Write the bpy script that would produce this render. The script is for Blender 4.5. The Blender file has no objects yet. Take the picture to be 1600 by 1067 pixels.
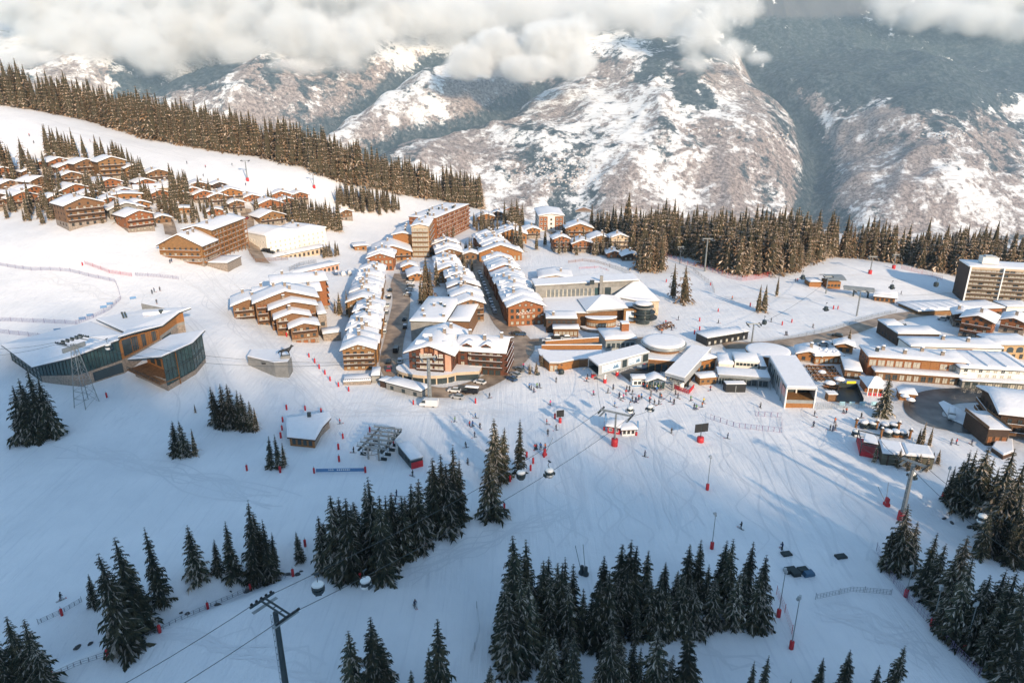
import bpy, bmesh, math, random
import numpy as np
from mathutils import Vector, Matrix
from mathutils.geometry import tessellate_polygon
from math import radians, sin, cos, pi
random.seed(7)
scene = bpy.context.scene
COL = scene.collection

# ------------------------------------------------------------------ camera, sky, sun, exposure
CAMZ, PITCH, FPX = 95.0, radians(19.7), 1070.0          # metres above the snow front, tilt, focal length for a 1600 px wide frame
CP, SP = cos(PITCH), sin(PITCH)
cam_d = bpy.data.cameras.new('camera')
cam = bpy.data.objects.new('camera', cam_d)
COL.objects.link(cam)
cam.location = (0, 0, CAMZ)
cam.rotation_euler = (pi / 2 - PITCH, 0, 0)
cam_d.sensor_width = 36.0
cam_d.lens = 36.0 * FPX / 1600.0
cam_d.clip_start = 1.0
cam_d.clip_end = 60000.0
scene.camera = cam
SUN_EL = radians(20.0)
SUN_H = Vector((0.46, -0.89, 0)).normalized()
SUN_DIR = Vector((SUN_H.x * cos(SUN_EL), SUN_H.y * cos(SUN_EL), sin(SUN_EL)))
world = bpy.data.worlds.new('World')
scene.world = world
world.use_nodes = True
wn = world.node_tree
sky = wn.nodes.new('ShaderNodeTexSky')
sky.sky_type = 'NISHITA'
sky.sun_disc = False
sky.sun_elevation = SUN_EL
sky.sun_rotation = math.atan2(SUN_H.x, SUN_H.y)
sky.altitude = 1850
sky.air_density = 1.0
sky.dust_density = 1.5
sky.ozone_density = 0.6
bg = wn.nodes['Background']
bg.inputs['Strength'].default_value = 0.15
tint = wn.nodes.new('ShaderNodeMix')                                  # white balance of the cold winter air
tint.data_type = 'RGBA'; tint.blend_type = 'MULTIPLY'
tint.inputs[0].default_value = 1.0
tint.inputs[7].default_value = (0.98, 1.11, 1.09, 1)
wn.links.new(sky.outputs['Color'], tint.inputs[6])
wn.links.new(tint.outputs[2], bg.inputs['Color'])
sd = bpy.data.lights.new('sun', 'SUN')
sd.energy = 4.3
sd.angle = radians(1.1)
sd.color = (1.0, 0.77, 0.53)
sun = bpy.data.objects.new('sun', sd)
COL.objects.link(sun)
sun.rotation_euler = SUN_DIR.to_track_quat('Z', 'Y').to_euler()
vs = scene.view_settings
vs.view_transform = 'Standard'
vs.look = 'None'
vs.exposure = 0.70
vs.gamma = 1.0
vs.use_curve_mapping = False
cy = scene.cycles
cy.max_bounces = 8
cy.diffuse_bounces = 3
cy.glossy_bounces = 2
cy.transmission_bounces = 3
cy.transparent_max_bounces = 8
cy.volume_bounces = 3
cy.volume_step_rate = 1.0
cy.volume_max_steps = 256
cy.use_denoising = True
cy.sample_clamp_indirect = 6.0

# ------------------------------------------------------------------ materials
MATS = {}
def mat(name, rgb, rough=0.75, var=0.0, scale=1.0, metal=0.0, rgb2=None, detail=4.0, bump=0.0, bscale=None, stretch=None, emit=None, spec=None, coord='Object'):
    """plain procedural material: base colour broken up by noise, optional bump"""
    if name in MATS:
        return MATS[name]
    m = bpy.data.materials.new(name)
    m.use_nodes = True
    nt = m.node_tree
    b = nt.nodes['Principled BSDF']
    b.inputs['Base Color'].default_value = (*rgb, 1)
    b.inputs['Roughness'].default_value = rough
    b.inputs['Metallic'].default_value = metal
    if spec is not None:
        b.inputs['Specular IOR Level'].default_value = spec
    if var or rgb2 or bump:
        tc = nt.nodes.new('ShaderNodeTexCoord')
        src = tc.outputs[coord]
        if stretch:
            mp = nt.nodes.new('ShaderNodeMapping')
            mp.inputs['Scale'].default_value = stretch
            nt.links.new(src, mp.inputs['Vector'])
            src = mp.outputs['Vector']
        nz = nt.nodes.new('ShaderNodeTexNoise')
        nz.inputs['Scale'].default_value = scale
        nz.inputs['Detail'].default_value = detail
        nz.inputs['Roughness'].default_value = 0.6
        nt.links.new(src, nz.inputs['Vector'])
        if var or rgb2:
            cr = nt.nodes.new('ShaderNodeValToRGB')
            cr.color_ramp.elements[0].position = 0.32
            cr.color_ramp.elements[1].position = 0.68
            a = rgb
            c2 = rgb2 if rgb2 else tuple(min(1, c * (1 + var)) for c in rgb)
            a = a if rgb2 else tuple(c * (1 - var) for c in rgb)
            cr.color_ramp.elements[0].color = (*a, 1)
            cr.color_ramp.elements[1].color = (*c2, 1)
            nt.links.new(nz.outputs['Fac'], cr.inputs['Fac'])
            nt.links.new(cr.outputs['Color'], b.inputs['Base Color'])
        if bump:
            bp = nt.nodes.new('ShaderNodeBump')
            bp.inputs['Strength'].default_value = bump
            bp.inputs['Distance'].default_value = 0.2
            src2 = nz
            if bscale:
                src2 = nt.nodes.new('ShaderNodeTexNoise')
                src2.inputs['Scale'].default_value = bscale
                src2.inputs['Detail'].default_value = 5
                nt.links.new(src, src2.inputs['Vector'])
            nt.links.new(src2.outputs['Fac'], bp.inputs['Height'])
            nt.links.new(bp.outputs['Normal'], b.inputs['Normal'])
    if emit:
        b.inputs['Emission Color'].default_value = (*emit[:3], 1)
        b.inputs['Emission Strength'].default_value = emit[3]
    MATS[name] = m
    return m

SNOW = mat('roof_snow', (0.80, 0.80, 0.82), 0.7, var=0.03, scale=0.6, bump=0.5, bscale=0.9)
WOOD_D = mat('dark_larch', (0.055, 0.030, 0.018), 0.8, var=0.5, scale=1.2, stretch=(1, 1, 6))
WOOD_B = mat('brown_larch', (0.17, 0.088, 0.040), 0.8, var=0.45, scale=1.2, stretch=(1, 1, 6))
WOOD_R = mat('red_brown_larch', (0.25, 0.092, 0.032), 0.75, var=0.4, scale=1.0, stretch=(1, 1, 6))
WOOD_C = mat('oxblood_larch', (0.105, 0.036, 0.018), 0.75, var=0.4, scale=1.0, stretch=(1, 1, 6))
WOOD_O = mat('honey_larch', (0.27, 0.115, 0.032), 0.7, var=0.3, scale=1.0, stretch=(1, 1, 6))
WOOD_Y = mat('golden_larch', (0.22, 0.115, 0.042), 0.7, var=0.35, scale=1.0, stretch=(1, 1, 6))
STONE = mat('rubble_stone', (0.16, 0.135, 0.115), 0.9, rgb2=(0.34, 0.28, 0.23), scale=1.7, bump=0.6)
CONC = mat('grey_concrete', (0.24, 0.235, 0.22), 0.85, var=0.18, scale=0.5)
RENDER_W = mat('white_render', (0.72, 0.68, 0.62), 0.85, var=0.08, scale=0.4)
RENDER_C = mat('cream_render', (0.50, 0.40, 0.29), 0.85, var=0.12, scale=0.4)
RENDER_P = mat('pink_render', (0.56, 0.32, 0.22), 0.85, var=0.15, scale=0.5)
GLASS = mat('window_glass', (0.035, 0.05, 0.055), 0.12, spec=0.6)
GLASS_P = mat('curtained_glass', (0.40, 0.38, 0.32), 0.25, var=0.25, scale=0.8)
GLASS_T = mat('teal_curtain_glass', (0.030, 0.062, 0.066), 0.15, var=0.4, scale=0.25)
METAL_D = mat('anthracite_metal', (0.035, 0.05, 0.055), 0.5, metal=0.2, var=0.15, scale=0.5)
METAL_G = mat('galvanised_steel', (0.30, 0.32, 0.32), 0.5, metal=0.5, var=0.15, scale=0.6)
METAL_P = mat('silver_panel', (0.42, 0.44, 0.45), 0.45, metal=0.3, var=0.08, scale=0.3)
WHITE = mat('white_paint', (0.78, 0.78, 0.76), 0.5)
RED = mat('red_padding', (0.48, 0.022, 0.03), 0.6, var=0.15, scale=2.0)
ORANGE = mat('orange_paint', (0.75, 0.13, 0.04), 0.6)
BLACK = mat('black_paint', (0.012, 0.013, 0.015), 0.5)
BLUE = mat('blue_banner', (0.10, 0.22, 0.40), 0.6, var=0.1, scale=1.0)

# ------------------------------------------------------------------ object helpers
def link(o, parent=None):
    COL.objects.link(o)
    if parent is not None:
        o.parent = parent
    return o
def tag(o, label=None, cat=None, group=None, kind=None):
    if label: o['label'] = label
    if cat: o['category'] = cat
    if group: o['group'] = group
    if kind: o['kind'] = kind
    return o
def empty(name, loc, rz=0.0, label=None, cat=None, group=None):
    o = bpy.data.objects.new(name, None)
    COL.objects.link(o)
    o.location = loc
    o.rotation_euler = (0, 0, rz)
    o.empty_display_size = 0.5
    return tag(o, label, cat, group)
def copy_tree(o, loc=None, rz=None, s=None, label=None, group=None):
    """copy of a thing with its parts and sub-parts, sharing mesh data"""
    def cp(x, par):
        c = x.copy()
        COL.objects.link(c)
        if par is not None:
            c.parent = par
            c.matrix_parent_inverse = x.matrix_parent_inverse
        for k in list(x.children):
            cp(k, c)
        return c
    c = cp(o, None)
    if loc is not None: c.location = loc
    if rz is not None: c.rotation_euler = (0, 0, rz)
    if s is not None: c.scale = (s, s, s) if not isinstance(s, tuple) else s
    if label: c['label'] = label
    if group: c['group'] = group
    return c

class MB:
    """collects faces of several shapes with per-face material slots; build() links them as one mesh object"""
    def __init__(self):
        self.v, self.f, self.m, self.mats, self.sm = [], [], [], [], []
    def slot(self, m):
        if m not in self.mats: self.mats.append(m)
        return self.mats.index(m)
    def face(self, pts, m, smooth=False):
        n = len(self.v)
        self.v += [tuple(p) for p in pts]
        self.f.append(tuple(range(n, n + len(pts))))
        self.m.append(self.slot(m)); self.sm.append(smooth)
    def mesh(self, vs, fs, m, smooth=False):
        n = len(self.v); s = self.slot(m)
        self.v += [tuple(p) for p in vs]
        for f in fs:
            self.f.append(tuple(i + n for i in f)); self.m.append(s); self.sm.append(smooth)
    def box(self, x0, y0, z0, x1, y1, z1, m, M=None):
        vs = [(x0, y0, z0), (x1, y0, z0), (x1, y1, z0), (x0, y1, z0), (x0, y0, z1), (x1, y0, z1), (x1, y1, z1), (x0, y1, z1)]
        if M is not None: vs = [M @ Vector(p) for p in vs]
        self.mesh(vs, [(0, 3, 2, 1), (4, 5, 6, 7), (0, 1, 5, 4), (1, 2, 6, 5), (2, 3, 7, 6), (3, 0, 4, 7)], m)
    def prism(self, poly, z0, z1, m, mtop=None):
        """vertical prism on a counter-clockwise plan polygon"""
        n = len(poly)
        vs = [(p[0], p[1], z0) for p in poly] + [(p[0], p[1], z1) for p in poly]
        self.mesh(vs, [tuple((i, (i + 1) % n, n + (i + 1) % n, n + i)) for i in range(n)] + [tuple(range(n))[::-1]], m)
        self.mesh(vs[n:], [tuple(range(n))], mtop or m)
    def slab(self, top, th, m, mside=None):
        """slab of any top outline (3-D points), th thick downwards"""
        n = len(top)
        b = [(p[0], p[1], p[2] - th) for p in top]
        self.mesh(list(top), [tuple(range(n))], m)
        self.mesh(list(top) + b, [tuple((i, n + i, n + (i + 1) % n, (i + 1) % n)) for i in range(n)] + [tuple(range(n, 2 * n))[::-1]], mside or m)
    def bar(self, p, q, r, m, n=6, r2=None, smooth=True):
        p, q = Vector(p), Vector(q)
        d = (q - p)
        if d.length < 1e-6: return
        d.normalize()
        a = d.orthogonal().normalized(); b = d.cross(a)
        r2 = r if r2 is None else r2
        vs = [p + (a * cos(2 * pi * i / n) + b * sin(2 * pi * i / n)) * r for i in range(n)] + [q + (a * cos(2 * pi * i / n) + b * sin(2 * pi * i / n)) * r2 for i in range(n)]
        self.mesh(vs, [(i, (i + 1) % n, n + (i + 1) % n, n + i) for i in range(n)], m, smooth)
        self.mesh(vs, [tuple(range(n))[::-1], tuple(range(n, 2 * n))], m)
    def tube(self, pts, r, m, n=5):
        for a, b in zip(pts, pts[1:]): self.bar(a, b, r, m, n)
    def lathe(self, prof, m, n=12, c=(0, 0, 0), smooth=True, sx=1, sy=1):
        vs = []
        for (r, z) in prof:
            for i in range(n):
                vs.append((c[0] + r * sx * cos(2 * pi * i / n), c[1] + r * sy * sin(2 * pi * i / n), c[2] + z))
        fs = []
        for k in range(len(prof) - 1):
            for i in range(n):
                j = (i + 1) % n
                fs.append((k * n + i, k * n + j, (k + 1) * n + j, (k + 1) * n + i))
        fs.append(tuple(range(n))[::-1]); fs.append(tuple(range((len(prof) - 1) * n, len(prof) * n)))
        self.mesh(vs, fs, m, smooth)
    def data(self, name):
        me = bpy.data.meshes.new(name)
        me.from_pydata(self.v, [], self.f)
        for m in self.mats: me.materials.append(m)
        me.polygons.foreach_set('material_index', self.m)
        me.polygons.foreach_set('use_smooth', self.sm)
        me.update()
        return me
    def build(self, name, parent=None, loc=None, rz=None):
        o = bpy.data.objects.new(name, self.data(name))
        link(o, parent)
        if loc is not None: o.location = loc
        if rz is not None: o.rotation_euler = (0, 0, rz)
        return o
def part(name, me, parent, loc=(0, 0, 0), rz=0.0, s=None):
    """part that shares mesh data with its twins"""
    o = bpy.data.objects.new(name, me)
    link(o, parent)
    o.location = loc
    o.rotation_euler = (0, 0, rz)
    if s is not None: o.scale = s
    return o

# ------------------------------------------------------------------ noise for the land forms
def _hash(ix, iy, seed):
    h = (ix.astype(np.int64) * 374761393 + iy.astype(np.int64) * 668265263 + seed * 1442695041) & 0x7fffffff
    h = ((h ^ (h >> 13)) * 1274126177) & 0x7fffffff
    return ((h ^ (h >> 16)) & 0xffff) / 65535.0
def vnoise(x, y, seed=0):
    x0, y0 = np.floor(x), np.floor(y)
    fx, fy = x - x0, y - y0
    fx = fx * fx * fx * (fx * (fx * 6 - 15) + 10); fy = fy * fy * fy * (fy * (fy * 6 - 15) + 10)
    a = _hash(x0, y0, seed); b = _hash(x0 + 1, y0, seed); c = _hash(x0, y0 + 1, seed); d = _hash(x0 + 1, y0 + 1, seed)
    return (a + (b - a) * fx) * (1 - fy) + (c + (d - c) * fx) * fy
def fbm(x, y, oct=5, seed=0, gain=0.5, ridge=False):
    s, a, t = 0.0, 1.0, 0.0
    ca, sa = cos(0.6), sin(0.6)
    for o in range(oct):
        n = vnoise(x, y, seed + o * 17)
        if ridge: n = 1 - np.abs(2 * n - 1)
        s = s + a * n; t += a
        x, y = (x * ca - y * sa) * 2.03 + 11.3, (x * sa + y * ca) * 2.03 + 4.7
        a *= gain
    return s / t
def sstep(a, b, x):
    t = np.clip((x - a) / (b - a), 0, 1)
    return t * t * (3 - 2 * t)

# ------------------------------------------------------------------ near ground: a thin plate through surveyed points
def ray(px, py):
    u = (px - 800.0) / FPX; v = (533.5 - py) / FPX
    return (u, CP + v * SP, -SP + v * CP)
def from_z(px, py, z):
    d = ray(px, py); t = (z - CAMZ) / d[2]
    return (d[0] * t, d[1] * t, z)
def from_t(px, py, t):
    d = ray(px, py)
    return (d[0] * t, d[1] * t, CAMZ + d[2] * t)
CT = []
for (px, py) in [(650, 650), (900, 600), (900, 700), (1100, 650), (1100, 760), (1250, 640), (1250, 800), (800, 800), (560, 577), (650, 600),
                 (780, 590), (860, 520), (940, 520), (1060, 560), (1180, 560), (1300, 560), (1300, 500), (1150, 500), (850, 470), (700, 470), (600, 470),
                 (500, 530), (500, 700), (350, 640), (250, 700), (100, 620), (120, 760), (300, 850), (560, 850), (640, 960), (900, 900), (1100, 1000),
                 (1300, 900), (1440, 820), (1500, 1000), (1480, 740), (1590, 600), (1480, 560), (300, 1000), (80, 1000), (800, 1060), (1400, 600), (1000, 470), (1080, 470)]:
    CT.append(from_z(px, py, 0.0))
for (px, py, t) in [(138, 352, 348), (222, 362, 356), (40, 322, 400), (180, 280, 425), (250, 283, 450), (320, 314, 440), (360, 312, 450), (424, 330, 450),
                    (387, 388, 395), (470, 393, 415), (100, 180, 560), (0, 155, 560), (250, 215, 545), (440, 258, 525), (490, 270, 520), (600, 300, 560),
                    (730, 320, 620), (640, 330, 560), (540, 335, 505), (705, 366, 520), (760, 375, 480), (860, 360, 500), (905, 375, 480), (1000, 420, 400),
                    (1180, 432, 383), (1300, 408, 410), (1450, 430, 400), (1500, 470, 360), (330, 430, 335), (100, 450, 305), (20, 420, 325), (250, 520, 250),
                    (300, 480, 300), (20, 250, 450), (60, 480, 290), (420, 420, 360)]:
    CT.append(from_t(px, py, t))
CT += [(-700, 640, 120), (-760, 450, 95), (-650, 200, 40), (-500, 0, 12), (0, -60, 6), (500, 0, 0), (600, 250, -8), (750, 450, -60), (520, 620, -70),
       (260, 720, -80), (0, 800, -75), (-180, 830, -60), (-360, 820, -30), (-560, 830, 20), (-800, 850, 60), (900, 0, -10), (900, 800, -220), (100, 560, -14), (200, 520, -16)]
CT = np.array(CT)
def _U(r2):
    return np.where(r2 > 1e-9, 0.5 * r2 * np.log(np.maximum(r2, 1e-9)), 0.0)
def _solve(P):
    S = 500.0
    xy = P[:, :2] / S
    n = len(xy)
    d2 = ((xy[:, None] - xy[None]) ** 2).sum(-1)
    A = np.zeros((n + 3, n + 3))
    A[:n, :n] = _U(d2) + np.eye(n) * 4e-3
    A[:n, n] = 1; A[:n, n + 1:] = xy; A[n, :n] = 1; A[n + 1:, :n] = xy.T
    return np.linalg.solve(A, np.r_[P[:, 2], 0, 0, 0])
WT = _solve(CT)
def tps(X, Y):
    S = 500.0
    out = WT[-3] + WT[-2] * X / S + WT[-1] * Y / S
    for (cx, cy_, _), w in zip(CT, WT[:-3]):
        out = out + w * _U(((X - cx) / S) ** 2 + ((Y - cy_) / S) ** 2)
    return out
def seg_dist(X, Y, pts):
    best = np.full(np.shape(X), 1e9)
    for (ax, ay), (bx, by) in zip(pts, pts[1:]):
        dx, dy = bx - ax, by - ay
        t = np.clip(((X - ax) * dx + (Y - ay) * dy) / (dx * dx + dy * dy), 0, 1)
        best = np.minimum(best, np.hypot(X - ax - t * dx, Y - ay - t * dy))
    return best
flat = lambda pts: [from_z(a, b, 0.0)[:2] for a, b in pts]
GULLY = flat([(30, 1040), (150, 985), (250, 955), (330, 925), (440, 885), (520, 872), (600, 860)])
GULLY2 = flat([(1460, 800), (1530, 812), (1580, 820), (1640, 815)])
BERM = flat([(60, 1065), (210, 990), (330, 960), (480, 890), (640, 868), (760, 812)])
def height(X, Y):
    near = tps(np.clip(X, -850, 900), np.clip(Y, -80, 850))
    far = near - np.maximum(0, Y - 760) * 0.42 - np.maximum(0, np.abs(X) - 850) * 0.12
    far = np.maximum(far, -960 + 20 * fbm(X / 300, Y / 300, 3, 5))
    z = far
    # unseen wooded ridge behind the viewpoint, its crest shaped to shade the lower pistes
    q = -(X * SUN_H.x + Y * SUN_H.y)                              # metres down-sun of the viewpoint
    s = X * SUN_H.y - Y * SUN_H.x
    crest = 260 + 78 * (sstep(-330, 170, s) - 0.5) + 34 * sstep(-90, 60, s) + 40 * (fbm(s / 190 + 3.1, s * 0 + 0.5, 3, 41) - 0.5) + 16 * (fbm(s / 45, s * 0 + 2.5, 3, 43) - 0.5)
    k = np.where(q < -640, 1 - 0.35 * sstep(-640, -1500, q), sstep(-70, -640, q))
    z = z * (1 - k) + crest * k
    d = seg_dist(X, Y, GULLY)
    z = z - 3.0 * np.exp(-(d / 5.5) ** 2)
    d = seg_dist(X, Y, GULLY2)
    z = z - 2.2 * np.exp(-(d / 5) ** 2)
    d = seg_dist(X, Y, BERM)
    z = z + 1.2 * np.exp(-(d / 4) ** 2)
    z = z + 0.9 * (fbm(X / 34, Y / 34, 3, 9) - 0.5) + 0.22 * (fbm(X / 6, Y / 6, 2, 19) - 0.5)
    return z
def axis(lo, a, b, hi, st, g):
    mid = list(np.arange(a, b + 0.1, st))
    up, s = [], st
    while (mid + up)[-1] < hi:
        s *= g; up.append((mid + up)[-1] + s)
    dn, s = [], st
    x = a
    while x > lo:
        s *= g; x -= s; dn.append(x)
    return np.array(dn[::-1] + mid + up)
GX = axis(-9000, -330, 300, 9000, 2.2, 1.09)
GY = axis(-2600, 60, 420, 5600, 2.2, 1.06)
XX, YY = np.meshgrid(GX, GY)
GZ = height(XX, YY)
def H(x, y):
    i = min(max(int(np.searchsorted(GX, x)) - 1, 0), len(GX) - 2)
    j = min(max(int(np.searchsorted(GY, y)) - 1, 0), len(GY) - 2)
    fx = (x - GX[i]) / (GX[i + 1] - GX[i]); fy = (y - GY[j]) / (GY[j + 1] - GY[j])
    return float((GZ[j, i] * (1 - fx) + GZ[j, i + 1] * fx) * (1 - fy) + (GZ[j + 1, i] * (1 - fx) + GZ[j + 1, i + 1] * fx) * fy)
def P(px, py, dz=0.0):
    """where the sight line through a survey mark meets the ground (or dz above it)"""
    d = ray(px, py)
    t0 = 60.0
    g = lambda t: CAMZ + d[2] * t - H(d[0] * t, d[1] * t) - dz
    t = t0
    while t < 2500:
        if g(t) < 0: break
        t0 = t; t *= 1.02
    a, b = t0, t
    for _ in range(24):
        m = (a + b) / 2
        if g(m) < 0: b = m
        else: a = m
    return Vector((d[0] * b, d[1] * b, CAMZ + d[2] * b))
def T(p):
    """depth along the optical axis"""
    return p[1] * CP - (p[2] - CAMZ) * SP
def grid_mesh(name, X, Y, Z, m, attrs=None):
    ny, nx = Z.shape
    me = bpy.data.meshes.new(name)
    co = np.stack([X, Y, Z], -1).reshape(-1, 3)
    idx = np.arange(nx * ny).reshape(ny, nx)
    q = np.stack([idx[:-1, :-1], idx[:-1, 1:], idx[1:, 1:], idx[1:, :-1]], -1).reshape(-1, 4)
    me.vertices.add(len(co)); me.vertices.foreach_set('co', co.ravel().astype(np.float32))
    me.loops.add(q.size); me.loops.foreach_set('vertex_index', q.ravel().astype(np.int32))
    me.polygons.add(len(q)); me.polygons.foreach_set('loop_start', np.arange(0, q.size, 4, dtype=np.int32))
    me.polygons.foreach_set('use_smooth', np.ones(len(q), bool))
    for k, a in (attrs or {}).items():
        at = me.attributes.new(k, 'FLOAT', 'POINT')
        at.data.foreach_set('value', a.ravel().astype(np.float32))
    me.materials.append(m)
    me.update(calc_edges=True)
    return link(bpy.data.objects.new(name, me))

def N(nt, typ, **kw):
    n = nt.nodes.new(typ)
    for k, v in kw.items():
        if k in n.inputs: n.inputs[k].default_value = v
        else: setattr(n, k, v)
    return n
def snow_material():
    m = bpy.data.materials.new('piste_snow'); m.use_nodes = True
    nt = m.node_tree; L = nt.links.new; b = nt.nodes['Principled BSDF']
    tc = N(nt, 'ShaderNodeTexCoord')
    n1 = N(nt, 'ShaderNodeTexNoise', Scale=0.05, Detail=6.0, Roughness=0.6)
    L(tc.outputs['Object'], n1.inputs['Vector'])
    cr = N(nt, 'ShaderNodeValToRGB')
    cr.color_ramp.elements[0].position = 0.35; cr.color_ramp.elements[0].color = (0.74, 0.75, 0.77, 1)
    cr.color_ramp.elements[1].position = 0.65; cr.color_ramp.elements[1].color = (0.83, 0.83, 0.84, 1)
    L(n1.outputs['Fac'], cr.inputs['Fac'])
    dirt = N(nt, 'ShaderNodeAttribute', attribute_name='dirt')
    dn = N(nt, 'ShaderNodeTexNoise', Scale=0.7, Detail=5.0, Roughness=0.7)
    L(tc.outputs['Object'], dn.inputs['Vector'])
    mul = N(nt, 'ShaderNodeMath', operation='MULTIPLY'); L(dirt.outputs['Fac'], mul.inputs[0]); L(dn.outputs['Fac'], mul.inputs[1])
    mix = N(nt, 'ShaderNodeMix', data_type='RGBA'); L(mul.outputs[0], mix.inputs[0]); L(cr.outputs['Color'], mix.inputs[6])
    mix.inputs[7].default_value = (0.30, 0.26, 0.22, 1)
    b.inputs['Roughness'].default_value = 0.65
    b.inputs['Specular IOR Level'].default_value = 0.25
    # groomer corduroy, wandering ski tracks and wind relief
    mp = N(nt, 'ShaderNodeMapping'); mp.inputs['Rotation'].default_value = (0, 0, 0.35); mp.inputs['Scale'].default_value = (0.9, 0.035, 1)
    L(tc.outputs['Object'], mp.inputs['Vector'])
    w = N(nt, 'ShaderNodeTexNoise', Scale=1.0, Detail=5.0, Roughness=0.65, Distortion=0.6); L(mp.outputs['Vector'], w.inputs['Vector'])
    mp2 = N(nt, 'ShaderNodeMapping'); mp2.inputs['Rotation'].default_value = (0, 0, -0.5); mp2.inputs['Scale'].default_value = (0.5, 0.02, 1)
    L(tc.outputs['Object'], mp2.inputs['Vector'])
    w2 = N(nt, 'ShaderNodeTexNoise', Scale=1.3, Detail=5.0, Roughness=0.7, Distortion=0.9); L(mp2.outputs['Vector'], w2.inputs['Vector'])
    n2 = N(nt, 'ShaderNodeTexNoise', Scale=0.25, Detail=7.0, Roughness=0.62); L(tc.outputs['Object'], n2.inputs['Vector'])
    a1 = N(nt, 'ShaderNodeMath', operation='ADD'); L(w.outputs['Fac'], a1.inputs[0]); L(w2.outputs['Fac'], a1.inputs[1])
    a2 = N(nt, 'ShaderNodeMath', operation='MULTIPLY_ADD'); L(n2.outputs['Fac'], a2.inputs[0]); a2.inputs[1].default_value = 1.6; L(a1.outputs[0], a2.inputs[2])
    # scraped, older snow along the tracks
    tr = N(nt, 'ShaderNodeMapRange'); tr.inputs['From Min'].default_value = 0.56; tr.inputs['From Max'].default_value = 0.70; tr.inputs['To Max'].default_value = 0.55; L(w.outputs['Fac'], tr.inputs['Value'])
    mt = N(nt, 'ShaderNodeMix', data_type='RGBA'); L(tr.outputs['Result'], mt.inputs[0]); L(mix.outputs[2], mt.inputs[6]); mt.inputs[7].default_value = (0.66, 0.67, 0.70, 1)
    tr2 = N(nt, 'ShaderNodeMapRange'); tr2.inputs['From Min'].default_value = 0.58; tr2.inputs['From Max'].default_value = 0.66; tr2.inputs['To Max'].default_value = 0.5; L(w2.outputs['Fac'], tr2.inputs['Value'])
    mt2 = N(nt, 'ShaderNodeMix', data_type='RGBA'); L(tr2.outputs['Result'], mt2.inputs[0]); L(mt.outputs[2], mt2.inputs[6]); mt2.inputs[7].default_value = (0.68, 0.69, 0.71, 1)
    L(mt2.outputs[2], b.inputs['Base Color'])
    bp = N(nt, 'ShaderNodeBump', Strength=0.6, Distance=0.35); L(a2.outputs[0], bp.inputs['Height'])
    L(bp.outputs['Normal'], b.inputs['Normal'])
    return m

# ------------------------------------------------------------------ snow ground, valley, mountains, sky with clouds, haze
ROADS = {}
def road_line(name, pts, w):
    ROADS[name] = ([tuple(P(a, b)[:2]) for a, b in pts], w)
road_line('village_road', [(628, 428), (622, 445), (628, 462), (626, 485), (618, 520), (610, 560), (613, 583), (640, 606), (690, 616), (740, 606), (782, 586), (812, 558), (822, 541), (806, 524), (786, 506), (774, 484), (760, 458), (748, 428), (740, 402), (750, 383), (770, 364), (768, 354), (752, 345)], 8.5)
road_line('station_road', [(818, 536), (850, 534), (900, 533), (950, 534), (1010, 532)], 8.0)
road_line('hill_road', [(383, 326), (388, 345), (386, 362), (394, 384), (404, 402), (412, 411)], 7.0)
road_line('bend_road', [(1130, 540), (1200, 540), (1260, 532), (1318, 520), (1360, 506), (1400, 495), (1450, 488), (1500, 492), (1600, 500)], 7.5)
road_line('turning_road', [(1640, 622), (1560, 618), (1490, 617), (1452, 624), (1438, 640), (1452, 656), (1490, 664), (1520, 668)], 11.0)
road_line('chalet_lane', [(268, 368), (264, 348), (252, 330)], 6.0)
road_line('lodge_road', [(912, 392), (880, 372), (858, 362), (836, 350)], 6.0)
dirt = np.zeros_like(GZ)
for pts, w in ROADS.values():
    dirt = np.maximum(dirt, 0.85 * (1 - sstep(w * 0.4, w * 1.25, seg_dist(XX, YY, pts))))
ground = grid_mesh('snow_ground', XX, YY, GZ, snow_material(), {'dirt': dirt})
tag(ground, kind='structure')

ROADM = mat('slushy_asphalt', (0.13, 0.094, 0.066), 0.6, rgb2=(0.44, 0.335, 0.245), scale=0.16, detail=9)
WETROAD = mat('wet_asphalt', (0.032, 0.032, 0.034), 0.4, rgb2=(0.13, 0.125, 0.12), scale=0.2, detail=9)
def ribbon(name, pts, w, m, dz=0.10, step=2.0):
    pts = [Vector((a, b)) for a, b in pts]
    for _ in range(3):                                                # corner cutting
        q = [pts[0]]
        for a, b in zip(pts, pts[1:]): q += [a * 0.75 + b * 0.25, a * 0.25 + b * 0.75]
        pts = q + [pts[-1]]
    dense = []
    for a, b in zip(pts, pts[1:]):
        k = max(1, int((b - a).length / step))
        dense += [a.lerp(b, i / k) for i in range(k)]
    dense.append(pts[-1])
    vs, fs = [], []
    NW = 7
    for i, p in enumerate(dense):
        d = (dense[min(i + 1, len(dense) - 1)] - dense[max(i - 1, 0)]).normalized()
        n = Vector((-d.y, d.x))
        ww = w * (1 + 0.14 * (vnoise(np.array(i * 0.13), np.array(1.7), 5) - 0.5))
        for k in range(NW):
            c = p + n * ww * (k / (NW - 1) - 0.5)
            vs.append((c.x, c.y, H(c.x, c.y) + dz))
    for i in range(len(dense) - 1):
        for k in range(NW - 1):
            a = i * NW + k
            fs.append((a + 1, a, a + NW, a + NW + 1))
    b = MB(); b.mesh(vs, fs, m, True)
    return tag(b.build(name), kind='structure')
for k, (pts, w) in ROADS.items():
    ribbon('road', pts, w, WETROAD if k == 'turning_road' else ROADM, 0.10 + 0.01 * len(k) / 3)

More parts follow.
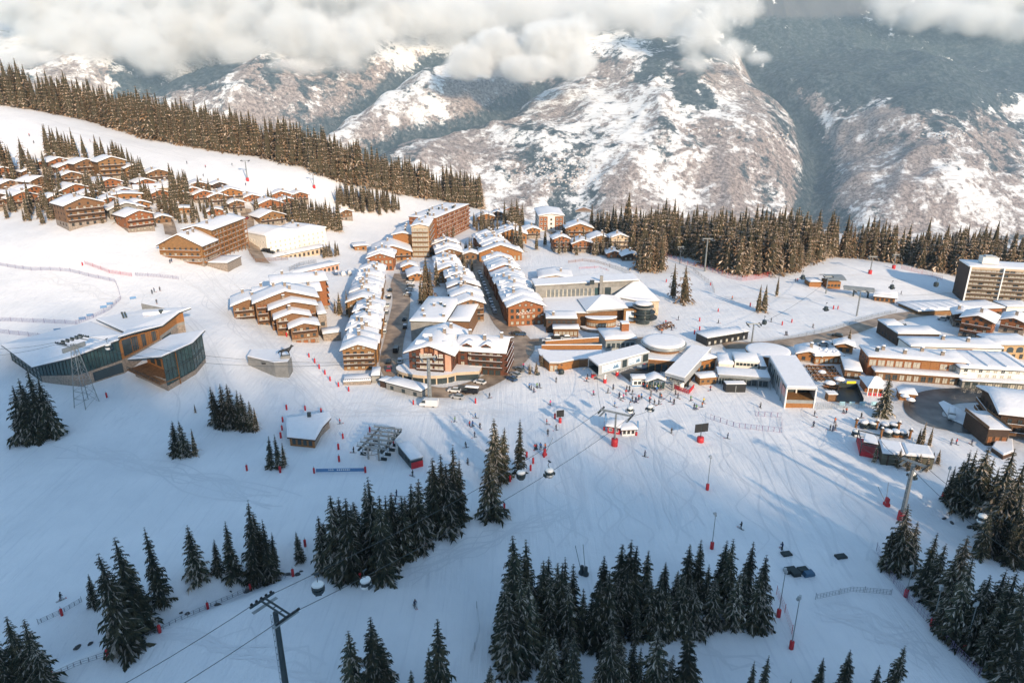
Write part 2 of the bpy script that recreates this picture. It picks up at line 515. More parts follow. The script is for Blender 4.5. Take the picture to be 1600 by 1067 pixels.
# ski tracks and groomer lines pressed into the pistes
TRK = mat('pressed_snow', (0.71, 0.72, 0.74), 0.6)
tk = MB(); rk = random.Random(21)
def track(px0, py0, px1, py1, amp, waves, w=0.5):
    a, c = P(px0, py0), P(px1, py1); L_ = (c - a).length; d = (c - a).normalized(); n_ = Vector((-d.y, d.x, 0)); ph = rk.uniform(0, 6); q = max(8, int(L_ / 2.5)); vs = []
    for i in range(q + 1):
        f = i / q; p = a.lerp(c, f) + n_ * (amp * sin(ph + f * waves * 6.28) + 1.5 * amp * f * (1 - f))
        for s_ in (-1, 1): v = p + n_ * s_ * w * 0.5; vs.append((v.x, v.y, H(v.x, v.y) + 0.05))
    tk.mesh(vs, [(2 * i, 2 * i + 1, 2 * i + 3, 2 * i + 2) for i in range(q)], TRK, True)
for x0, y0, x1, y1, n_, sp in ((860, 650, 900, 840, 10, 60), (1000, 650, 1050, 830, 9, 70), (1180, 650, 1300, 900, 9, 80), (330, 430, 520, 640, 14, 50), (240, 470, 330, 640, 8, 60), (520, 640, 800, 640, 7, 20), (120, 700, 420, 780, 9, 40),
                               (650, 900, 900, 800, 8, 40), (1290, 945, 1470, 1030, 12, 25), (60, 430, 180, 470, 6, 14), (300, 215, 560, 300, 10, 14), (60, 190, 300, 250, 8, 14), (700, 650, 780, 800, 6, 40), (1130, 470, 1280, 470, 7, 14), (1250, 430, 1420, 440, 5, 8), (200, 980, 500, 1050, 6, 30), (1000, 980, 1200, 1050, 4, 20)):
    for _ in range(n_):
        ox, oy = rk.uniform(-sp, sp), rk.uniform(-sp, sp) * .35
        track(x0 + ox, y0 + oy, x1 + ox * rk.uniform(.3, 1.4), y1 + oy, rk.uniform(.3, 3.5), rk.uniform(.4, 4.5), rk.uniform(.25, .6))
tag(tk.build('ski_tracks'), 'faint ski tracks and groomer lines across the pistes', 'tracks', kind='stuff')

# mountains across the valley
mx = np.arange(-7600, 7601, 24.0)
my = np.concatenate([np.arange(3300, 7000, 17.0), np.arange(7000, 11000, 30.0)])
MX, MY = np.meshgrid(mx, my)
GOR = [(2330, 4700), (2450, 5200), (2640, 5900), (2860, 6600), (2960, 7400), (2760, 8300), (2600, 9400)]
VAL = [(-2300, 5700), (-1480, 6250), (-850, 6600), (-250, 7000), (300, 7900)]
VAL2 = [(-2500, 6300), (-1750, 6900), (-1350, 7500), (-900, 8500)]
VAL3 = [(-4600, 6500), (-3900, 7300), (-3300, 8300)]
wx = MX + 260 * (fbm(MX / 900, MY / 900, 3, 3) - 0.5); wy = MY + 260 * (fbm(MX / 900 + 9, MY / 900, 3, 4) - 0.5)
ramp = sstep(4750, 5600, MY)
mz = -955 + 0.44 * np.maximum(0, wy - 5000 + 420 * sstep(0, -1500, MX) - 250 * sstep(2600, 3400, MX))
mz = mz + ramp * (400 * (fbm(wx / 1700, wy / 2300, 3, 71, gain=0.4, ridge=True) - 0.62) + 120 * (fbm(wx / 520, wy / 800, 4, 81, gain=0.45, ridge=True) - 0.6))
mz = mz + ramp * 36 * (fbm(wx / 150, wy / 190, 4, 91) - 0.5)
for path, dep, wid in ((GOR, 360, 270), (VAL, 300, 260), (VAL2, 320, 240), (VAL3, 320, 300)):
    d = seg_dist(wx, wy, path)
    mz = mz - dep * np.exp(-(d / wid) ** 1.5) * sstep(4700, 5500, MY)
mz = mz + 330 * np.exp(-(seg_dist(wx, wy, [(3500, 5600), (3900, 6600), (4600, 7800)]) / 520) ** 2) * ramp
mz = mz + 130 * np.exp(-(seg_dist(wx, wy, [(900, 5900), (1500, 6900), (1900, 8200)]) / 620) ** 2) * ramp
mz = mz + 900 * sstep(8600, 10800, MY) * sstep(0, 3000, MX)
mz = np.where(MY < 4700, -965 + 0.0 * mz, mz)
mz = np.maximum(mz, -965 + 12 * fbm(MX / 200, MY / 200, 3, 8))
# where wood grows: scrub on the lower slopes, conifers above, open pastures and terraces between
gy_, gx_ = np.gradient(mz, my, mx)
slope = np.hypot(gx_, gy_)
aspect = (gx_ * SUN_H.x + gy_ * SUN_H.y)                              # > 0 : turned away from the sun side
patch = 0.6 * fbm(wx / 460, wy / 620, 3, 131, gain=0.6) + 0.4 * fbm(wx / 130, wy / 160, 4, 137, gain=0.65)
fine = fbm(wx / 90, wy / 60, 4, 141, gain=0.6)
scrub = np.clip(0.5 + 2.0 * (patch * 0.75 + fine * 0.25 - 0.462 + 0.10 * np.clip(slope - 0.45, -0.5, 0.8) + 0.10 * np.clip(aspect, -0.6, 0.9)), 0, 1)
con = fbm(wx / 430 + 40, wy / 620, 5, 151, gain=0.55)
alt = sstep(-150, 330, mz)
conif = np.clip(0.5 + 3.2 * (con * 0.7 + fine * 0.3 - 0.585 + 0.10 * alt + 0.12 * np.clip(aspect + 0.1, -0.4, 0.8) + 0.24 * sstep(2500, 3300, MX) * sstep(-50, 250, mz)), 0, 0.84 + 0.3 * (fine - 0.5))
d = seg_dist(wx, wy, GOR)
conif = np.maximum(conif, 0.86 * (1 - sstep(60, 300, d + 160 * (fine - 0.5))))
for path in (VAL, VAL2, VAL3):
    d = seg_dist(wx, wy, path)
    conif = np.maximum(conif, 0.8 * (1 - sstep(50, 280, d)))
conif = conif * (1 - 0.9 * sstep(1000, 1300, mz + 300 * (patch - 0.5)))
floor_ = 1 - sstep(-945, -900, mz)
scrub = np.maximum(scrub, floor_ * (0.35 + 0.5 * fine)); conif = np.maximum(conif, floor_ * np.clip(0.5 + 2.5 * (fbm(MX / 160, MY / 70, 4, 171) - 0.5), 0, 1))
scrub = scrub * (1 - 0.6 * sstep(300, 700, mz))
rock = sstep(0.62, 0.9, slope + 0.5 * (fine - 0.5)) * sstep(900, 1100, mz)

def mountain_material():
    m = bpy.data.materials.new('mountain_slopes'); m.use_nodes = True
    nt = m.node_tree; L = nt.links.new; b = nt.nodes['Principled BSDF']
    tc = N(nt, 'ShaderNodeTexCoord')
    def noise(scale, detail=4.0, rough=0.65, st=None):
        src = tc.outputs['Object']
        if st:
            mp = N(nt, 'ShaderNodeMapping'); mp.inputs['Scale'].default_value = st; L(src, mp.inputs['Vector']); src = mp.outputs['Vector']
        n = N(nt, 'ShaderNodeTexNoise', Scale=scale, Detail=detail, Roughness=rough); L(src, n.inputs['Vector']); return n.outputs['Fac']
    def ramp_(src, a, b_):
        mr = N(nt, 'ShaderNodeMapRange'); mr.inputs['From Min'].default_value = a; mr.inputs['From Max'].default_value = b_; L(src, mr.inputs['Value']); return mr.outputs['Result']
    def thresh(attr, n, w=0.25):
        """wood cover broken up into single trees and glades"""
        a = N(nt, 'ShaderNodeAttribute', attribute_name=attr)
        s = N(nt, 'ShaderNodeMath', operation='MULTIPLY_ADD'); L(n, s.inputs[0]); s.inputs[1].default_value = 1.9; L(a.outputs['Fac'], s.inputs[2])
        return ramp_(s.outputs[0], 1.45 - w, 1.45 + w)
    def mix(f, a, c):
        x = N(nt, 'ShaderNodeMix', data_type='RGBA'); L(f, x.inputs[0])
        if isinstance(a, tuple): x.inputs[6].default_value = (*a, 1)
        else: L(a, x.inputs[6])
        if isinstance(c, tuple): x.inputs[7].default_value = (*c, 1)
        else: L(c, x.inputs[7])
        return x.outputs[2]
    snow = mix(noise(0.004), (0.76, 0.75, 0.74), (0.85, 0.84, 0.83))
    n1 = noise(0.017, 8.0, 0.78); n2 = noise(0.02, 8.0, 0.78)
    twig = mix(ramp_(noise(0.035, 5.0, 0.8), 0.38, 0.66), (0.085, 0.056, 0.044), (0.50, 0.42, 0.38))
    tree = mix(ramp_(noise(0.022, 6.0, 0.8), 0.45, 0.75), (0.014, 0.028, 0.032), (0.17, 0.185, 0.19))
    terr = noise(0.035, 3.0, 0.6, (0.25, 0.25, 2.2))
    tm = ramp_(terr, 0.56, 0.63)
    c = mix(thresh('scrub', n1, 0.11), snow, twig)
    tm2 = N(nt, 'ShaderNodeMath', operation='MULTIPLY'); L(tm, tm2.inputs[0]); tm2.inputs[1].default_value = 0.45
    c = mix(tm2.outputs[0], c, (0.24, 0.20, 0.18))
    c = mix(thresh('conif', n2, 0.10), c, tree)
    c = mix(thresh('rock', n2, 0.2), c, (0.10, 0.10, 0.105))
    L(c, b.inputs['Base Color'])
    b.inputs['Roughness'].default_value = 0.9
    b.inputs['Specular IOR Level'].default_value = 0.1
    bp = N(nt, 'ShaderNodeBump', Strength=0.7, Distance=18.0); L(n1, bp.inputs['Height']); L(bp.outputs['Normal'], b.inputs['Normal'])
    return m
mount = grid_mesh('mountain', MX, MY, mz, mountain_material(), {'scrub': scrub, 'conif': conif, 'rock': rock})
tag(mount, kind='structure')

# far villages on the valley side and floor: hundreds of tiny houses
def MZ(x, y):
    i = min(max(int(np.searchsorted(mx, x)) - 1, 0), len(mx) - 2); j = min(max(int(np.searchsorted(my, y)) - 1, 0), len(my) - 2)
    return float(mz[j, i])
def PM(px, py):
    d = ray(px, py); t = 3400.0
    while t < 11000:
        if CAMZ + d[2] * t < MZ(d[0] * t, d[1] * t): break
        t += 15
    return Vector((d[0] * t, d[1] * t, MZ(d[0] * t, d[1] * t)))
vb = MB()
HM_ = [mat('far_plaster', (0.46, 0.38, 0.31), 0.9), mat('far_timber', (0.20, 0.12, 0.08), 0.9), mat('far_white_wall', (0.62, 0.58, 0.54), 0.9)]
FS = mat('far_roof', (0.50, 0.46, 0.45), 0.9, rgb2=(0.78, 0.77, 0.78), scale=0.02)
rv = random.Random(3)
for cx_, cy2, rx_, ry_, n in ((880, 275, 75, 20, 260), (1420, 384, 90, 14, 190), (1540, 385, 60, 10, 70), (1310, 372, 40, 8, 50), (1480, 214, 50, 6, 45), (1110, 205, 40, 8, 25), (1215, 215, 22, 6, 16)):
    for _ in range(n):
        a = PM(cx_ + rv.gauss(0, 0.5) * rx_, cy2 + rv.gauss(0, 0.5) * ry_)
        w, l, h = rv.uniform(9, 15), rv.uniform(11, 20), rv.uniform(6, 11)
        M = Matrix.Translation(a) @ Matrix.Rotation(rv.uniform(0, 3.1), 4, 'Z')
        m = rv.choice(HM_)
        vb.box(-w / 2, -l / 2, -6, w / 2, l / 2, h, m, M)
        q = [M @ Vector(p) for p in ((-w * 0.62, -l * 0.56, h - 0.4), (w * 0.62, -l * 0.56, h - 0.4), (0, -l * 0.56, h + w * 0.26), (-w * 0.62, l * 0.56, h - 0.4), (w * 0.62, l * 0.56, h - 0.4), (0, l * 0.56, h + w * 0.26))]
        vb.mesh(q, [(0, 2, 5, 3), (1, 4, 5, 2), (0, 1, 2), (3, 5, 4)], FS)
tag(vb.build('valley_village'), 'hundreds of tiny snow roofed houses scattered across the far valley side', 'village', kind='stuff')

# clouds: real volumes hanging before the far summits
def cloud(name, label, blobs, D, dens, seed, noise_amp=0.75, nscale=0.0035, voxel=22.0, pad=240.0, soft=0.85):
    """blobs: (px, py, rx_px, ry_px, extra depth m) at distance D along the axis"""
    k = D / FPX
    bl = []
    for (bx, by, rx_, ry_, off) in blobs:
        t = D + off
        d = ray(bx, by)
        bl.append((Vector((d[0] * t, d[1] * t, CAMZ + d[2] * t)), Vector((rx_ * k, max(rx_, ry_) * k * 0.55, ry_ * k))))
    lo = Vector((min(c[i] - r[i] for c, r in bl) - pad for i in range(3))); hi = Vector((max(c[i] + r[i] for c, r in bl) + pad for i in range(3)))
    ng = bpy.data.node_groups.new(name, 'GeometryNodeTree')
    ng.interface.new_socket('Geometry', in_out='INPUT', socket_type='NodeSocketGeometry')
    ng.interface.new_socket('Geometry', in_out='OUTPUT', socket_type='NodeSocketGeometry')
    nn, L = ng.nodes, ng.links.new
    out = nn.new('NodeGroupOutput')
    pos = nn.new('GeometryNodeInputPosition')
    prev = None
    for c, r in bl:
        s = nn.new('ShaderNodeVectorMath'); s.operation = 'SUBTRACT'; L(pos.outputs[0], s.inputs[0]); s.inputs[1].default_value = c
        dv = nn.new('ShaderNodeVectorMath'); dv.operation = 'DIVIDE'; L(s.outputs[0], dv.inputs[0]); dv.inputs[1].default_value = r
        ln = nn.new('ShaderNodeVectorMath'); ln.operation = 'LENGTH'; L(dv.outputs[0], ln.inputs[0])
        if prev is None: prev = ln.outputs['Value']
        else:
            mn = nn.new('ShaderNodeMath'); mn.operation = 'SMOOTH_MIN'; L(prev, mn.inputs[0]); L(ln.outputs['Value'], mn.inputs[1]); mn.inputs[2].default_value = 0.25
            prev = mn.outputs[0]
    nz = nn.new('ShaderNodeTexNoise'); nz.inputs['Scale'].default_value = nscale; nz.inputs['Detail'].default_value = 8; nz.inputs['Roughness'].default_value = 0.64
    off = nn.new('ShaderNodeVectorMath'); off.operation = 'ADD'; L(pos.outputs[0], off.inputs[0]); off.inputs[1].default_value = (seed * 731.0, 0, 0)
    L(off.outputs[0], nz.inputs['Vector'])
    # density = clamp((1 - dist + (noise - .5) * 2 * amp) / soft)
    a = nn.new('ShaderNodeMath'); a.operation = 'MULTIPLY_ADD'; L(nz.outputs[0], a.inputs[0]); a.inputs[1].default_value = 2 * noise_amp; a.inputs[2].default_value = 1 - noise_amp
    b = nn.new('ShaderNodeMath'); b.operation = 'SUBTRACT'; L(a.outputs[0], b.inputs[0]); L(prev, b.inputs[1])
    c = nn.new('ShaderNodeMapRange'); L(b.outputs[0], c.inputs['Value']); c.inputs['From Min'].default_value = 0; c.inputs['From Max'].default_value = soft; c.inputs['To Max'].default_value = dens
    vc = nn.new('GeometryNodeVolumeCube')
    L(c.outputs['Result'], vc.inputs['Density'])
    vc.inputs['Min'].default_value = lo; vc.inputs['Max'].default_value = hi
    for i, ax in enumerate('XYZ'): vc.inputs['Resolution ' + ax].default_value = max(8, int((hi[i] - lo[i]) / voxel))
    sm = nn.new('GeometryNodeSetMaterial'); L(vc.outputs['Volume'], sm.inputs['Geometry']); sm.inputs['Material'].default_value = CLOUDM
    L(sm.outputs['Geometry'], out.inputs['Geometry'])
    me = bpy.data.meshes.new(name)
    me.materials.append(CLOUDM)
    o = link(bpy.data.objects.new(name, me))
    md = o.modifiers.new('cloud', 'NODES'); md.node_group = ng
    return tag(o, label, 'cloud', kind='stuff')
CLOUDM = bpy.data.materials.new('cloud_vapour'); CLOUDM.use_nodes = True
nt = CLOUDM.node_tree; nt.nodes.clear()
pv = nt.nodes.new('ShaderNodeVolumePrincipled'); mo = nt.nodes.new('ShaderNodeOutputMaterial')
pv.inputs['Color'].default_value = (0.985, 0.985, 0.985, 1); pv.inputs['Density'].default_value = 1.0; pv.inputs['Anisotropy'].default_value = -0.1
nt.links.new(pv.outputs[0], mo.inputs['Volume'])
CLOUDM.cycles.volume_step_rate = 1.0 if hasattr(CLOUDM.cycles, 'volume_step_rate') else 1.0
cloud('cumulus_cloud', 'bright white cumulus cloud hanging before the dark mountain forest',
      [(740, 98, 48, 26, 0), (790, 85, 60, 38, 60), (850, 75, 62, 44, 0), (895, 58, 36, 36, 40), (900, 100, 40, 22, 0), (830, 106, 60, 22, -40), (770, 66, 40, 22, 60)], 6300, 0.034, 1, 0.75, 0.0042, 15.0, soft=0.7)
cloud('cloud_bank', 'long pale cloud bank covering the summits above the forest ridge',
      [(40, 95, 90, 26, 0), (140, 60, 130, 44, 200), (240, 84, 70, 34, -100), (300, 50, 110, 50, 100), (400, 84, 80, 34, 0), (480, 66, 100, 52, 0), (560, 50, 70, 40, 100),
       (350, 10, 220, 50, 500), (80, 10, 160, 40, 500), (520, 0, 180, 45, 600), (640, 30, 70, 36, 500), (460, 104, 60, 16, -100)], 7000, 0.016, 2, 1.2, 0.0026, 23.0, soft=1.1)
cloud('grey_cloud', 'grey cloud layer behind the cumulus at the mountain top',
      [(700, 30, 120, 44, 0), (820, 10, 160, 40, 200), (960, 20, 110, 50, 0), (1040, 50, 60, 40, -100), (610, 80, 50, 24, 0)], 7900, 0.007, 3, 1.0, 0.0028, 32.0)
cloud('drifting_cloud', 'small white cloud drifting past the snowy shoulder above the gorge',
      [(1105, 50, 46, 44, 0), (1140, 80, 38, 20, 0), (1095, 100, 34, 14, 0), (1070, 20, 60, 40, 200), (1160, 10, 40, 30, 300), (1180, 90, 24, 10, 0)], 6700, 0.013, 4, 1.2, 0.004, 20.0)
cloud('summit_cloud', 'grey cloud wrapped round the dark forested summit',
      [(1450, 20, 80, 26, 0), (1540, 30, 90, 28, 0), (1620, 40, 90, 30, 0), (1400, 8, 50, 20, 0), (1560, 0, 110, 26, 300)], 8000, 0.008, 5, 1.0, 0.0032, 28.0)

# cold air over the valley
HAZE = bpy.data.materials.new('haze_air'); HAZE.use_nodes = True
nt = HAZE.node_tree; nt.nodes.clear()
hv = nt.nodes.new('ShaderNodeVolumePrincipled'); ho = nt.nodes.new('ShaderNodeOutputMaterial')
hv.inputs['Color'].default_value = (0.66, 0.86, 1.0, 1); hv.inputs['Density'].default_value = 3.1e-5; hv.inputs['Anisotropy'].default_value = 0.0
nt.links.new(hv.outputs[0], ho.inputs['Volume'])
hb = MB(); hb.box(-11500, -3600, -1010, 11500, 11600, max(float(mz.max()), 900.0) + 60, HAZE)
tag(hb.build('haze'), 'thin blue haze filling the air of the valley', 'haze', kind='stuff')

# ------------------------------------------------------------------ spruces
def needle_material(name, dark, pale, split):
    m = bpy.data.materials.new(name); m.use_nodes = True
    nt = m.node_tree; L = nt.links.new; b = nt.nodes['Principled BSDF']
    oi = N(nt, 'ShaderNodeObjectInfo'); geo = N(nt, 'ShaderNodeNewGeometry')
    nz = N(nt, 'ShaderNodeTexNoise', Scale=0.9, Detail=4.0, Roughness=0.7); L(geo.outputs['Position'], nz.inputs['Vector'])
    mr = N(nt, 'ShaderNodeMapRange'); mr.inputs['From Min'].default_value = split; mr.inputs['From Max'].default_value = split + 0.2
    L(nz.outputs['Fac'], mr.inputs['Value'])
    mx_ = N(nt, 'ShaderNodeMix', data_type='RGBA'); L(mr.outputs['Result'], mx_.inputs[0]); mx_.inputs[6].default_value = (*dark, 1); mx_.inputs[7].default_value = (*pale, 1)
    hsv = N(nt, 'ShaderNodeHueSaturation'); L(mx_.outputs[2], hsv.inputs['Color'])
    vr = N(nt, 'ShaderNodeMapRange'); vr.inputs['To Min'].default_value = 0.7; vr.inputs['To Max'].default_value = 1.35; L(oi.outputs['Random'], vr.inputs['Value'])
    stand = N(nt, 'ShaderNodeTexNoise', Scale=0.13, Detail=2.0); L(geo.outputs['Position'], stand.inputs['Vector'])
    sv = N(nt, 'ShaderNodeMapRange'); sv.inputs['From Min'].default_value = 0.3; sv.inputs['From Max'].default_value = 0.7; sv.inputs['To Min'].default_value = 0.55; sv.inputs['To Max'].default_value = 1.4; L(stand.outputs['Fac'], sv.inputs['Value'])
    mv = N(nt, 'ShaderNodeMath', operation='MULTIPLY'); L(vr.outputs['Result'], mv.inputs[0]); L(sv.outputs['Result'], mv.inputs[1])
    L(mv.outputs[0], hsv.inputs['Value']); L(hsv.outputs['Color'], b.inputs['Base Color'])
    b.inputs['Roughness'].default_value = 0.85; b.inputs['Specular IOR Level'].default_value = 0.15
    return m
NEEDLE = needle_material('spruce_needles', (0.026, 0.034, 0.024), (0.095, 0.080, 0.046), 0.44)
FROST = needle_material('frosted_twigs', (0.18, 0.15, 0.12), (0.44, 0.39, 0.34), 0.40)
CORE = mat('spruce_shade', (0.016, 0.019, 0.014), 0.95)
BARK = mat('spruce_bark', (0.07, 0.05, 0.036), 0.95, var=0.3, scale=3.0)
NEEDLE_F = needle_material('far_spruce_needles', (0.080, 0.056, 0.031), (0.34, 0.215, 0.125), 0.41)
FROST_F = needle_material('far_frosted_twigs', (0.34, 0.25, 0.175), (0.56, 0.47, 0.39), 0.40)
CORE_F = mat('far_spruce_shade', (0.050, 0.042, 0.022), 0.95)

def spruce_crown(seed, levels=24, nb=7, R=0.165, frost=0.5, full=True, nm=None, fm=None, base=0.05, ragged=0.25, sprays=4, power=0.85, core=None):
    r_ = random.Random(seed); b = MB(); nm = nm or NEEDLE; fm = fm or FROST
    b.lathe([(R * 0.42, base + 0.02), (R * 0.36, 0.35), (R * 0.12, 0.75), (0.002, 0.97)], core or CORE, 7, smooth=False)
    for k in range(levels):
        f = (k + r_.random() * 0.6) / levels
        z = base + (1 - base) * (1 - (1 - f) ** 1.12)
        rad = R * max(0.0, 1 - f) ** power * (0.86 + 0.28 * r_.random()) + 0.008
        n = nb if f < 0.75 else max(4, nb - 2)
        a0 = r_.random() * 6.28
        for i in range(n):
            if r_.random() < 0.06: continue
            a = a0 + 6.283 * i / n + r_.uniform(-0.3, 0.3)
            Ln = rad * r_.uniform(1 - ragged, 1 + ragged)
            ca, sa = cos(a), sin(a)
            droop = Ln * r_.uniform(0.28, 0.62)
            def pt(s, side=0.0, dz=0.0):
                zz = z + droop * (0.20 * s - 1.15 * s * s + 0.35 * s ** 3) + dz
                return (ca * Ln * s - sa * side, sa * Ln * s + ca * side, zz)
            w = Ln * 0.20
            for side in (-1, 1):
                for q in range(sprays):
                    s0 = 0.12 + 0.80 * q / sprays; s1 = s0 + 0.30
                    out = w * (1.55 - 1.1 * s0) * r_.uniform(0.8, 1.5)
                    m = fm if r_.random() < frost * 0.22 else nm
                    b.face([pt(s0), pt(min(1, s1)), pt(min(1.1, s0 + 0.30 + r_.uniform(0, .14)), side * out, -Ln * r_.uniform(0.10, 0.26))], m)
                    if full and q < sprays - 1:
                        b.face([pt(s0), pt(s0 + 0.12), pt(s0 + 0.10, side * out * 0.45, -Ln * r_.uniform(0.25, 0.42))], nm)
            b.face([pt(0.7, -w * 0.25), pt(0.7, w * 0.25), pt(1.12, 0, Ln * 0.02)], nm)
            if r_.random() < frost:
                t = Ln * 0.036
                b.face([pt(0.15, -t, 0.003), pt(0.15, t, 0.003), pt(0.62, t * 1.2, 0.003), pt(0.62, -t * 1.2, 0.003)], fm)
                b.face([pt(0.62, -t * 1.2, 0.003), pt(0.62, t * 1.2, 0.003), pt(1.02, 0, 0.002)], fm)
    return b.data('spruce_crown')
def trunk_data(r=0.016):
    b = MB(); b.lathe([(r * 1.3, -0.05), (r, 0.06), (r * 0.75, 0.4), (r * 0.1, 0.97)], BARK, 7)
    return b.data('spruce_trunk')
TRUNK = trunk_data()
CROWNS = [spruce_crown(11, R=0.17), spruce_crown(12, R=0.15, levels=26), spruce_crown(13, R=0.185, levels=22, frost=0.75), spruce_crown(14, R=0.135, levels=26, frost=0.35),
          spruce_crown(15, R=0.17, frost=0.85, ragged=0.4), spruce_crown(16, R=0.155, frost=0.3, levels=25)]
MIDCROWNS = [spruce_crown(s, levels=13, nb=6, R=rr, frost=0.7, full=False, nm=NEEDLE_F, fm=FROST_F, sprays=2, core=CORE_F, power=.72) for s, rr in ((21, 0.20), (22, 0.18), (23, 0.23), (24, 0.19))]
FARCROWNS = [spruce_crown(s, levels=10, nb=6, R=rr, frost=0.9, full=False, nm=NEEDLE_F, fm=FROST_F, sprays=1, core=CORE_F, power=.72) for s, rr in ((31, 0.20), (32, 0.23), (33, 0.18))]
rt = random.Random(5)
TREES = []
ALL_TREES = []
def proj(p):
    """survey mark of a point"""
    t = p[1] * CP - (p[2] - CAMZ) * SP
    return (800 + FPX * p[0] / t, 533.5 - FPX * (p[1] * SP + (p[2] - CAMZ) * CP) / t)
def top_height(base, tip_y):
    v = (533.5 - tip_y) / FPX
    return CAMZ + base[1] * (v * CP - SP) / (CP + v * SP) - base[2]
def tree_at(base, h, crown, label=None, group=None, wid=1.0, name='spruce_tree'):
    t = {'base': Vector(base), 'h': h, 'crown': crown, 'label': label, 'group': group, 'wid': wid, 'rot': (rt.uniform(-0.045, 0.045), rt.uniform(-0.045, 0.045), rt.random() * 6.28)}
    TREES.append(t)
    return t
ORDN = 'first second third fourth fifth sixth seventh eighth ninth tenth eleventh twelfth thirteenth fourteenth fifteenth sixteenth seventeenth eighteenth'.split()
def clump(where, marks, crowns=None, wid=1.0, kind='dark spruce', hmin=2.0):
    """marks: (tip px, tip py, foot py) read off the photograph"""
    crowns = crowns or CROWNS
    grp = 'spruces ' + where
    out = []
    for (tx, ty, by) in marks:
        bx = tx + (800 - tx) * (by - ty) / (3521 - ty)
        base = P(bx, by)
        h = max(hmin, top_height(base, ty))
        w = wid * rt.uniform(0.78, 1.2)
        out.append((tree_at(base, h, rt.choice(crowns), None, grp, w), h, proj(base)[0]))
    labels = {}
    n = len(out)
    if n == 1: out[0][0]['label'] = 'single ' + kind + ' ' + where
    else:
        byx = sorted(range(n), key=lambda i: out[i][2]); byh = sorted(range(n), key=lambda i: out[i][1])
        for r_, i in enumerate(byx): labels[i] = ORDN[r_] + ' ' + kind + ' from the left ' + where
        if n > 3: labels[byh[-1]] = 'tallest ' + kind + ' ' + where; labels[byh[0]] = 'smallest ' + kind + ' ' + where
        for i in range(n): out[i][0]['label'] = labels[i]
    for o in out: ALL_TREES.append(o[0])
    return out
clump('at the lower left corner by the red pads', [(6, 960, 1075), (31, 969, 1080), (-12, 985, 1090), (52, 1000, 1085), (15, 990, 1085)])
clump('beside the little snowy stream', [(134, 897, 947), (161, 859, 1018), (184, 836, 990), (228, 822, 942), (200, 870, 960), (172, 900, 1000)])
clump('above the stream bend', [(294, 819, 907), (331, 842, 897), (350, 814, 905), (380, 781, 912), (408, 809, 908), (395, 800, 900), (420, 830, 900)])
clump('alone between the two stream clumps', [(464, 829, 876)])
clump('in the big clump by the lower gondola cabins', [(498, 802, 893), (507, 812, 880), (519, 775, 895), (529, 774, 890), (537, 775, 900), (556, 781, 870), (566, 750, 880), (578, 746, 888), (590, 770, 905), (605, 768, 880),
       (597, 775, 890), (615, 775, 870), (625, 770, 872), (639, 754, 860), (650, 744, 855), (546, 790, 895), (632, 775, 865)])
clump('below the ski lift hut', [(679, 711, 832), (688, 706, 830), (705, 695, 822), (714, 716, 815), (697, 725, 832), (671, 735, 828)])
clump('beside the cable halfway up the piste', [(772, 653, 752), (783, 667, 748), (767, 706, 806), (812, 653, 739)])
clump('near the open snow hut', [(416, 680, 731), (429, 678, 731), (440, 690, 728)])
clump('in the row below the modern sports hall', [(329, 603, 662), (343, 598, 664), (355, 598, 668), (366, 607, 670), (377, 612, 672), (388, 625, 673), (396, 635, 673), (335, 612, 668)])
clump('in the small trio on the groomed slope', [(266, 657, 712), (280, 655, 712), (298, 668, 712)])
clump('as a sapling under the lattice lift tower', [(303, 630, 645)], hmin=3)
clump('before the glass hall corner', [(40, 571, 685), (55, 588, 682), (25, 588, 688), (15, 600, 690), (68, 615, 680), (34, 600, 690)])
clump('in the front wood at its dense end', [(802, 841, 985), (810, 837, 1000), (824, 842, 985), (790, 895, 1030), (826, 903, 1035), (800, 930, 1047), (780, 920, 1020), (815, 900, 1040), (840, 930, 1020)])
clump('in the front wood beside the two poles', [(857, 867, 975), (850, 873, 985), (870, 875, 990), (886, 865, 990), (876, 880, 1000), (899, 878, 990), (862, 900, 1005), (890, 905, 1005), (845, 895, 995)])
clump('in the middle of the front wood', [(915, 914, 1008), (935, 901, 1012), (954, 891, 1008), (945, 865, 965), (972, 850, 965), (985, 837, 968), (993, 847, 972), (1013, 855, 965), (980, 886, 980), (925, 925, 1010), (965, 900, 985)])
clump('in the front wood with frosted branches', [(997, 933, 1000), (1041, 878, 945), (1057, 888, 950), (1023, 907, 992), (1036, 894, 992), (1068, 901, 990), (1080, 896, 985), (1091, 910, 992), (1050, 915, 995), (1010, 905, 975)])
clump('in the front wood toward the floodlights', [(1080, 845, 932), (1097, 845, 938), (1122, 901, 982), (1132, 842, 942), (1146, 837, 952), (1154, 891, 978), (1177, 844, 948), (1203, 862, 980), (1192, 884, 982), (1110, 880, 950), (1165, 875, 960)])
clump('along the bottom edge before the wood', [(763, 1039, 1115), (807, 1053, 1118), (852, 988, 1100), (865, 995, 1105), (880, 988, 1095), (899, 988, 1110), (959, 969, 1112), (941, 1014, 1115), (990, 998, 1095), (1003, 1008, 1105), (1034, 984, 1102), (1086, 972, 1108), (1062, 1050, 1125), (1048, 1020, 1110), (975, 1000, 1115)])
clump('at the bottom edge by the red lamp foot', [(1180, 1034, 1105), (1198, 1024, 1105), (1234, 1058, 1115), (1289, 1025, 1095), (1333, 1015, 1095), (1375, 1039, 1105), (1411, 1005, 1102)], wid=0.9)
clump('at the bottom edge near the gondola pylon', [(544, 982, 1105), (575, 958, 1112), (592, 985, 1108), (683, 965, 1110), (640, 1042, 1125), (668, 1005, 1118)])
clump('below the tall gondola pylon', [(1423, 786, 890), (1398, 828, 885), (1412, 810, 888), (1436, 815, 892)])
